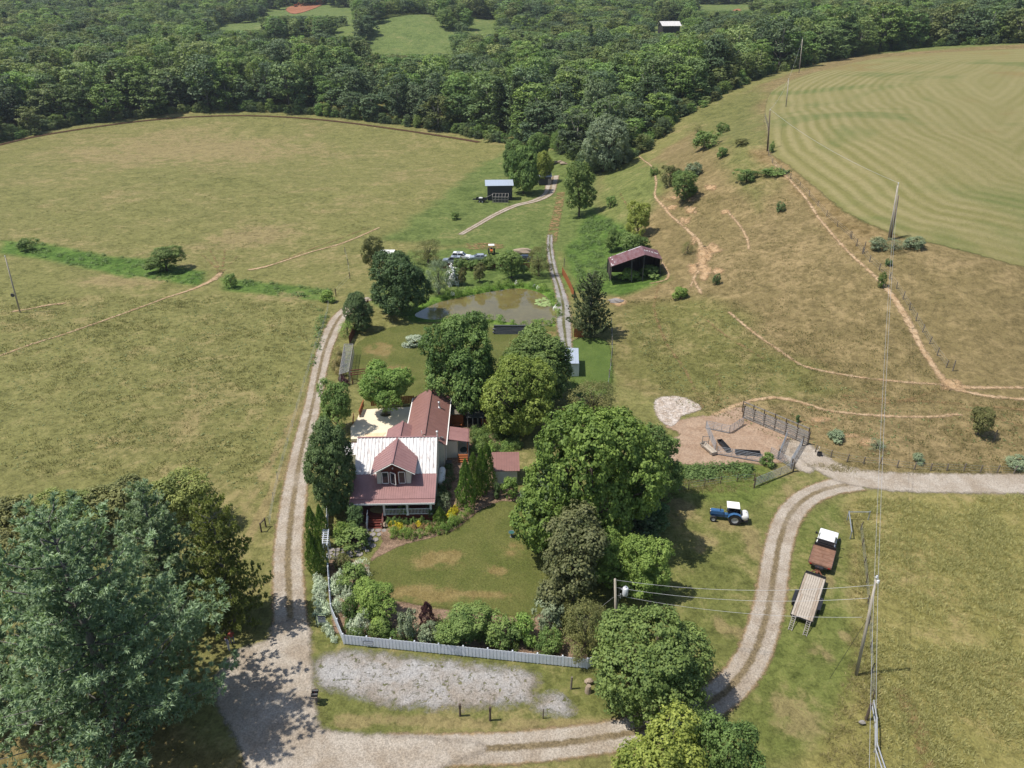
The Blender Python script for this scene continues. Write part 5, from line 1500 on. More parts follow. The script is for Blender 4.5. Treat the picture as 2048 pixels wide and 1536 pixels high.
b = MB(); b.slab([(-3.8, -.3, 2.85), (1.0, -.3, 2.85), (1.0, 5.3, 3.2), (-3.8, 5.3, 3.2)], .1); b.build('roof', B_pale, s)
b = MB(); b.box((.2, -.05, 1.1), (1.2, .06, 2.1)); b.build('door', B_greyw, s)
# white roof beyond the pond trees, far barn
g2 = at(774, 524)
s = empty('white_roofed_shed', g2, 0, 'low shed with flat white roof between the trees left of the parked cars', 'shed')
b = MB(); b.box((0, 1.2, .95), (2.9, 2.4, 1.9)); b.build('walls', B_greyw, s)
b = MB(); b.slab([(-1.7, -.2, 2.0), (1.7, -.2, 2.0), (1.7, 2.8, 2.2), (-1.7, 2.8, 2.2)], .1); b.build('roof', B_trim, s)
g3 = at(1337, 66)
s = empty('far_barn', g3, rad(14), 'far barn with streaked pale roof among the hill trees', 'barn')
hb = 6
b = MB(); b.prism([(-5, 0), (5, 0), (5, hb), (0, hb + 3), (-5, hb)], -8, 8, 'x'); b.build('walls', B_dark, s)
b = MB(); rib_panel(b, [(-9, -5.8, hb - .4), (9, -5.8, hb - .4), (9, 0, hb + 3.2), (-9, 0, hb + 3.2)], .2, 1.5, .3, .1); rib_panel(b, [(9, 5.8, hb - .4), (-9, 5.8, hb - .4), (-9, 0, hb + 3.2), (9, 0, hb + 3.2)], .2, 1.5, .3, .1); b.build('roof', B_white, s)
# front walk of flat stones
s = empty('flagstone_walk', (0, 0, 0), 0, 'curving walk of pale flagstones from the porch steps to the gate', 'path'); s['kind'] = 'structure'
del s['label'], s['category']
cl = np.array(smooth(W([(749,1058),(742,1078),(728,1094),(706,1103),(682,1107),(660,1108)]), 8))
L_ = np.concatenate([[0], np.cumsum(np.hypot(*np.diff(cl, axis=0).T))])
rs = random.Random(4)
d = 0
while d < L_[-1]:
    st_ = rs.uniform(.55, .85)
    x, y = np.interp(d + st_ / 2, L_, cl[:, 0]), np.interp(d + st_ / 2, L_, cl[:, 1])
    x2, y2 = np.interp(min(d + st_ / 2 + .1, L_[-1]), L_, cl[:, 0]), np.interp(min(d + st_ / 2 + .1, L_[-1]), L_, cl[:, 1])
    tx, ty = x2 - x, y2 - y
    if abs(tx) + abs(ty) < 1e-6: tx, ty = -1, 0
    q_ = math.hypot(tx, ty); tx, ty = tx / q_, ty / q_
    o_ = -.95 + rs.uniform(-.1, .1)
    while o_ < .9:
        w_ = rs.uniform(.45, .8)
        cx, cy = x - ty * (o_ + w_ / 2), y + tx * (o_ + w_ / 2)
        n_ = rs.randint(5, 7)
        poly = [((st_ * .48) * math.cos(a + .3) * rs.uniform(.88, 1.12), (w_ * .48) * math.sin(a + .3) * rs.uniform(.88, 1.12)) for a in [2 * PI * k / n_ for k in range(n_)]]
        b = MB(); b.prism(poly, 0, .05, 'z'); o = b.build('stone', B_stone, s); o.location = (cx, cy, gz(cx, cy) + .03); o.rotation_euler = (rs.uniform(-.02, .02), rs.uniform(-.02, .02), math.atan2(ty, tx))
        o_ += w_ + .03
    d += st_ + .03
# ------------------------------------------------------------------ vehicles
V_blue = mat('tractor_blue', (.035,.11,.25), .4, 0, var=.12, scale=5, coat=.2)
V_white = mat('white_car_paint', (.72,.73,.74), .3, 0, var=.03, scale=3, coat=.4)
V_silver = mat('silver_car_paint', (.42,.45,.49), .3, .4, var=.04, scale=3, coat=.4)
V_darkcar = mat('dark_car_paint', (.02,.025,.035), .3, .2, var=.1, scale=3, coat=.4)
V_orange = mat('tractor_orange', (.50,.12,.03), .45, 0, var=.1, scale=4)
V_bed = mat('rusty_bed', S(178,136,112), .75, .1, col2=S(132,98,78), scale=2.2, thr=(.35, .7), bump=.2)
V_rustbar = mat('rusted_steel', S(150,98,72), .8, .2, var=.3, scale=8)
V_poly = mat('milky_tank', (.72,.70,.66), .5, 0, var=.05, scale=3)
V_grey = mat('grey_rim', (.42,.43,.45), .5, .3, var=.1, scale=6)
V_lamp = mat('red_lamp', (.35,.02,.02), .3, 0, var=.1, scale=3)
def wheel(parent, x, y, r, w, rim=.55, name='wheel', rimm=None, axis='y'):
    """wheel turning about the local y axis"""
    b = MB(); b.lathe([(r * rim, -w / 2), (r * .92, -w / 2), (r, -w * .34), (r, w * .34), (r * .92, w / 2), (r * rim, w / 2), (r * rim * .98, 0), (r * rim, -w / 2)], (0, 0, 0), 24, axis, False)
    o = b.build(name, B_rub, parent); o.location = (x, y, r)
    c = MB(); c.lathe([(.02, -w * .34), (r * rim * .5, -w * .30), (r * rim, -w * .42), (r * rim, w * .42), (r * rim * .5, w * .30), (.02, w * .34)], (0, 0, 0), 16, axis)
    c.build('rim', rimm or V_grey, o)
    if name == 'drive_wheel':
        l = MB()
        for k in range(18):
            a = 2 * PI * k / 18
            for s in (-1, 1):
                M = Matrix.Rotation(a + s * .08, 3, 'Y') @ Matrix.Rotation(s * .5, 3, 'Z')
                l.box(Matrix.Rotation(a + s * .08, 3, 'Y') @ Vector((0, s * w * .24, r + .01)), (.07, w * .5, .05), M=M)
        l.build('tread', B_rub, o)
    return o
# blue tractor facing left with a sprayer
pr_, pf_ = at(1470, 1047.5), at(1429, 1042.5)
ax = Vector((pf_.x - pr_.x, pf_.y - pr_.y)); hd = math.atan2(ax.y, ax.x)
t = empty('blue_tractor', ((pr_.x + pf_.x) / 2, (pr_.y + pf_.y) / 2 + .55, 0), hd, 'blue tractor with a white sunshade and a white sprayer tank behind', 'tractor')
t.location.z = gz(t.location.x, t.location.y)
wb = 1.25
for s in (-1, 1):
    wheel(t, -wb + .1, s * .72, .72, .42, .56, 'drive_wheel')
    wheel(t, wb, s * .62, .40, .24, .55, 'wheel')
b = MB(); b.box((.85, 0, 1.08), (1.55, .62, .5), taper=.92); b.box((1.55, 0, .95), (.16, .56, .62)); b.build('hood', V_blue, t, bevel=.05)
b = MB(); b.box((1.64, 0, .98), (.03, .46, .48)); b.build('grille', B_char, t)
for s in (-1, 1): b = MB(); b.lathe([(.01, 0), (.08, 0), (.08, .05), (.01, .06)], (1.62, s * .2, 1.2), 10, 'x'); b.build('headlight', B_trim, t)
b = MB(); b.box((.5, 0, .72), (2.2, .42, .42)); b.box((-1.0, 0, .78), (.8, .5, .5)); b.bar((wb, -.6, .45), (wb, .6, .45), .1); b.bar((-1.15, -.8, .72), (-1.15, .8, .72), .16); b.build('chassis', V_blue, t)
b = MB()
for s in (-1, 1):
    for k in range(5):
        a0, a1 = rad(20 + 28 * k), rad(48 + 28 * k)
        c = Vector((-1.15, 0, .72))
        p0, p1 = c + Vector((math.cos(a0) * .84, 0, math.sin(a0) * .84)), c + Vector((math.cos(a1) * .84, 0, math.sin(a1) * .84))
        b.slab([p0 + Vector((0, s * .72 - .22, 0)), p1 + Vector((0, s * .72 - .22, 0)), p1 + Vector((0, s * .72 + .22, 0)), p0 + Vector((0, s * .72 + .22, 0))], .03)
b.build('fender', V_blue, t)
b = MB(); b.box((-.95, 0, 1.18), (.5, .5, .12)); b.box((-1.18, 0, 1.45), (.1, .5, .5)); b.build('seat', B_black, t)
b = MB(); b.tube([(0, 0, 1.2), (-.35, 0, 1.5)], .03, 6); b.lathe([(.17, -.015), (.2, 0), (.17, .015)], (-.38, 0, 1.52), 14); b.build('steering_wheel', B_black, t)
b = MB()
for x in (-1.35, -.35):
    for s in (-1, 1): b.bar((x, s * .52, .9), (x, s * .52, 2.2), .06)
b.build('canopy_post', B_black, t)
b = MB(); b.box((-.85, 0, 2.26), (1.5, 1.35, .12), taper=.94); b.build('canopy', B_trim, t, bevel=.04)
b = MB(); b.tube([(.55, .12, 1.3), (.55, .12, 1.95)], .045, 8); b.build('exhaust_pipe', B_char, t)
b = MB(); b.bar((-1.3, .35, .6), (-2.1, .35, .55), .07); b.bar((-1.3, -.35, .6), (-2.1, -.35, .55), .07); b.box((-2.3, 0, .5), (.7, 1.3, .07)); b.bar((-2.65, -.6, .5), (-2.65, -.6, 1.1), .06); b.bar((-2.65, .6, .5), (-2.65, .6, 1.1), .06); b.bar((-2.65, -.65, 1.05), (-2.65, .65, 1.05), .06); b.build('sprayer_frame', B_black, t)
b = MB(); b.lathe([(.02, -.62), (.3, -.6), (.42, -.5), (.44, -.05), (.41, 0), (.44, .05), (.42, .5), (.3, .6), (.02, .62)], (-2.3, 0, 1.0), 18, 'y'); b.lathe([(.14, 0), (.14, .1), (.02, .12)], (-2.3, 0, 1.42), 10); b.build('sprayer_tank', V_poly, t, True)
b = MB(); b.box((-2.62, -.1, .62), (.2, .3, .2)); b.build('pump', V_lamp, t)
# white flatbed truck
q = [at(x, y, 1.05) for x, y in ((1615.4,1122.5),(1664.4,1137),(1672.7,1097.5),(1628,1089))]
ctr = sum((Vector(v) for v in q), Vector()) / 4
fw_ = ((q[2] + q[3]) / 2 - (q[0] + q[1]) / 2)
hd = math.atan2(fw_.y, fw_.x)
BW, BL = ((q[1] - q[0]).length + (q[2] - q[3]).length) / 2 * .97, fw_.length
print('truck bed', BW, BL)
BW, BL = min(BW, 2.5), min(max(BL, 2.6), 3.2)
t = empty('flatbed_truck', (ctr.x, ctr.y, gz(ctr.x, ctr.y)), hd, 'white flatbed pickup truck with a rusty steel bed and black headboard', 'truck')
b = MB(); b.box((0, 0, 1.02), (BL, BW, .08)); b.box((-BL / 2 - .02, 0, .93), (.06, BW, .2))
b.build('bed', V_bed, t)
b = MB()
for i in range(1, 5): b.box((-BL / 2 + BL * i / 5, 0, 1.064), (.03, BW * .98, .012))
b.box((.05, 0, 1.072), (.5, .04, .03)); b.build('bed_seam', V_rustbar, t)
b = MB()
for s in (-1, 1): b.box((0, s * (BW / 2 + .02), .97), (BL, .05, .14))
b.box((-.2, 0, .82), (BL + .6, .8, .2)); b.box((-BL / 2 - .05, 0, .72), (.1, 1.6, .16)); b.build('bed_frame', B_black, t)
b = MB(); b.box((BL / 2 - .05, 0, 1.4), (.08, BW * .98, .12)); b.box((BL / 2 - .05, 0, 1.95), (.08, BW * .98, .1)); b.box((BL / 2 - .03, 0, 1.25), (.03, BW * .96, .4))
for k in range(9): b.box((BL / 2 - .05, -BW * .47 + BW * .94 * k / 8, 1.65), (.05, .05, .7))
b.build('headboard', B_black, t)
b = MB()
cx = BL / 2 + .25
b.prism([(cx - .15, .55), (cx + 3.15, .55), (cx + 3.2, 1.05), (cx + 2.9, 1.22), (cx + 1.75, 1.28), (cx - .15, 1.28)], -.98, .98, 'y')
body = b.build('cab_body', V_white, t, bevel=.05)
b = MB()
b.add([(cx - .12, -.93, 1.27), (cx + 1.75, -.93, 1.27), (cx + 1.75, .93, 1.27), (cx - .12, .93, 1.27), (cx + .02, -.76, 1.86), (cx + 1.15, -.76, 1.86), (cx + 1.15, .76, 1.86), (cx + .02, .76, 1.86)], [(4, 5, 6, 7), (0, 1, 5, 4), (1, 2, 6, 5), (2, 3, 7, 6), (3, 0, 4, 7)])
b.build('cab_windows', B_glass, t)
b = MB(); b.box((cx + .58, 0, 1.90), (1.25, 1.62, .09), taper=.9)
for x0, x1 in ((-.12, .03), (.62, .62), (1.75, 1.14)):
    for s in (-1, 1): b.bar((cx + x0, s * .935, 1.27), (cx + x1, s * .77, 1.87), .09, .06)
b.build('cab_roof', V_white, t, bevel=.03)
for s in (-1, 1):
    b = MB(); b.box((cx + 1.5, s * 1.22, 1.42), (.1, .22, .26)); b.bar((cx + 1.5, s * .95, 1.35), (cx + 1.5, s * 1.15, 1.42), .05); b.build('mirror', B_black, t)
    b = MB(); b.box((cx + 3.19, s * .72, .88), (.05, .34, .22)); b.build('headlight', B_trim, t)
    b = MB(); b.box((-BL / 2 - .07, s * BW * .40, .88), (.04, .2, .1)); b.build('tail_light', V_lamp, t)
    wheel(t, cx + 2.35, s * .84, .39, .26); wheel(t, -.55, s * .86, .39, .40)
b = MB(); b.box((cx + 3.22, 0, .62), (.12, 1.9, .2)); b.build('front_bumper', B_steel, t)
b = MB(); b.box((cx + 3.19, 0, .88), (.04, 1.0, .22)); b.build('grille', B_black, t)
# deck-over trailer
q = [at(x, y, .72) for x, y in ((1582,1230),(1625,1241),(1652,1157),(1611,1144))]
ctr = sum((Vector(v) for v in q), Vector()) / 4
fw_ = ((q[2] + q[3]) / 2 - (q[0] + q[1]) / 2)
hd = math.atan2(fw_.y, fw_.x)
TW, TL = ((q[1] - q[0]).length + (q[2] - q[3]).length) / 2, fw_.length
print('trailer', TW, TL)
t = empty('plank_trailer', (ctr.x, ctr.y, gz(ctr.x, ctr.y)), hd, 'flat trailer with weathered plank deck and two loading ramps behind the truck', 'trailer')
B_wood2 = mat('darker_weathered_wood', S(196,178,158), .85, 0, var=.35, scale=4, stretch=(.5, 5, 5))
n_ = 9
bb = MB(); bb.box((0, 0, 0), (TL * .5 - .01, TW / n_ - .025, .05)); 
for half in (-1, 1):
    for i in range(n_):
        me = bb.mesh('plank', [B_wood if random.random() < .6 else B_wood2]) if random.random() < .6 or i == 0 else me
        o = link('plank', me, t); o.location = (half * TL * .25, -TW / 2 + (i + .5) * TW / n_, .72 + random.uniform(-.008, .008))
b = MB()
for s in (-1, 1): b.box((0, s * (TW / 2 + .04), .66), (TL, .06, .16))
b.box((-TL / 2 - .03, 0, .66), (.07, TW, .16)); b.box((0, 0, .55), (TL * .95, .9, .1)); b.box((0, 0, .67), (.06, TW, .03)); b.build('frame', B_black, t)
b = MB(); b.box((TL / 2 + .06, 0, .86), (.08, TW, .12)); b.box((TL / 2 + .0, 0, .76), (.3, TW, .05)); b.build('front_stop', B_black, t)
b = MB()
for s in (-1, 1): b.bar((TL / 2, s * TW * .42, .6), (TL / 2 + 1.35, 0, .58), .09)
b.bar((TL / 2, 0, .6), (TL / 2 + 1.5, 0, .58), .1); b.bar((TL / 2 + 1.2, 0, .2), (TL / 2 + 1.2, 0, .95), .08); b.box((TL / 2 + .6, 0, .68), (.35, .3, .22)); b.build('hitch_tongue', V_rustbar, t)
for s in (-1, 1):
    for x in (-.05, -.95): wheel(t, x - .2, s * (TW / 2 + .22), .37, .24)
    b = MB(); b.box((-.7, s * (TW / 2 + .22), .80), (1.9, .3, .04)); b.build('fender', B_black, t)
    rp = MB()
    for e in (-1, 1): rp.bar((-TL / 2 - .05, s * TW * .34 + e * .17, .7), (-TL / 2 - 1.5, s * TW * .34 + e * .17, .04), .05, .08)
    o = rp.build('ramp', B_greyw, t)
    rg_ = MB()
    for k in range(7): f = (k + .5) / 7; rg_.bar((-TL / 2 - .05 - 1.45 * f, s * TW * .34 - .16, .7 - .66 * f), (-TL / 2 - .05 - 1.45 * f, s * TW * .34 + .16, .7 - .66 * f), .05, .04)
    rg_.build('rung', B_greyw, o)
# parked cars
def car(px, py, rz, m, label, suv=True):
    p = at(px, py)
    t = empty('parked_car', p, rz, label, 'car', 'cars parked beyond the pond trees')
    L, Wd, h = (4.7, 1.85, 1.7) if suv else (4.6, 1.8, 1.45)
    pr = [(-L / 2, .35), (L / 2, .35), (L / 2, .75), (L / 2 - .25, .92), (L * .18, 1.02), (-L / 2 + .05, 1.02)]
    b = MB(); b.prism(pr, -Wd / 2, Wd / 2, 'y'); b.build('body', m, t, bevel=.06)
    xr = -L / 2 + (.12 if suv else .75)
    b = MB(); w0, w1 = Wd * .46, Wd * .38
    b.add([(xr, -w0, 1.0), (L * .22, -w0, 1.0), (L * .22, w0, 1.0), (xr, w0, 1.0), (xr + .3, -w1, h - .05), (L * .06, -w1, h - .05), (L * .06, w1, h - .05), (xr + .3, w1, h - .05)], [(4, 5, 6, 7), (0, 1, 5, 4), (1, 2, 6, 5), (2, 3, 7, 6), (3, 0, 4, 7)])
    b.build('window', B_glass, t)
    b = MB(); xc = (xr + .3 + L * .06) / 2; b.box((xc, 0, h - .03), (L * .06 - xr - .2, w1 * 2.04, .07), taper=.94)
    for x0, x1 in ((xr, xr + .3), ((xr + L * .2) / 2, (xr + L * .1) / 2), (L * .22, L * .06)):
        for s in (-1, 1): b.bar((x0, s * w0 * 1.005, 1.0), (x1, s * w1 * 1.01, h - .04), .09, .05)
    b.build('roof', m, t)
    if suv:
        b = MB(); b.box((xc + .1, 0, h + .012), (.9, .8, .02)); b.build('sunroof', B_glass, t)
    for s in (-1, 1):
        for x in (-L * .29, L * .31): wheel(t, x, s * (Wd / 2 - .1), .34, .22)
        b = MB(); b.box((L / 2 - .08, s * .65, .78), (.1, .4, .14)); b.build('headlight', B_trim, t)
        b = MB(); b.box((-L / 2 - .01, s * .7, .85), (.05, .25, .18)); b.build('tail_light', V_lamp, t)
    return t
car(923, 518, rad(-6), V_white, 'white car with dark sunroof, rear of the two parked side by side')
car(905, 526, rad(176), V_silver, 'silver car nearest the pond trees, in front of the white one')
car(957, 520, rad(184), V_silver, 'silver car mostly hidden behind the middle of the bushes', False)
car(1046, 522, rad(178), V_darkcar, 'dark car half hidden behind the spreading apple tree', False)
p = at(983, 508)
t = empty('orange_tractor', p, rad(-88), 'small orange tractor with white canopy seen from behind, beyond the bushes', 'tractor')
for s in (-1, 1): wheel(t, -.6, s * .68, .62, .38, .55, 'drive_wheel', V_orange); wheel(t, .9, s * .55, .36, .22)
b = MB(); b.box((.55, 0, .98), (1.3, .6, .45)); b.box((-.4, 0, .75), (1.3, .5, .4)); b.box((-.75, 0, 1.0), (.5, 1.7, .08)); b.build('body', V_orange, t, bevel=.04)
b = MB(); b.box((-.55, 0, 1.2), (.45, .5, .5)); b.build('seat', B_black, t)
b = MB()
for s in (-1, 1): b.bar((-.85, s * .55, .9), (-.85, s * .55, 2.15), .07); b.bar((.0, s * .55, .9), (0, s * .55, 2.15), .06)
b.build('canopy_post', B_black, t)
b = MB(); b.box((-.45, 0, 2.2), (1.3, 1.5, .1), taper=.94); b.build('canopy', B_trim, t)
b = MB(); b.add([(-1.05, -.22, .95), (-1.05, .22, .95), (-1.05, 0, 1.35)], [(0, 1, 2)]); b.box((-1.03, 0, 1.1), (.03, .3, .3)); b.build('slow_sign', mat('orange_sign', (.8,.25,.05), .6), t)
p = at(963, 404)
t = empty('utility_trailer', p, rad(170), 'black utility trailer parked left of the dark grey shed', 'trailer')
b = MB(); b.box((0, 0, .75), (3.4, 1.9, .12)); 
for s in (-1, 1): b.box((0, s * .95, 1.05), (3.4, .06, .5))
b.box((1.7, 0, 1.05), (.06, 1.9, .5)); b.box((-1.7, 0, 1.05), (.06, 1.9, .5)); b.build('box', B_black, t)
b = MB(); b.bar((1.7, -.7, .7), (3.0, 0, .65), .1); b.bar((1.7, .7, .7), (3.0, 0, .65), .1); b.box((2.4, 0, .85), (.5, .4, .35)); b.build('tongue', B_black, t)
for s in (-1, 1): wheel(t, -.5, s * 1.08, .38, .24); wheel(t, .4, s * 1.08, .38, .24)
b = MB().box((.2, .1, 1.25), (1.2, .9, .5)).build('white_load', B_trim, None, bevel=.1); b.location = p; b.rotation_euler = (0, 0, rad(170)); tag(b, 'white bundle lying in the black utility trailer', 'bundle')

# ------------------------------------------------------------------ poles and wires
P_pole = mat('pole_wood', S(216,204,186), .9, 0, var=.25, scale=4, bump=.4, stretch=(1, 1, .15))
P_poled = mat('dark_pole_wood', S(140,122,104), .9, 0, var=.25, scale=4, bump=.4, stretch=(1, 1, .15))
P_wire = mat('aluminium_wire', (.42,.42,.42), .5, .3, var=.05, scale=2)
P_ins = mat('insulator_grey', (.5,.51,.52), .4, 0, var=.05, scale=2)
def pole(bx, by, tx, ty, label, m=P_pole, r=.15, top='pin'):
    p = at(bx, by)
    h = height_to(p, ty)
    q = p + Vector((0, 0, h))
    x = (tx - 1024) / FPX * zdepth(q)
    lean = Vector((x - p.x, 0, h))
    t = empty('utility_pole', p, 0, label, 'pole')
    b = MB(); b.tube([(0, 0, -.6), lean * .5, lean], [r * 1.15, r, r * .72], 10); b.build('shaft', m, t, True)
    if top == 'pin':
        b = MB(); b.lathe([(.03, 0), (.03, .2), (.1, .22), (.12, .3), (.06, .38), (.1, .42), (.05, .5)], lean, 10); b.build('insulator', P_ins, t)
    return t, p + lean, p, h
def wire(a, c, sag, label, parent=None, r=.015, name='wire', n=24):
    a, c = Vector(a), Vector(c)
    pts = [a.lerp(c, i / n) - Vector((0, 0, sag * 4 * (i / n) * (1 - i / n))) for i in range(n + 1)]
    b = MB(); b.tube(pts, r, 5)
    return tag(b.build(name, P_wire), label, 'wire', 'overhead wires')
t1, top1, p1, h1 = pole(1713, 1350, 1752, 1160, 'tall leaning utility pole in the foreground beside the meadow fence', r=.135)
b = MB(); b.lathe([(.05, 0), (.12, .05), (.12, .3), (.05, .34)], top1 - p1 + Vector((.14, -.1, -.25)), 10); b.build('top_fitting', B_trim, t1)
b = MB(); b.tube([Vector((0, 0, h1 * .62)) + (top1 - p1) * 0 + Vector(((top1 - p1).x * .62, 0, 0)), Vector((-2.6, -.4, 0))], .018, 5); b.build('guy_wire', B_black, t1)
t2, top2, p2, h2 = pole(1777, 481, 1796, 370, 'taller of the twin utility poles at the corner of the hayfield', r=.17)
t2b, top2b, p2b, h2b = pole(1782, 478, 1797, 391, 'darker shorter pole leaning beside the tall pole at the hayfield corner', P_poled, r=.17, top='none')
t3, top3, p3, h3 = pole(1535, 302, 1540, 222, 'dark utility pole at the left edge of the hayfield', P_poled, r=.2)
t4, top4, p4, h4 = pole(1572, 214, 1577, 160, 'thin utility pole inside the upper hayfield', r=.17)
t5, top5, p5, h5 = pole(1598, 146, 1605, 78, 'distant utility pole in front of the wood above the hayfield', r=.17)
t6, top6, p6, h6 = pole(1233, 1275, 1230, 1158, 'utility pole with a grey transformer above the white fence', r=.14, top='none')
b = MB(); b.lathe([(.02, -.5), (.25, -.48), (.27, -.42), (.27, .36), (.22, .42), (.02, .46)], (.42, -.12, h6 - 1.35), 16); tr_ = b.build('transformer', mat('transformer_grey', (.62,.64,.66), .45, .2, .05, 3), t6, True)
b = MB(); b.lathe([(.04, 0), (.07, .05), (.04, .1), (.07, .15), (.03, .22)], (.42, -.12, h6 - .9), 8); b.build('bushing', P_ins, tr_)
b = MB(); b.bar((0, -.05, h6 - 1.2), (.3, -.1, h6 - 1.2), .08); b.box((0, -.16, h6 - 1.9), (.12, .1, .5)); b.tube([(-.16, 0, .1), (-.14, 0, h6 - 1.0)], .02, 5); b.build('bracket', B_steel, t6)
t7, top7, p7, h7 = pole(40, 625, 11, 516, 'utility pole standing alone in the left pasture', r=.14)
b = MB(); b.lathe([(.35, 0), (.4, .04), (.35, .08)], (0, 0, 0), 20); o = b.build('cable_coil', B_black, t7); o.location = (-.25, -.15, h7 * .33); o.rotation_euler = (rad(80), 0, 0)
near = Vector((at(1742, 1900, 9.0)))
wire(top1 + Vector((.1, 0, .4)), top2 + Vector((0, 0, .4)), 1.6, 'long overhead wire from the foreground pole up to the hayfield corner, right strand')
wire(top1 + Vector((-.12, 0, -.1)), top2 + Vector((-.25, 0, -.1)), 1.7, 'long overhead wire from the foreground pole up to the hayfield corner, left strand')
wire(top1 + Vector((.1, 0, .4)), near + Vector((0.3, 0, 0)), .5, 'overhead wire leaving the foreground pole towards the bottom edge, right strand')
wire(top1 + Vector((-.12, 0, -.1)), near + Vector((-.1, 0, -.4)), .5, 'overhead wire leaving the foreground pole towards the bottom edge, left strand')
wire(top1 + Vector((-.1, 0, -.55)), top6 + Vector((0, 0, -.1)), .9, 'highest of the three wires between foreground pole and transformer pole')
wire(top1 + Vector((-.15, 0, -2.0)), top6 + Vector((.1, 0, -1.0)), .9, 'middle of the three wires between foreground pole and transformer pole')
wire(top1 + Vector((-.3, 0, -4.2)), top6 + Vector((.1, 0, -1.9)), .8, 'lowest of the three wires between foreground pole and transformer pole', r=.014)
for a, c, l in ((top2, top3, 'wire running from the hayfield corner to the dark pole'), (top3, top4, 'wire between the dark pole and the thin hayfield pole'), (top4, top5, 'wire from the thin hayfield pole to the wood')): wire(a + Vector((0, 0, .4)), c + Vector((0, 0, .4)), 1.2, l, r=.022)
b = MB(); b.tube([top6 - p6 + Vector((0, 0, -2.2)), Vector((-3.4, 1.6, .2))], .015, 5); b.build('guy_wire', P_wire, t6)
# ------------------------------------------------------------------ fences, gates and yard things
F_post = mat('fence_post_wood', S(150,138,124), .9, 0, var=.3, scale=6, stretch=(1, 1, .3))
F_dark = mat('dark_post_wood', S(118,102,88), .9, 0, var=.3, scale=6)
F_pipe = mat('galvanised_pipe', (.34,.36,.38), .45, .5, var=.15, scale=5)
# white vinyl fence: left run and front run of sheet panels with caps
wf = empty('white_fence', (0, 0, 0), 0, 'white picket fence around the front garden, along driveway and parking strip', 'fence')
def v3(px, py): p = at(px, py); return Vector((p.x, p.y, p.z))
def panel_run(pts, h, n):
    for k in range(len(pts) - 1):
        a, c = pts[k], pts[k + 1]
        m_ = n[k]
        for i in range(m_):
            p, q = a.lerp(c, i / m_), a.lerp(c, (i + 1) / m_)
            d = (q - p); L = d.length; d.normalize(); nrm = Vector((-d.y, d.x, 0))
            b = MB()
            w = .155; kk = int(L / w)
            for j in range(kk):
                cc = p + d * (L * (j + .5) / kk)
                b.box(cc + Vector((0, 0, h / 2 + .06)) + nrm * ((.01 if j % 2 else -.01)), (L / kk - .012, .03, h - .1), rz=math.atan2(d.y, d.x))
            pn = b.build('fence_panel', B_vinyl, wf)
            b = MB()
            for zz in (.25, h - .22): b.bar(p + nrm * .05 + Vector((0, 0, zz)), q + nrm * .05 + Vector((0, 0, zz)), .05, .09)
            b.build('rail', B_vinyl, pn)
            b = MB(); b.box(p + nrm * .06 + Vector((0, 0, h / 2 + .04)), (.11, .11, h + .08), rz=math.atan2(d.y, d.x)); b.box(p + nrm * .06 + Vector((0, 0, h + .1)), (.15, .15, .05), taper=.5, rz=math.atan2(d.y, d.x)); b.build('fence_post', B_vinyl, wf)
panel_run([v3(688,1289), v3(1175,1338), v3(1196,1325)], 1.25, [10, 1])
panel_run([v3(655.5,1128), v3(663,1228), v3(688,1289)], 1.25, [4, 2])
panel_run([v3(657,1012), v3(654,1072)], 1.35, [3])
b = MB(); p, q = v3(712, 1284).lerp(v3(752, 1290), .2), v3(712, 1284)
# name plate on the fence
a = v3(738, 1294) + Vector((0, -.06, .62)); d = (v3(1175,1338) - v3(688,1289)).normalized(); an = math.atan2(d.y, d.x)
b = MB(); b.box((0, 0, 0), (.9, .02, .42)); o = b.build('name_plate', B_vinyl, wf); o.location = a + Vector((0, -.05, 0)); o.rotation_euler = (0, 0, an)
b = MB()
for dx, dz, w, h in ((0, .22, .96, .03), (0, -.22, .96, .03), (-.47, 0, .03, .44), (.47, 0, .03, .44)): b.box((dx, -.014, dz), (w, .02, h))
b.build('plate_frame', B_char, o)
b = MB(); rr_ = random.Random(3); x = -.3
while x < .3:
    w = rr_.uniform(.04, .09); b.box((x + w / 2, -.016, .02), (w * .7, .01, .1)); x += w
b.build('plate_marks', V_grey, o)
# white gate trellis and arbour on the left side
g = empty('garden_arbour', (0, 0, 0), 0, 'white slatted garden gate and arbour where the flagstone walk meets the fence', 'gate')
ga, gb = v3(656, 1094), v3(655, 1120)
for p in (ga, gb):
    for s in (-.25, .25): b = MB(); b.box(p + Vector((s, 0, 1.15)), (.1, .1, 2.3)); b.build('post', B_vinyl, g)
for i in range(7): b = MB(); p = ga.lerp(gb, i / 6); b.box(p + Vector((0, 0, 2.36)), (.75, .06, .09)); b.build('slat', B_vinyl, g)
for s in (-.25, .25): b = MB(); b.bar(ga + Vector((s, .3, 2.27)), gb + Vector((s, -.3, 2.27)), .07, .12); b.build('beam', B_vinyl, g)
b = MB(); m_ = ga.lerp(gb, .5)
for i in range(8): b.bar(ga.lerp(gb, i / 7) + Vector((-.5, 0, .1)), ga.lerp(gb, i / 7) + Vector((-.5, 0, 1.1)), .05)
for z in (.25, .95): b.bar(ga + Vector((-.5, 0, z)), gb + Vector((-.5, 0, z)), .05)
b.build('gate_leaf', B_vinyl, g)
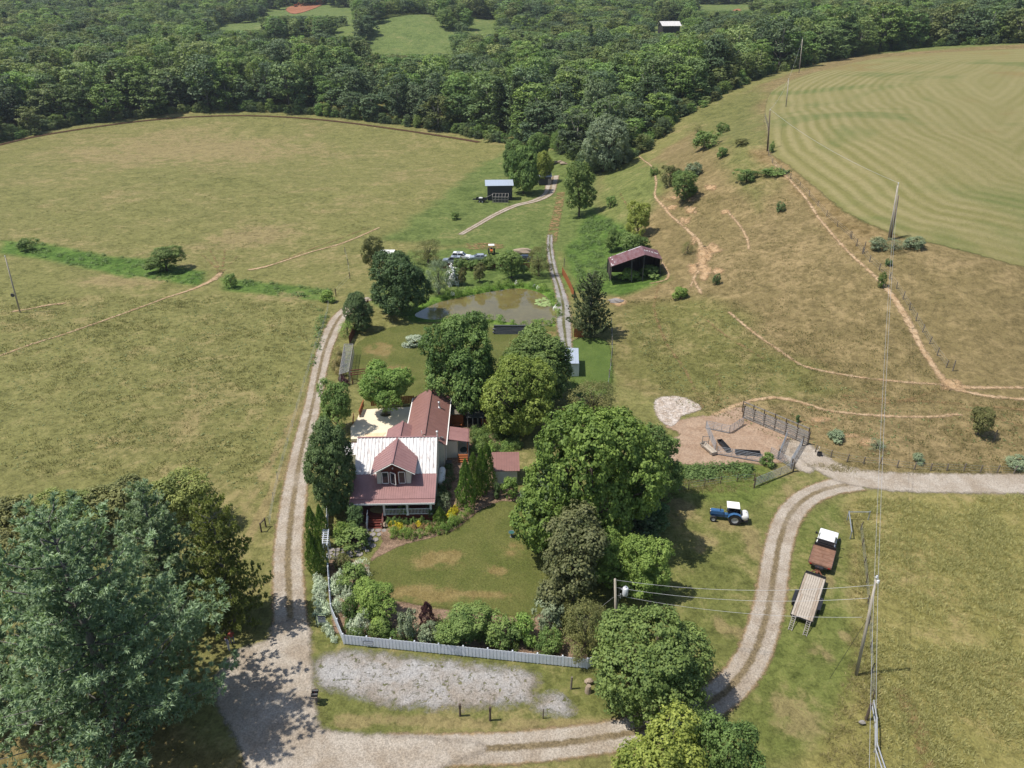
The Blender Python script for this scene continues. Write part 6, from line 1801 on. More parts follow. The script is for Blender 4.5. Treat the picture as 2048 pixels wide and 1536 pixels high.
# wooden fence by the pond lane and gate
f = empty('picket_fence', (0, 0, 0), 0, 'reddish wooden picket fence along the right side of the pond lane', 'fence')
pts = [v3(1124,548), v3(1132,562), v3(1140,578), v3(1147,597)]
for i in range(3): boards('picket', pts[i], pts[i + 1], 1.7, 13, B_cedar, f)
b = MB()
for i in range(3):
    for z in (.4, 1.3): b.bar(pts[i] + Vector((.06, .05, z)), pts[i + 1] + Vector((.06, .05, z)), .06, .1)
b.build('rail', B_cedar, f)
gt = empty('wooden_gate', (0, 0, 0), 0, 'orange wooden gate with Z brace left of the dark cedar', 'gate')
a, c = v3(1148, 674), v3(1166, 675)
boards('gate_board', a, c, 1.7, 8, B_cedar, gt)
b = MB()
for p, q in (((0, 1.55), (1, 1.55)), ((0, .15), (1, .15)), ((0, .15), (.5, 1.55)), ((.5, 1.55), (1, .15)), ((0, .1), (0, 1.6)), ((1, .1), (1, 1.6))): b.bar(a.lerp(c, p[0]) + Vector((0, -.05, p[1])), a.lerp(c, q[0]) + Vector((0, -.05, q[1])), .06, .12)
b.build('brace', B_cedar, gt)
f = empty('board_fence', (0, 0, 0), 0, 'brown board fence between driveway and back lawn under the rounded tree', 'fence')
pts = [v3(699,690), v3(709,668), v3(720,640), v3(738,612)]
for i in range(3): boards('fence_board', pts[i], pts[i + 1], 1.6, 12, B_red, f)
f = empty('board_fence', (0, 0, 0), 0, 'low brown board fence in front of the cars beyond the pond', 'fence')
boards('fence_board', v3(880, 538), v3(1060, 536), 1.2, 60, B_red, f)
ORD = 'first second third fourth fifth sixth seventh eighth ninth tenth eleventh twelfth thirteenth fourteenth fifteenth sixteenth seventeenth eighteenth nineteenth twentieth twenty-first twenty-second twenty-third twenty-fourth'.split()
# post lines of the wire fences: each post a thing
def posts(line, n, h, label, m=F_post, name='fence_post', r=.07, wires=3, cat='post', wl=None, end='the wood'):
    pts = smooth([tuple(at(*p)[:2]) for p in line], 10) if len(line) > 2 else [tuple(at(*p)[:2]) for p in line]
    c = np.array(pts); L = np.concatenate([[0], np.cumsum(np.hypot(*np.diff(c, axis=0).T))])
    P_ = []
    for i in range(n):
        s = L[-1] * i / max(1, n - 1)
        x, y = np.interp(s, L, c[:, 0]), np.interp(s, L, c[:, 1])
        z = gz(x, y)
        hh = h * random.uniform(.9, 1.12)
        lean = Vector((random.uniform(-.08, .08), random.uniform(-.08, .08), 0)) * hh
        b = MB(); b.tube([(0, 0, -.3), lean * .5 + Vector((0, 0, hh * .5)), lean + Vector((0, 0, hh))], [r, r * .95, r * .85], 7)
        o = b.build(name, m); o.location = (x, y, z); tag(o, label + ', ' + ORD[i] + ' from ' + end, cat, label)
        P_.append(Vector((x, y, z)))
    if wires:
        b = MB()
        for k in range(wires):
            z = h * (k + .7) / wires * .95
            for i in range(len(P_) - 1): b.bar(P_[i] + Vector((0, 0, z)), P_[i + 1] + Vector((0, 0, z)), .014)
        tag(b.build('fence_wire', F_pipe), wl or ('thin strands of wire between the posts of the ' + label.split(' of the ')[-1]), 'fence wire')
    return P_
posts([(1530,235),(1536,300),(1548,330),(1585,362),(1620,395),(1660,440),(1700,475)], 22, 1.3, 'weathered post of the fence along the hayfield edge', F_post, end='the wood end')
posts([(1702,478),(1735,520),(1780,560),(1800,590),(1822,625),(1845,665),(1870,705),(1892,735)], 14, 1.4, 'weathered post of the fence down the right slope', F_post, r=.09, end='the twin poles')
posts([(1630,905),(1700,925),(1760,930),(1830,940),(1900,942),(1980,946),(2060,948)], 14, 1.2, 'short post of the fence above the farm road', F_post, r=.09, end='the corral')
posts([(1215,780),(1222,730),(1224,690),(1222,650)], 7, 1.4, 'post of the fence between green side lawn and slope', F_post, r=.1, end='the maple end')
posts([(660,590),(652,640),(630,700),(612,760),(592,830),(570,910),(552,980),(540,1050)], 18, 1.2, 'thin post of the wire fence beside the driveway', F_pipe, r=.03, end='the ditch end')
posts([(690,505),(700,560),(672,588)], 4, 1.4, 'dark post of the fence at the pasture ditch track', F_dark, r=.09, wires=2, end='the far end')
posts([(1720,1060),(1728,1130),(1735,1200),(1740,1300),(1745,1400)], 9, 1.2, 'post of the fence along the rough meadow', F_dark, r=.06, end='the pipe brace')
posts([(1345,985),(1400,975),(1460,965),(1508,962)], 6, 1.2, 'post of the low fence between paddock and tractor field', F_dark, r=.06, end='the maple end')
for (x, y, h, l) in ((1905,742,1.8,'thick pale gatepost where the cattle paths meet'), (1988,880,1.6,'grey post standing alone right of the slope thicket'), (1727,505,2.2,'pale leaning stake beside the twin poles'), (920,1432,1.5,'wooden post on the grass strip by the bottom lane, left of two'), (980,1441,1.7,'wooden post on the grass strip by the bottom lane, right of two'), (1086,1437,1.2,'thin dark stake on the grass strip by the bottom lane'), (1142,1378,1.5,'thin stake at the right end of the gravel parking'), (672,592,1.6,'dark post at the ditch end beside the driveway'), (662,603,1.5,'pale post at the ditch end beside the driveway'), (1128,533,2.0,'tall thin post at the far end of the picket fence'), (1155,560,1.2,'short post in the weeds right of the picket fence')):
    p = at(x, y); b = MB(); b.tube([(0, 0, -.2), (.03, 0, h)], [.1 if h > 1.3 else .05, .085 if h > 1.3 else .04], 8)
    if 'bottom lane' in l and 'stake' not in l: b.box((.03, -.02, h - .25), (.22, .2, .4))
    o = b.build('wooden_post', F_dark if 'dark' in l or 'strip' in l else F_post); o.location = p; tag(o, l, 'post')
# H brace at the left of the driveway
def brace(px0, py0, px1, py1, h, label, m=F_post, r=.1, name='corner_brace'):
    a, c = v3(px0, py0), v3(px1, py1)
    t = empty(name, (0, 0, 0), 0, label, 'fence brace')
    for p in (a, c): b = MB(); b.tube([p - Vector((0, 0, .3)), p + Vector((0, 0, h))], [r, r * .9], 8); b.build('post', m, t)
    b = MB(); b.tube([a + Vector((0, 0, h * .9)), c + Vector((0, 0, h * .9))], r * .7, 8); b.build('crossbar', m, t)
brace(523, 1064, 532, 1054, 1.3, 'wooden corner brace of two posts and a bar left of the driveway', F_dark)
brace(1694, 1040, 1736, 1040, 1.3, 'steel pipe brace at the top corner of the rough meadow', F_pipe, .07)
b = MB(); p, q = v3(1694, 1040), v3(1700, 1078); b.tube([p + Vector((0, 0, 1.2)), q + Vector((0, 0, 1.0))], .07, 8); b.tube([q, q + Vector((0, 0, 1.1))], .07, 8); tag(b.build('pipe_rail', F_pipe), 'steel pipe rail running down from the meadow corner brace', 'rail')
t = empty('pipe_gate', (0, 0, 0), 0, 'bent steel pipe fence at the bottom edge right of the foreground pole', 'fence')
pg = [v3(1742, 1420), v3(1748, 1455), v3(1748, 1505), v3(1766, 1560)]
for i in range(3):
    for z in (.5, 1.1): b = MB(); b.tube([pg[i] + Vector((0, 0, z)), pg[i + 1] + Vector((0, 0, z))], .06, 8); b.build('pipe', B_steel, t)
for p in pg: b = MB(); b.tube([p - Vector((0, 0, .2)), p + Vector((0, 0, 1.2))], .07, 8); b.build('post', B_steel, t)
p = v3(1732, 1440); b = MB(); b.tube([(0, 0, -.2), (0, 0, 2.0)], [.13, .11], 8); o = b.build('gatepost', F_dark); o.location = p; tag(o, 'dark wooden gatepost left of the bent pipe fence', 'post')
p = v3(1722, 1448); b = MB(); b.blob((0, 0, .2), (.32, .2, .22), 8, 5, .3, 2); o = b.build('white_sack', B_greyw); o.location = p; tag(o, 'crumpled white sack beside the dark gatepost', 'sack')
# corral
C = empty('corral_fence', (0, 0, 0), 0, 'old grey plank corral fence with a rail chute behind it', 'fence')
a, c = v3(1486, 836), v3(1614, 890)
n_ = 6
for i in range(n_ + 1): p = a.lerp(c, i / n_); b = MB(); b.box(p + Vector((0, -.02, 1.0)), (.2, .2, 2.2), rz=.2); b.build('post', F_dark, C)
dd = (c - a).normalized()
for i in range(n_):
    for k in range(6):
        p, q = a.lerp(c, i / n_), a.lerp(c, (i + 1) / n_)
        b = MB(); b.bar(p + Vector((0, -.13, .25 + .32 * k + random.uniform(-.05, .05))), q + Vector((0, -.13, .25 + .32 * k + random.uniform(-.05, .05))), .05, .2); b.build('plank', B_greyw, C)
a2, c2 = a + Vector((.3, 1.6, .0)), c + Vector((.5, 1.3, 0))
for i in range(n_ + 1): p = a2.lerp(c2, i / n_); p.z = gz(p.x, p.y); b = MB(); b.bar(p, p + Vector((0, 0, 1.9)), .12); b.build('post', F_dark, C)
for z in (.6, 1.2, 1.8): b = MB(); b.bar(Vector((a2.x, a2.y, gz(a2.x, a2.y) + z)), Vector((c2.x, c2.y, gz(c2.x, c2.y) + z)), .06, .14); b.build('rail', B_greyw, C)
def gate(p0, p1, label, h=1.35, m=F_pipe, bars=6, name='farm_gate'):
    a, c = v3(*p0), v3(*p1)
    t = empty(name, (0, 0, 0), 0, label, 'gate')
    b = MB()
    for k in range(bars): z = .2 + (h - .2) * k / (bars - 1); b.tube([a + Vector((0, 0, z)), c + Vector((0, 0, z))], .028, 6)
    b.build('bars', m, t)
    b = MB()
    for f_ in (0, .33, .66, 1): p = a.lerp(c, f_); b.tube([p + Vector((0, 0, .15)), p + Vector((0, 0, h + .03))], .032, 6)
    b.build('upright', m, t)
gate((1604,892), (1580,932), 'long steel farm gate at the right end of the corral, lower of two crossing')
gate((1572,878), (1556,918), 'steel farm gate inside the corral right of the troughs')
gate((1508,974), (1586,942), 'steel farm gate running down to the tractor field')
gate((1540,912), (1582,936), 'steel farm gate closing the corral towards the farm road')
gate((1434,910), (1522,926), 'thin wire panel in front of the black troughs')
gate((1411,858), (1430,903), 'steel panel along the left side of the black troughs')
gate((1411,858), (1458,868), 'steel panel at the back of the troughs, left of the corral')
gate((1458,868), (1486,850), 'sagging gate between the trough panel and the plank fence')
for gi_, (x, y) in enumerate(((1604,892),(1582,938),(1556,918),(1508,976),(1586,944))):
    p = v3(x, y); b = MB(); b.tube([(0, 0, -.2), (0, 0, 1.6)], [.1, .09], 8); o = b.build('gatepost', F_dark); o.location = p; tag(o, 'dark post carrying steel gates ' + ['at the far right corner of the corral', 'at the foot of the long crossing gate', 'inside the corral right of the troughs', 'at the lower end of the gate by the tractor field', 'where the tractor field gate meets the farm road'][gi_], 'post', 'gateposts of the corral')
def trough(p0, p1, w, label, m=B_black):
    a, c = v3(*p0), v3(*p1); L = (c - a).length; d = c - a
    t = empty('feed_trough', a.lerp(c, .5), math.atan2(d.y, d.x), label, 'trough')
    b = MB(); o_, i_ = w / 2, w / 2 - .05
    b.prism([(-o_, .62), (-o_ * .7, .2), (o_ * .7, .2), (o_, .62), (i_, .62), (o_ * .6, .26), (-o_ * .6, .26), (-i_, .62)], -L / 2, L / 2, 'x')
    for s in (-1, 1): b.prism([(-o_, .62), (-o_ * .7, .2), (o_ * .7, .2), (o_, .62)], s * L / 2 - .03, s * L / 2 + .03, 'x')
    b.build('tub', m, t)
    for s in (-.35, .35): b = MB(); b.box((L * s, 0, .12), (.08, w * .8, .24)); b.build('leg', V_grey, t)
trough((1438,886), (1456,906), .75, 'black feed trough set lengthwise beside the steel panel')
trough((1470,909), (1519,911), .75, 'black feed trough lying across behind the wire panel')
trough((1404,892), (1428,912), .9, 'pale wooden feed bunk left of the black troughs', B_wood)
p = v3(1403, 894); b = MB()
for x in (0, .9): b.bar((x, 0, 0), (x, 0, 1.8), .07)
b.bar((0, 0, 1.7), (.9, 0, 1.7), .06); b.bar((0, 0, .9), (.9, 0, .9), .06); o = b.build('bunk_frame', B_greyw); o.location = p; tag(o, 'thin upright frame at the end of the wooden feed bunk', 'frame')
p = v3(1638, 912); b = MB(); b.lathe([(.3, 0), (.34, .55), (.28, .55), (.26, .06), (.02, .05)], (0, 0, 0), 16); o = b.build('rubber_tub', B_black); o.location = p; tag(o, 'black rubber tub on the edge of the farm road by the corral', 'tub')
p = v3(1655, 917); b = MB(); b.bar((-.9, .3, .08), (.5, -.2, .06), .12, .08); b.bar((-1.2, .9, .05), (-.6, 1.6, .9), .1, .06); o = b.build('loose_board', B_wood); o.location = p; tag(o, 'loose pale board lying beside the black rubber tub', 'board')
# mailbox pair, sign, stump, sundial, people
p = v3(633, 1406)
t = empty('mailbox_stand', p, rad(4), 'two black mailboxes on wooden posts at the corner of the driveway', 'mailbox')
for s in (-.2, .2): b = MB(); b.box((.05, s, .55), (.12, .12, 1.1)); b.build('post', F_post, t)
b = MB(); b.box((.0, 0, 1.1), (.5, .8, .05)); b.build('shelf', F_post, t)
for s in (-.2, .2):
    b = MB(); b.prism([(-.13 + s, 0), (.13 + s, 0), (.13 + s, .16), (.09 + s, .25), (s, .29), (-.09 + s, .25), (-.13 + s, .16)], -.28, .28, 'x'); o = b.build('mailbox', B_black, t); o.location = (0, 0, 1.13)
    b = MB(); b.box((0, s + .14, .22), (.04, .02, .16)); b.build('flag', V_lamp, o)
p = v3(646, 1255)
t = empty('house_sign', p, rad(0), 'small grey sign with dark oval emblem hanging from a post beside the fence', 'sign')
b = MB(); b.box((-.55, 0, .9), (.09, .09, 1.9)); b.bar((-.8, 0, 1.75), (.5, 0, 1.75), .07); b.build('sign_post', mat('green_post', S(60,92,80), .7), t)
b = MB(); b.box((0, -.02, 1.1), (.72, .05, .8)); sg = b.build('board', mat('sign_grey', S(176,184,196), .6, 0, .04, 3), t)
b = MB(); b.box((0, -.03, 1.52), (.8, .08, .06)); b.build('top_rail', B_black, sg)
b = MB(); n_ = 20
vs_ = [(.19 * math.cos(a), 0, .11 * math.sin(a)) for a in np.linspace(0, 2 * PI, n_ + 1)[:-1]]
b.prism([(v[0], v[2] + 1.22) for v in vs_], -.052, -.046, 'y'); b.build('emblem', B_black, sg)
b = MB(); b.prism([(v[0] * .62, v[2] * .55 + 1.22) for v in vs_], -.058, -.053, 'y'); b.build('emblem_centre', V_grey, sg)
b = MB()
for k, w in ((0, .4), (1, .3)): b.box((0, -.048, .95 - .12 * k), (w, .006, .035))
b.build('sign_lines', V_grey, sg)
p = v3(1176, 1384); b = MB(); b.tube([(0, 0, -.1), (0, 0, .55), (.04, 0, .8)], [.32, .26, .2], 10)
o = b.build('tree_stump', B_rock); o.location = p; tag(o, 'short pale stump beside the broad tree at the end of the parking strip', 'stump')
p = v3(1178, 1366); b = MB(); b.blob((0, 0, .25), (.4, .3, .3), 9, 6, .25, 4); o = b.build('garden_rock', B_rock); o.location = p; tag(o, 'brown rock just behind the pale stump', 'rock')
p = v3(1023, 1074)
t = empty('bird_bath', p, 0, 'small stone bird bath with green water on the front lawn', 'bird bath')
b = MB(); b.lathe([(.2, 0), (.2, .06), (.09, .12), (.08, .5), (.14, .58), (.02, .58)], (0, 0, 0), 14); b.build('pedestal', B_block, t)
b = MB(); b.lathe([(.1, .56), (.36, .66), (.36, .72), (.3, .68), (.02, .62)], (0, 0, 0), 18); b.build('basin', B_block, t)
b = MB(); b.lathe([(.3, .69), (.02, .692)], (0, 0, 0), 18); b.build('water', mat('green_water', S(70,120,110), .1, 0, .05, 3), t)
p = v3(712, 1085); b = MB(); b.blob((0, 0, .2), (.5, .4, .3), 9, 6, .25, 6); o = b.build('garden_rock', B_rock); o.location = v3(769, 1052); tag(o, 'rounded rock right of the foot of the porch steps', 'rock')
p = v3(1330, 306 + 25)
for k, (x, y) in enumerate(((1112,327),(1120,326),(1127,329))):
    b = MB(); b.blob((0, 0, .4), (1.3, .8, .6), 9, 6, .3, 20 + k); o = b.build('rubble_heap', B_rock); o.location = v3(x, y); tag(o, ['left','middle','right'][k] + ' of the three brown rubble heaps beyond the round tree clump', 'rubble heap')
b = MB(); b.blob((0, 0, .5), (2.6, 1.2, .9), 12, 6, .2, 30); o = b.build('soil_heap', B_rock); o.location = v3(1047, 507); tag(o, 'low brown soil heap left of the lane beyond the apple trees', 'heap')
b = MB(); b.blob((0, 0, .25), (1.6, .9, .5), 10, 5, .25, 31); o = b.build('lime_heap', B_stone); o.location = v3(1232, 604); tag(o, 'pale stone heap at the right of the dark cedar', 'heap')
# earth mover at the clay cut on the far hill
p = v3(592, 14)
t = empty('excavator', p, rad(20), 'tiny dark excavator on the red clay cut of the far hill', 'excavator')
b = MB(); b.box((0, -1.2, .6), (4, .8, 1.2)); b.box((0, 1.2, .6), (4, .8, 1.2)); b.build('tracks', B_black, t)
b = MB(); b.box((-.3, 0, 2.2), (3, 2.4, 1.8)); b.build('cab', V_orange, t)
b = MB(); b.bar((1, 0, 2.5), (4, 0, 5), .5); b.bar((4, 0, 5), (6, 0, 2), .4); b.box((6, 0, 1.5), (1, 1.2, 1)); b.build('boom', V_orange, t)

# people in the shade of the pines
SK = mat('skin', S(206,150,120), .6, 0, .05, 3)
def person(px, py, rz, top, legs, hair, label, pose=0):
    p = v3(px, py)
    t = empty('person', p, rz, label, 'person')
    h = 1.72
    J = {'pel': (0, 0, .95), 'chest': (0, .02, 1.28), 'neck': (0, 0, 1.45), 'head': (0, -.02, 1.6), 'lh': (.1, 0, .9), 'lk': (.11, -.04, .5), 'la': (.11, .03, .08), 'lt': (.12, -.12, .03),
         'rh': (-.1, 0, .9), 'rk': (-.12, -.02 - .1 * pose, .5), 'ra': (-.12, .05, .08), 'rt': (-.13, -.1, .03), 'ls': (.19, 0, 1.38), 'le': (.25, .02, 1.12), 'lw': (.22, -.16, .95), 'rs': (-.19, 0, 1.38), 're': (-.27, .0, 1.13), 'rw': (-.2, -.2, 1.06)}
    E_ = [('pel','chest'),('chest','neck'),('neck','head'),('pel','lh'),('lh','lk'),('lk','la'),('la','lt'),('pel','rh'),('rh','rk'),('rk','ra'),('ra','rt'),('chest','ls'),('ls','le'),('le','lw'),('chest','rs'),('rs','re'),('re','rw')]
    Rr = {'pel': .15, 'chest': .15, 'neck': .055, 'head': .10, 'lh': .1, 'lk': .065, 'la': .045, 'lt': .04, 'rh': .1, 'rk': .065, 'ra': .045, 'rt': .04, 'ls': .065, 'le': .048, 'lw': .035, 'rs': .065, 're': .048, 'rw': .035}
    ks = list(J)
    me = bpy.data.meshes.new('body')
    me.from_pydata([J[k] for k in ks], [(ks.index(a), ks.index(b)) for a, b in E_], [])
    o = link('body', me, t)
    md = o.modifiers.new('skin', 'SKIN')
    sv = me.skin_vertices[0].data
    for i, k in enumerate(ks): sv[i].radius = (Rr[k], Rr[k] * (.75 if k in ('pel', 'chest') else 1)); sv[i].use_root = (k == 'pel')
    sd = o.modifiers.new('sub', 'SUBSURF'); sd.levels = sd.render_levels = 1
    dg = bpy.context.evaluated_depsgraph_get()
    me2 = bpy.data.meshes.new_from_object(o.evaluated_get(dg))
    for m_ in (legs, top, SK): me2.materials.append(m_)
    mi = []
    for f_ in me2.polygons:
        c_ = f_.center
        mi.append(2 if c_.z > 1.44 or (abs(c_.x) > .17 and c_.z < 1.12 and c_.y < -.03 and c_.z > .85) or c_.z < .06 else (1 if c_.z > .93 else 0))
    me2.polygons.foreach_set('material_index', mi); me2.polygons.foreach_set('use_smooth', [True] * len(mi))
    o.modifiers.clear(); o.data = me2
    b = MB(); b.blob((0, .02, 1.64), (.115, .125, .12), 12, 8); b.build('hair', hair, t, True)
    for s, w in ((1, 'lw'), (-1, 'rw')):
        b = MB(); q = Vector(J[w]); b.box(q + Vector((0, -.04, -.03)), (.07, .03, .09))
        for k in range(4): b.bar(q + Vector((-.03 + .02 * k, -.05, -.06)), q + Vector((-.03 + .02 * k, -.075, -.13 + abs(k - 1.5) * .008)), .016)
        b.bar(q + Vector((.035 * s * -1, -.04, -.02)), q + Vector((.055 * s * -1, -.075, -.06)), .02); b.build('hand', SK, t)
    b = MB(); b.box((0, -.125, 1.585), (.022, .03, .035)); b.box((0, -.118, 1.545), (.05, .012, .012))
    for s in (-1, 1): b.box((s * .037, -.112, 1.61), (.022, .012, .012)); b.box((s * .108, -.01, 1.6), (.02, .04, .05))
    b.build('face', SK, t)
    return t
person(458, 1300, rad(140), mat('grey_lilac_shirt', S(196,192,210), .8), mat('white_trousers', S(226,226,232), .8), mat('brown_hair', (.06,.03,.02), .8), 'person in pale shirt and white trousers under the pine branches at the junction')
person(466, 1287, rad(200), mat('red_shirt', S(176,84,74), .8), mat('grey_trousers', S(150,152,164), .8), mat('auburn_hair', (.12,.04,.02), .8), 'person in red shirt and grey trousers behind the one in white', 1)
b = MB(); b.blob((0, 0, .35), (.16, .12, .22), 8, 6); o = b.build('bag', V_orange); o.location = v3(456, 1294) ; o.location.z += .75; tag(o, 'orange bag held between the two people under the pines', 'bag')

# ------------------------------------------------------------------ garden planting
def row(items, name, cat, group=None, k=.5):
    for key, box, m, label in items: grow(key, box, m, label, cat, name, k=k, group=group, trunk=not key.startswith('small'))
A = 'arborvitae'
row([('thuja_a',(911,918,952,1022),L_thuja,'front bright green arborvitae of the row beside the house, nearest the lawn'),
     ('thuja_b',(930,905,964,1003),L_thuja,'second arborvitae of the row beside the house'),
     ('thuja_a',(948,896,978,992),L_thuja,'third arborvitae of the row beside the house'),
     ('thuja_b',(958,886,990,982),L_thuja,'rearmost arborvitae of the row beside the house, next to the small white shed')], 'arborvitae_tree', A, 'arborvitae row beside the house', .6)
row([('thuja_b',(609,1012,638,1100),L_thuja,'arborvitae at the left of the upper pair beside the driveway'),
     ('thuja_a',(628,1008,654,1075),L_thuja,'arborvitae at the right of the upper pair, touching the white fence'),
     ('thuja_a',(609,1060,640,1152),L_thuja,'arborvitae in the lower left of the driveway group'),
     ('thuja_b',(625,1068,652,1148),L_thuja,'arborvitae in the lower right of the driveway group')], 'arborvitae_tree', A, 'arborvitae beside the driveway', .6)
row([('cone',(862,1012,898,1058),L_thuja,'dwarf cone shaped evergreen at the right corner of the porch bed'),
     ('med_b',(688,1010,732,1062),L_dark,'dark leafy shrub left of the porch steps'),
     ('shrub_w',(868,988,904,1030),L_grey,'grey-green airy shrub at the right end of the porch'),
     ('shrub_a',(664,1055,745,1100),L_green,'spreading green shrub bed between gate and porch steps'),
     ('shrub_b',(665,1045,705,1085),L_lime,'light green shrub beside the upper white fence'),
     ('shrub_c',(765,1012,790,1040),L_green,'small green shrub growing against the porch railing, left'),
     ('shrub_b',(792,1008,822,1040),L_green,'taller green shrub growing against the porch railing, middle'),
     ('shrub_c',(848,1012,872,1042),L_dark,'dark shrub at the right porch post'),
     ('med_b',(700,1168,800,1255),L_lime,'large rounded green bush at the lower left corner of the lawn'),
     ('shrub_a',(672,1130,742,1190),L_green,'leafy green bush beside the left white fence'),
     ('shrub_w',(690,1120,742,1160),L_silver,'silvery bush at the left edge of the lawn'),
     ('shrub_b',(664,1110,705,1140),L_olive,'olive grasslike bush beside the left white fence'),
     ('shrub_c',(680,1195,720,1250),L_green,'narrow green bush near the fence corner'),
     ('shrub_w',(665,1190,700,1235),L_silver,'silvery bush in the bed near the fence corner'),
     ('shrub_w',(700,1225,742,1275),L_silver,'silvery white flowering bush behind the fence corner'),
     ('shrub_b',(735,1240,785,1278),L_green,'low dark green bush behind the front fence, leftmost'),
     ('shrub_a',(788,1228,840,1285),L_grey,'grey-green bush behind the front fence'),
     ('column' if False else 'thuja_b',(838,1203,870,1262),F_purple,'dark purple upright shrub at the lower edge of the lawn'),
     ('shrub_b',(832,1250,880,1290),L_grey,'second grey-green bush behind the front fence'),
     ('med_b',(868,1218,985,1300),L_green,'widest rounded bush behind the middle of the front fence'),
     ('shrub_a',(965,1240,1050,1302),L_green,'green bush right of the widest one behind the front fence'),
     ('shrub_c',(1020,1230,1080,1290),L_lime,'bright lime bush behind the front fence'),
     ('shrub_a',(1066,1205,1140,1270),L_grey,'blue-green bush below the crab apple'),
     ('thuja_b',(1120,1200,1152,1262),L_olive,'olive upright shrub between crab apple and front fence'),
     ('wispy',(1118,1205,1225,1325),L_olive,'feathery olive shrub overhanging the right end of the front fence'),
     ('shrub_b',(1075,1260,1130,1312),L_green,'green bush behind the right part of the front fence'),
     ('shrub_a',(998,955,1040,1000),L_lime,'variegated rounded bush in front of the small white shed'),
     ('shrub_c',(985,965,1004,998),L_dark,'dark small bush left of the variegated one by the small shed'),
     ('shrub_a',(1180,1040,1262,1100),L_green,'green sumac thicket right of the blue-green pine'),
     ('shrub_a',(1225,1130,1330,1200),L_lime,'low lime thicket beneath the transformer pole'),
     ('shrub_b',(1290,930,1370,1000),L_green,'green bush at the right foot of the biggest maple'),
     ('med_b',(1270,1000,1345,1080),L_dark,'dark bush beneath the biggest maple beside the tractor field'),
     ('shrub_c',(1590,830,1600,845),L_dark,'weed bush at the far end of the plank corral'),
     ('shrub_c',(1522,905,1552,935),L_green,'green bush growing at the corral gates'),
     ('shrub_c',(1655,862,1695,884),L_grey,'grey weed bush on the bank above the farm road, left'),
     ('shrub_w',(1735,880,1775,902),L_grey,'grey weed bush on the bank above the farm road, middle'),
     ('shrub_c',(1820,908,1850,926),L_grey,'grey weed bush on the bank above the farm road, right'),
     ('shrub_b',(2010,915,2060,940),L_grey,'grey-green bush at the right edge above the farm road'),
     ('shrub_b',(1738,474,1775,500),L_grey,'grey-green weed clump at the foot of the twin poles, left'),
     ('shrub_w',(1766,478,1815,504),L_grey,'grey-green weed clump at the foot of the twin poles, middle'),
     ('shrub_b',(1806,474,1850,498),L_grey,'grey-green weed clump at the foot of the twin poles, right'),
     ('shrub_a',(1060,500,1066,520),L_green,'small green bush left of the rust tinged tree'),
     ('shrub_b',(640,1000,668,1030),L_dark,'dark shrub above the upper white fence')], 'bush', 'bush')
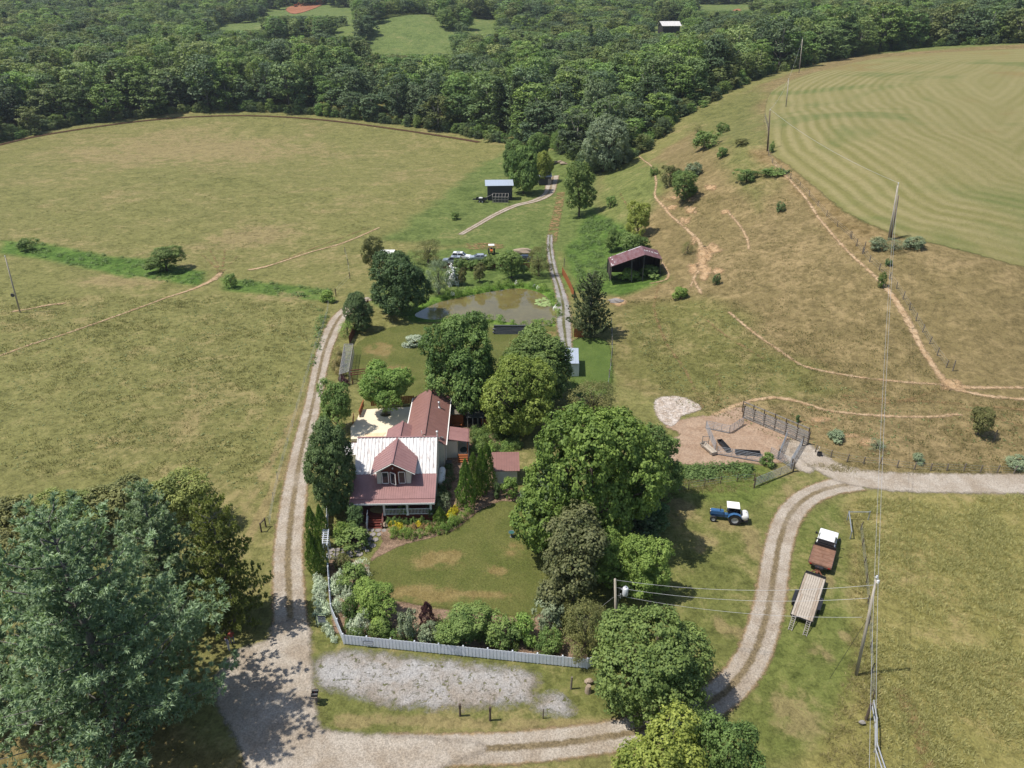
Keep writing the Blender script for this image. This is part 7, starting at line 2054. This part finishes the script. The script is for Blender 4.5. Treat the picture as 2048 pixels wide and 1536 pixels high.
# creeping plants along the drive side of the fence, hostas, daylilies and other perennials
r3 = random.Random(11)
GB = [('hosta', 'small', L_green, 'leafy hosta clump in the porch bed', 'hostas in the porch bed', [(778,1048),(800,1046),(812,1047),(826,1046),(842,1047),(856,1052),(790,1050)], 17, 14),
      ('daylily', 'small_b', L_lime, 'green daylily clump along the curved bed edge', 'daylilies along the curved bed', [(790,1072),(806,1074),(822,1074),(840,1072),(858,1068),(874,1066),(888,1062),(902,1056),(914,1048),(924,1040),(936,1030),(784,1066),(812,1068),(880,1056),(905,1046)], 20, 17),
      ('coreopsis', 'small', F_yellow, 'yellow flowering clump in the porch bed', 'yellow flowers in the porch bed', [(782,1052),(792,1054),(904,1030),(910,1024),(897,1040),(800,1060),(838,1052)], 15, 13),
      ('sedum', 'small', F_rust, 'rust coloured flowering clump in the porch bed', 'rust coloured flowers in the porch bed', [(800,1062),(812,1062),(826,1058),(846,1058),(788,1062),(858,1060)], 18, 13),
      ('lambs_ear', 'small', L_silver, 'silvery creeping plant along the drive side of the white fence', 'silvery plants beside the driveway', [(x, y) for x, y in zip([634,640,636,644,632,640,646,636,644,638,648,640,632,650,642,655,660,668,650,640], [1160,1165,1175,1178,1186,1190,1195,1200,1205,1212,1216,1222,1230,1228,1238,1262,1270,1282,1250,1246])], 20, 14),
      ('perennial', 'small_b', L_green, 'mixed green perennial clump in the bed by the front fence', 'perennials by the front fence', [(r3.uniform(690,1110), 0) for _ in range(34)], 24, 20),
      ('perennial', 'small', L_silver, 'pale flowering perennial clump in the bed by the left fence', 'pale perennials by the left fence', [(r3.uniform(668,705), r3.uniform(1150,1262)) for _ in range(14)], 22, 20),
      ('vegetable_plant', 'small_b', L_green, 'leafy plant in the kitchen garden beside the small white shed', 'plants of the kitchen garden', [(r3.uniform(942,1035), r3.uniform(860,905)) for _ in range(40)], 20, 15),
      ('squash_plant', 'small', L_lime, 'broad leaved squash plant in the kitchen garden', 'squash in the kitchen garden', [(r3.uniform(955,1035), r3.uniform(865,908)) for _ in range(16)], 22, 14),
      ('fern', 'small_b', L_dark, 'dark ferny plant beside the propane tank', 'ferns beside the house', [(886,985),(893,975),(884,968),(895,995),(900,960),(898,945),(880,1000)], 20, 18),
      ('iris', 'small_b', L_lime, 'bright green iris clump on the pond edge', 'irises round the pond', [(895,593),(915,590),(935,587),(955,582),(975,577),(995,573),(1015,571),(1040,570),(1062,574),(1085,580),(1102,595),(1112,610),(1116,630),(1108,645),(1095,650),(1075,652),(1050,652),(1025,648),(1000,642),(980,640),(960,638),(1068,648),(1085,648)], 18, 13),
      ('pond_flower', 'small', F_white, 'white flower clump on the far edge of the pond', 'white flowers by the pond', [(1033,568),(1068,573),(1076,577),(905,590),(1110,618)], 8, 7),
      ('roadside_weed', 'small_b', L_strawg, 'rusty dry weed between the driveway and the wire cage', 'dry weeds by the wire cage', [(r3.uniform(668,684), r3.uniform(690,758)) for _ in range(14)], 14, 15),
      ('red_shrub', 'small', F_purple, 'dark red shrub at the near end of the wire cage', 'red shrubs by the wire cage', [(683,762),(690,768)], 18, 18)]
for nm, key, m, lab, grp, spots, w, h in GB:
    if nm in ('hosta', 'daylily'): spots = sorted(spots)
    if nm == 'lambs_ear': spots = sorted(spots, key=lambda q: q[1])
    for k_, (x, y) in enumerate(spots):
        if y == 0: y = 1246 + (x - 690) * .115 + r3.uniform(-18, 28)
        s = r3.uniform(.8, 1.25)
        grow(key, (x - w * s / 2, y - h * s * .75, x + w * s / 2, y + h * s * .25), m, lab + (', ' + ORD[k_] + ' counted from the ' + {'hosta': 'steps side', 'daylily': 'steps side', 'iris': 'left tip', 'lambs_ear': 'gate'}[nm] if nm in ('hosta', 'daylily', 'iris', 'lambs_ear') else ''), 'plant', nm, k=.5, group=grp, trunk=False)
# lily pads on the pond
lp_ = empty('lily_pads', (at(1088, 610).x, at(1088, 610).y, WATER_Z), 0, 'patch of pale green lily pads at the right end of the pond', 'water lilies')
bb = MB(); bb.lathe([(.3, 0), (.3, .015), (.02, .02)], (0, 0, 0), 10); me = bb.mesh('lily_pad', [leaf_mat('lily_leaf', (.10,.13,.05), (.16,.20,.08), .1)])
for k in range(90):
    a, q_ = r3.uniform(0, 6.28), r3.random() ** .5
    o = link('lily_pad', me, lp_); o.location = (math.cos(a) * q_ * 2.0, math.sin(a) * q_ * 2.6, .012 + .0006 * k); s = r3.uniform(.6, 1.2); o.scale = (s, s, 1)
# ------------------------------------------------------------------ summer haze in the valley
hm = bpy.data.materials.new('haze_air'); hm.use_nodes = True
ht = hm.node_tree
for n in list(ht.nodes):
    if n.type != 'OUTPUT_MATERIAL': ht.nodes.remove(n)
pv = nd(ht, 'VolumePrincipled')
pv.inputs['Color'].default_value = (.80, .88, 1.0, 1)
pv.inputs['Density'].default_value = .00008
pv.inputs['Anisotropy'].default_value = .3
ht.links.new(pv.outputs[0], [n for n in ht.nodes if n.type == 'OUTPUT_MATERIAL'][0].inputs['Volume'])
zlo, zhi = float(ghz.min()) - 1.5, max(float(ghz.max()), 60.0) + 30
b = MB(); b.box((0, 1700, (zlo + zhi) / 2), (6600, 3700, zhi - zlo))
tag(b.build('haze', hm), 'thin summer haze filling the valley', None, None, 'stuff')
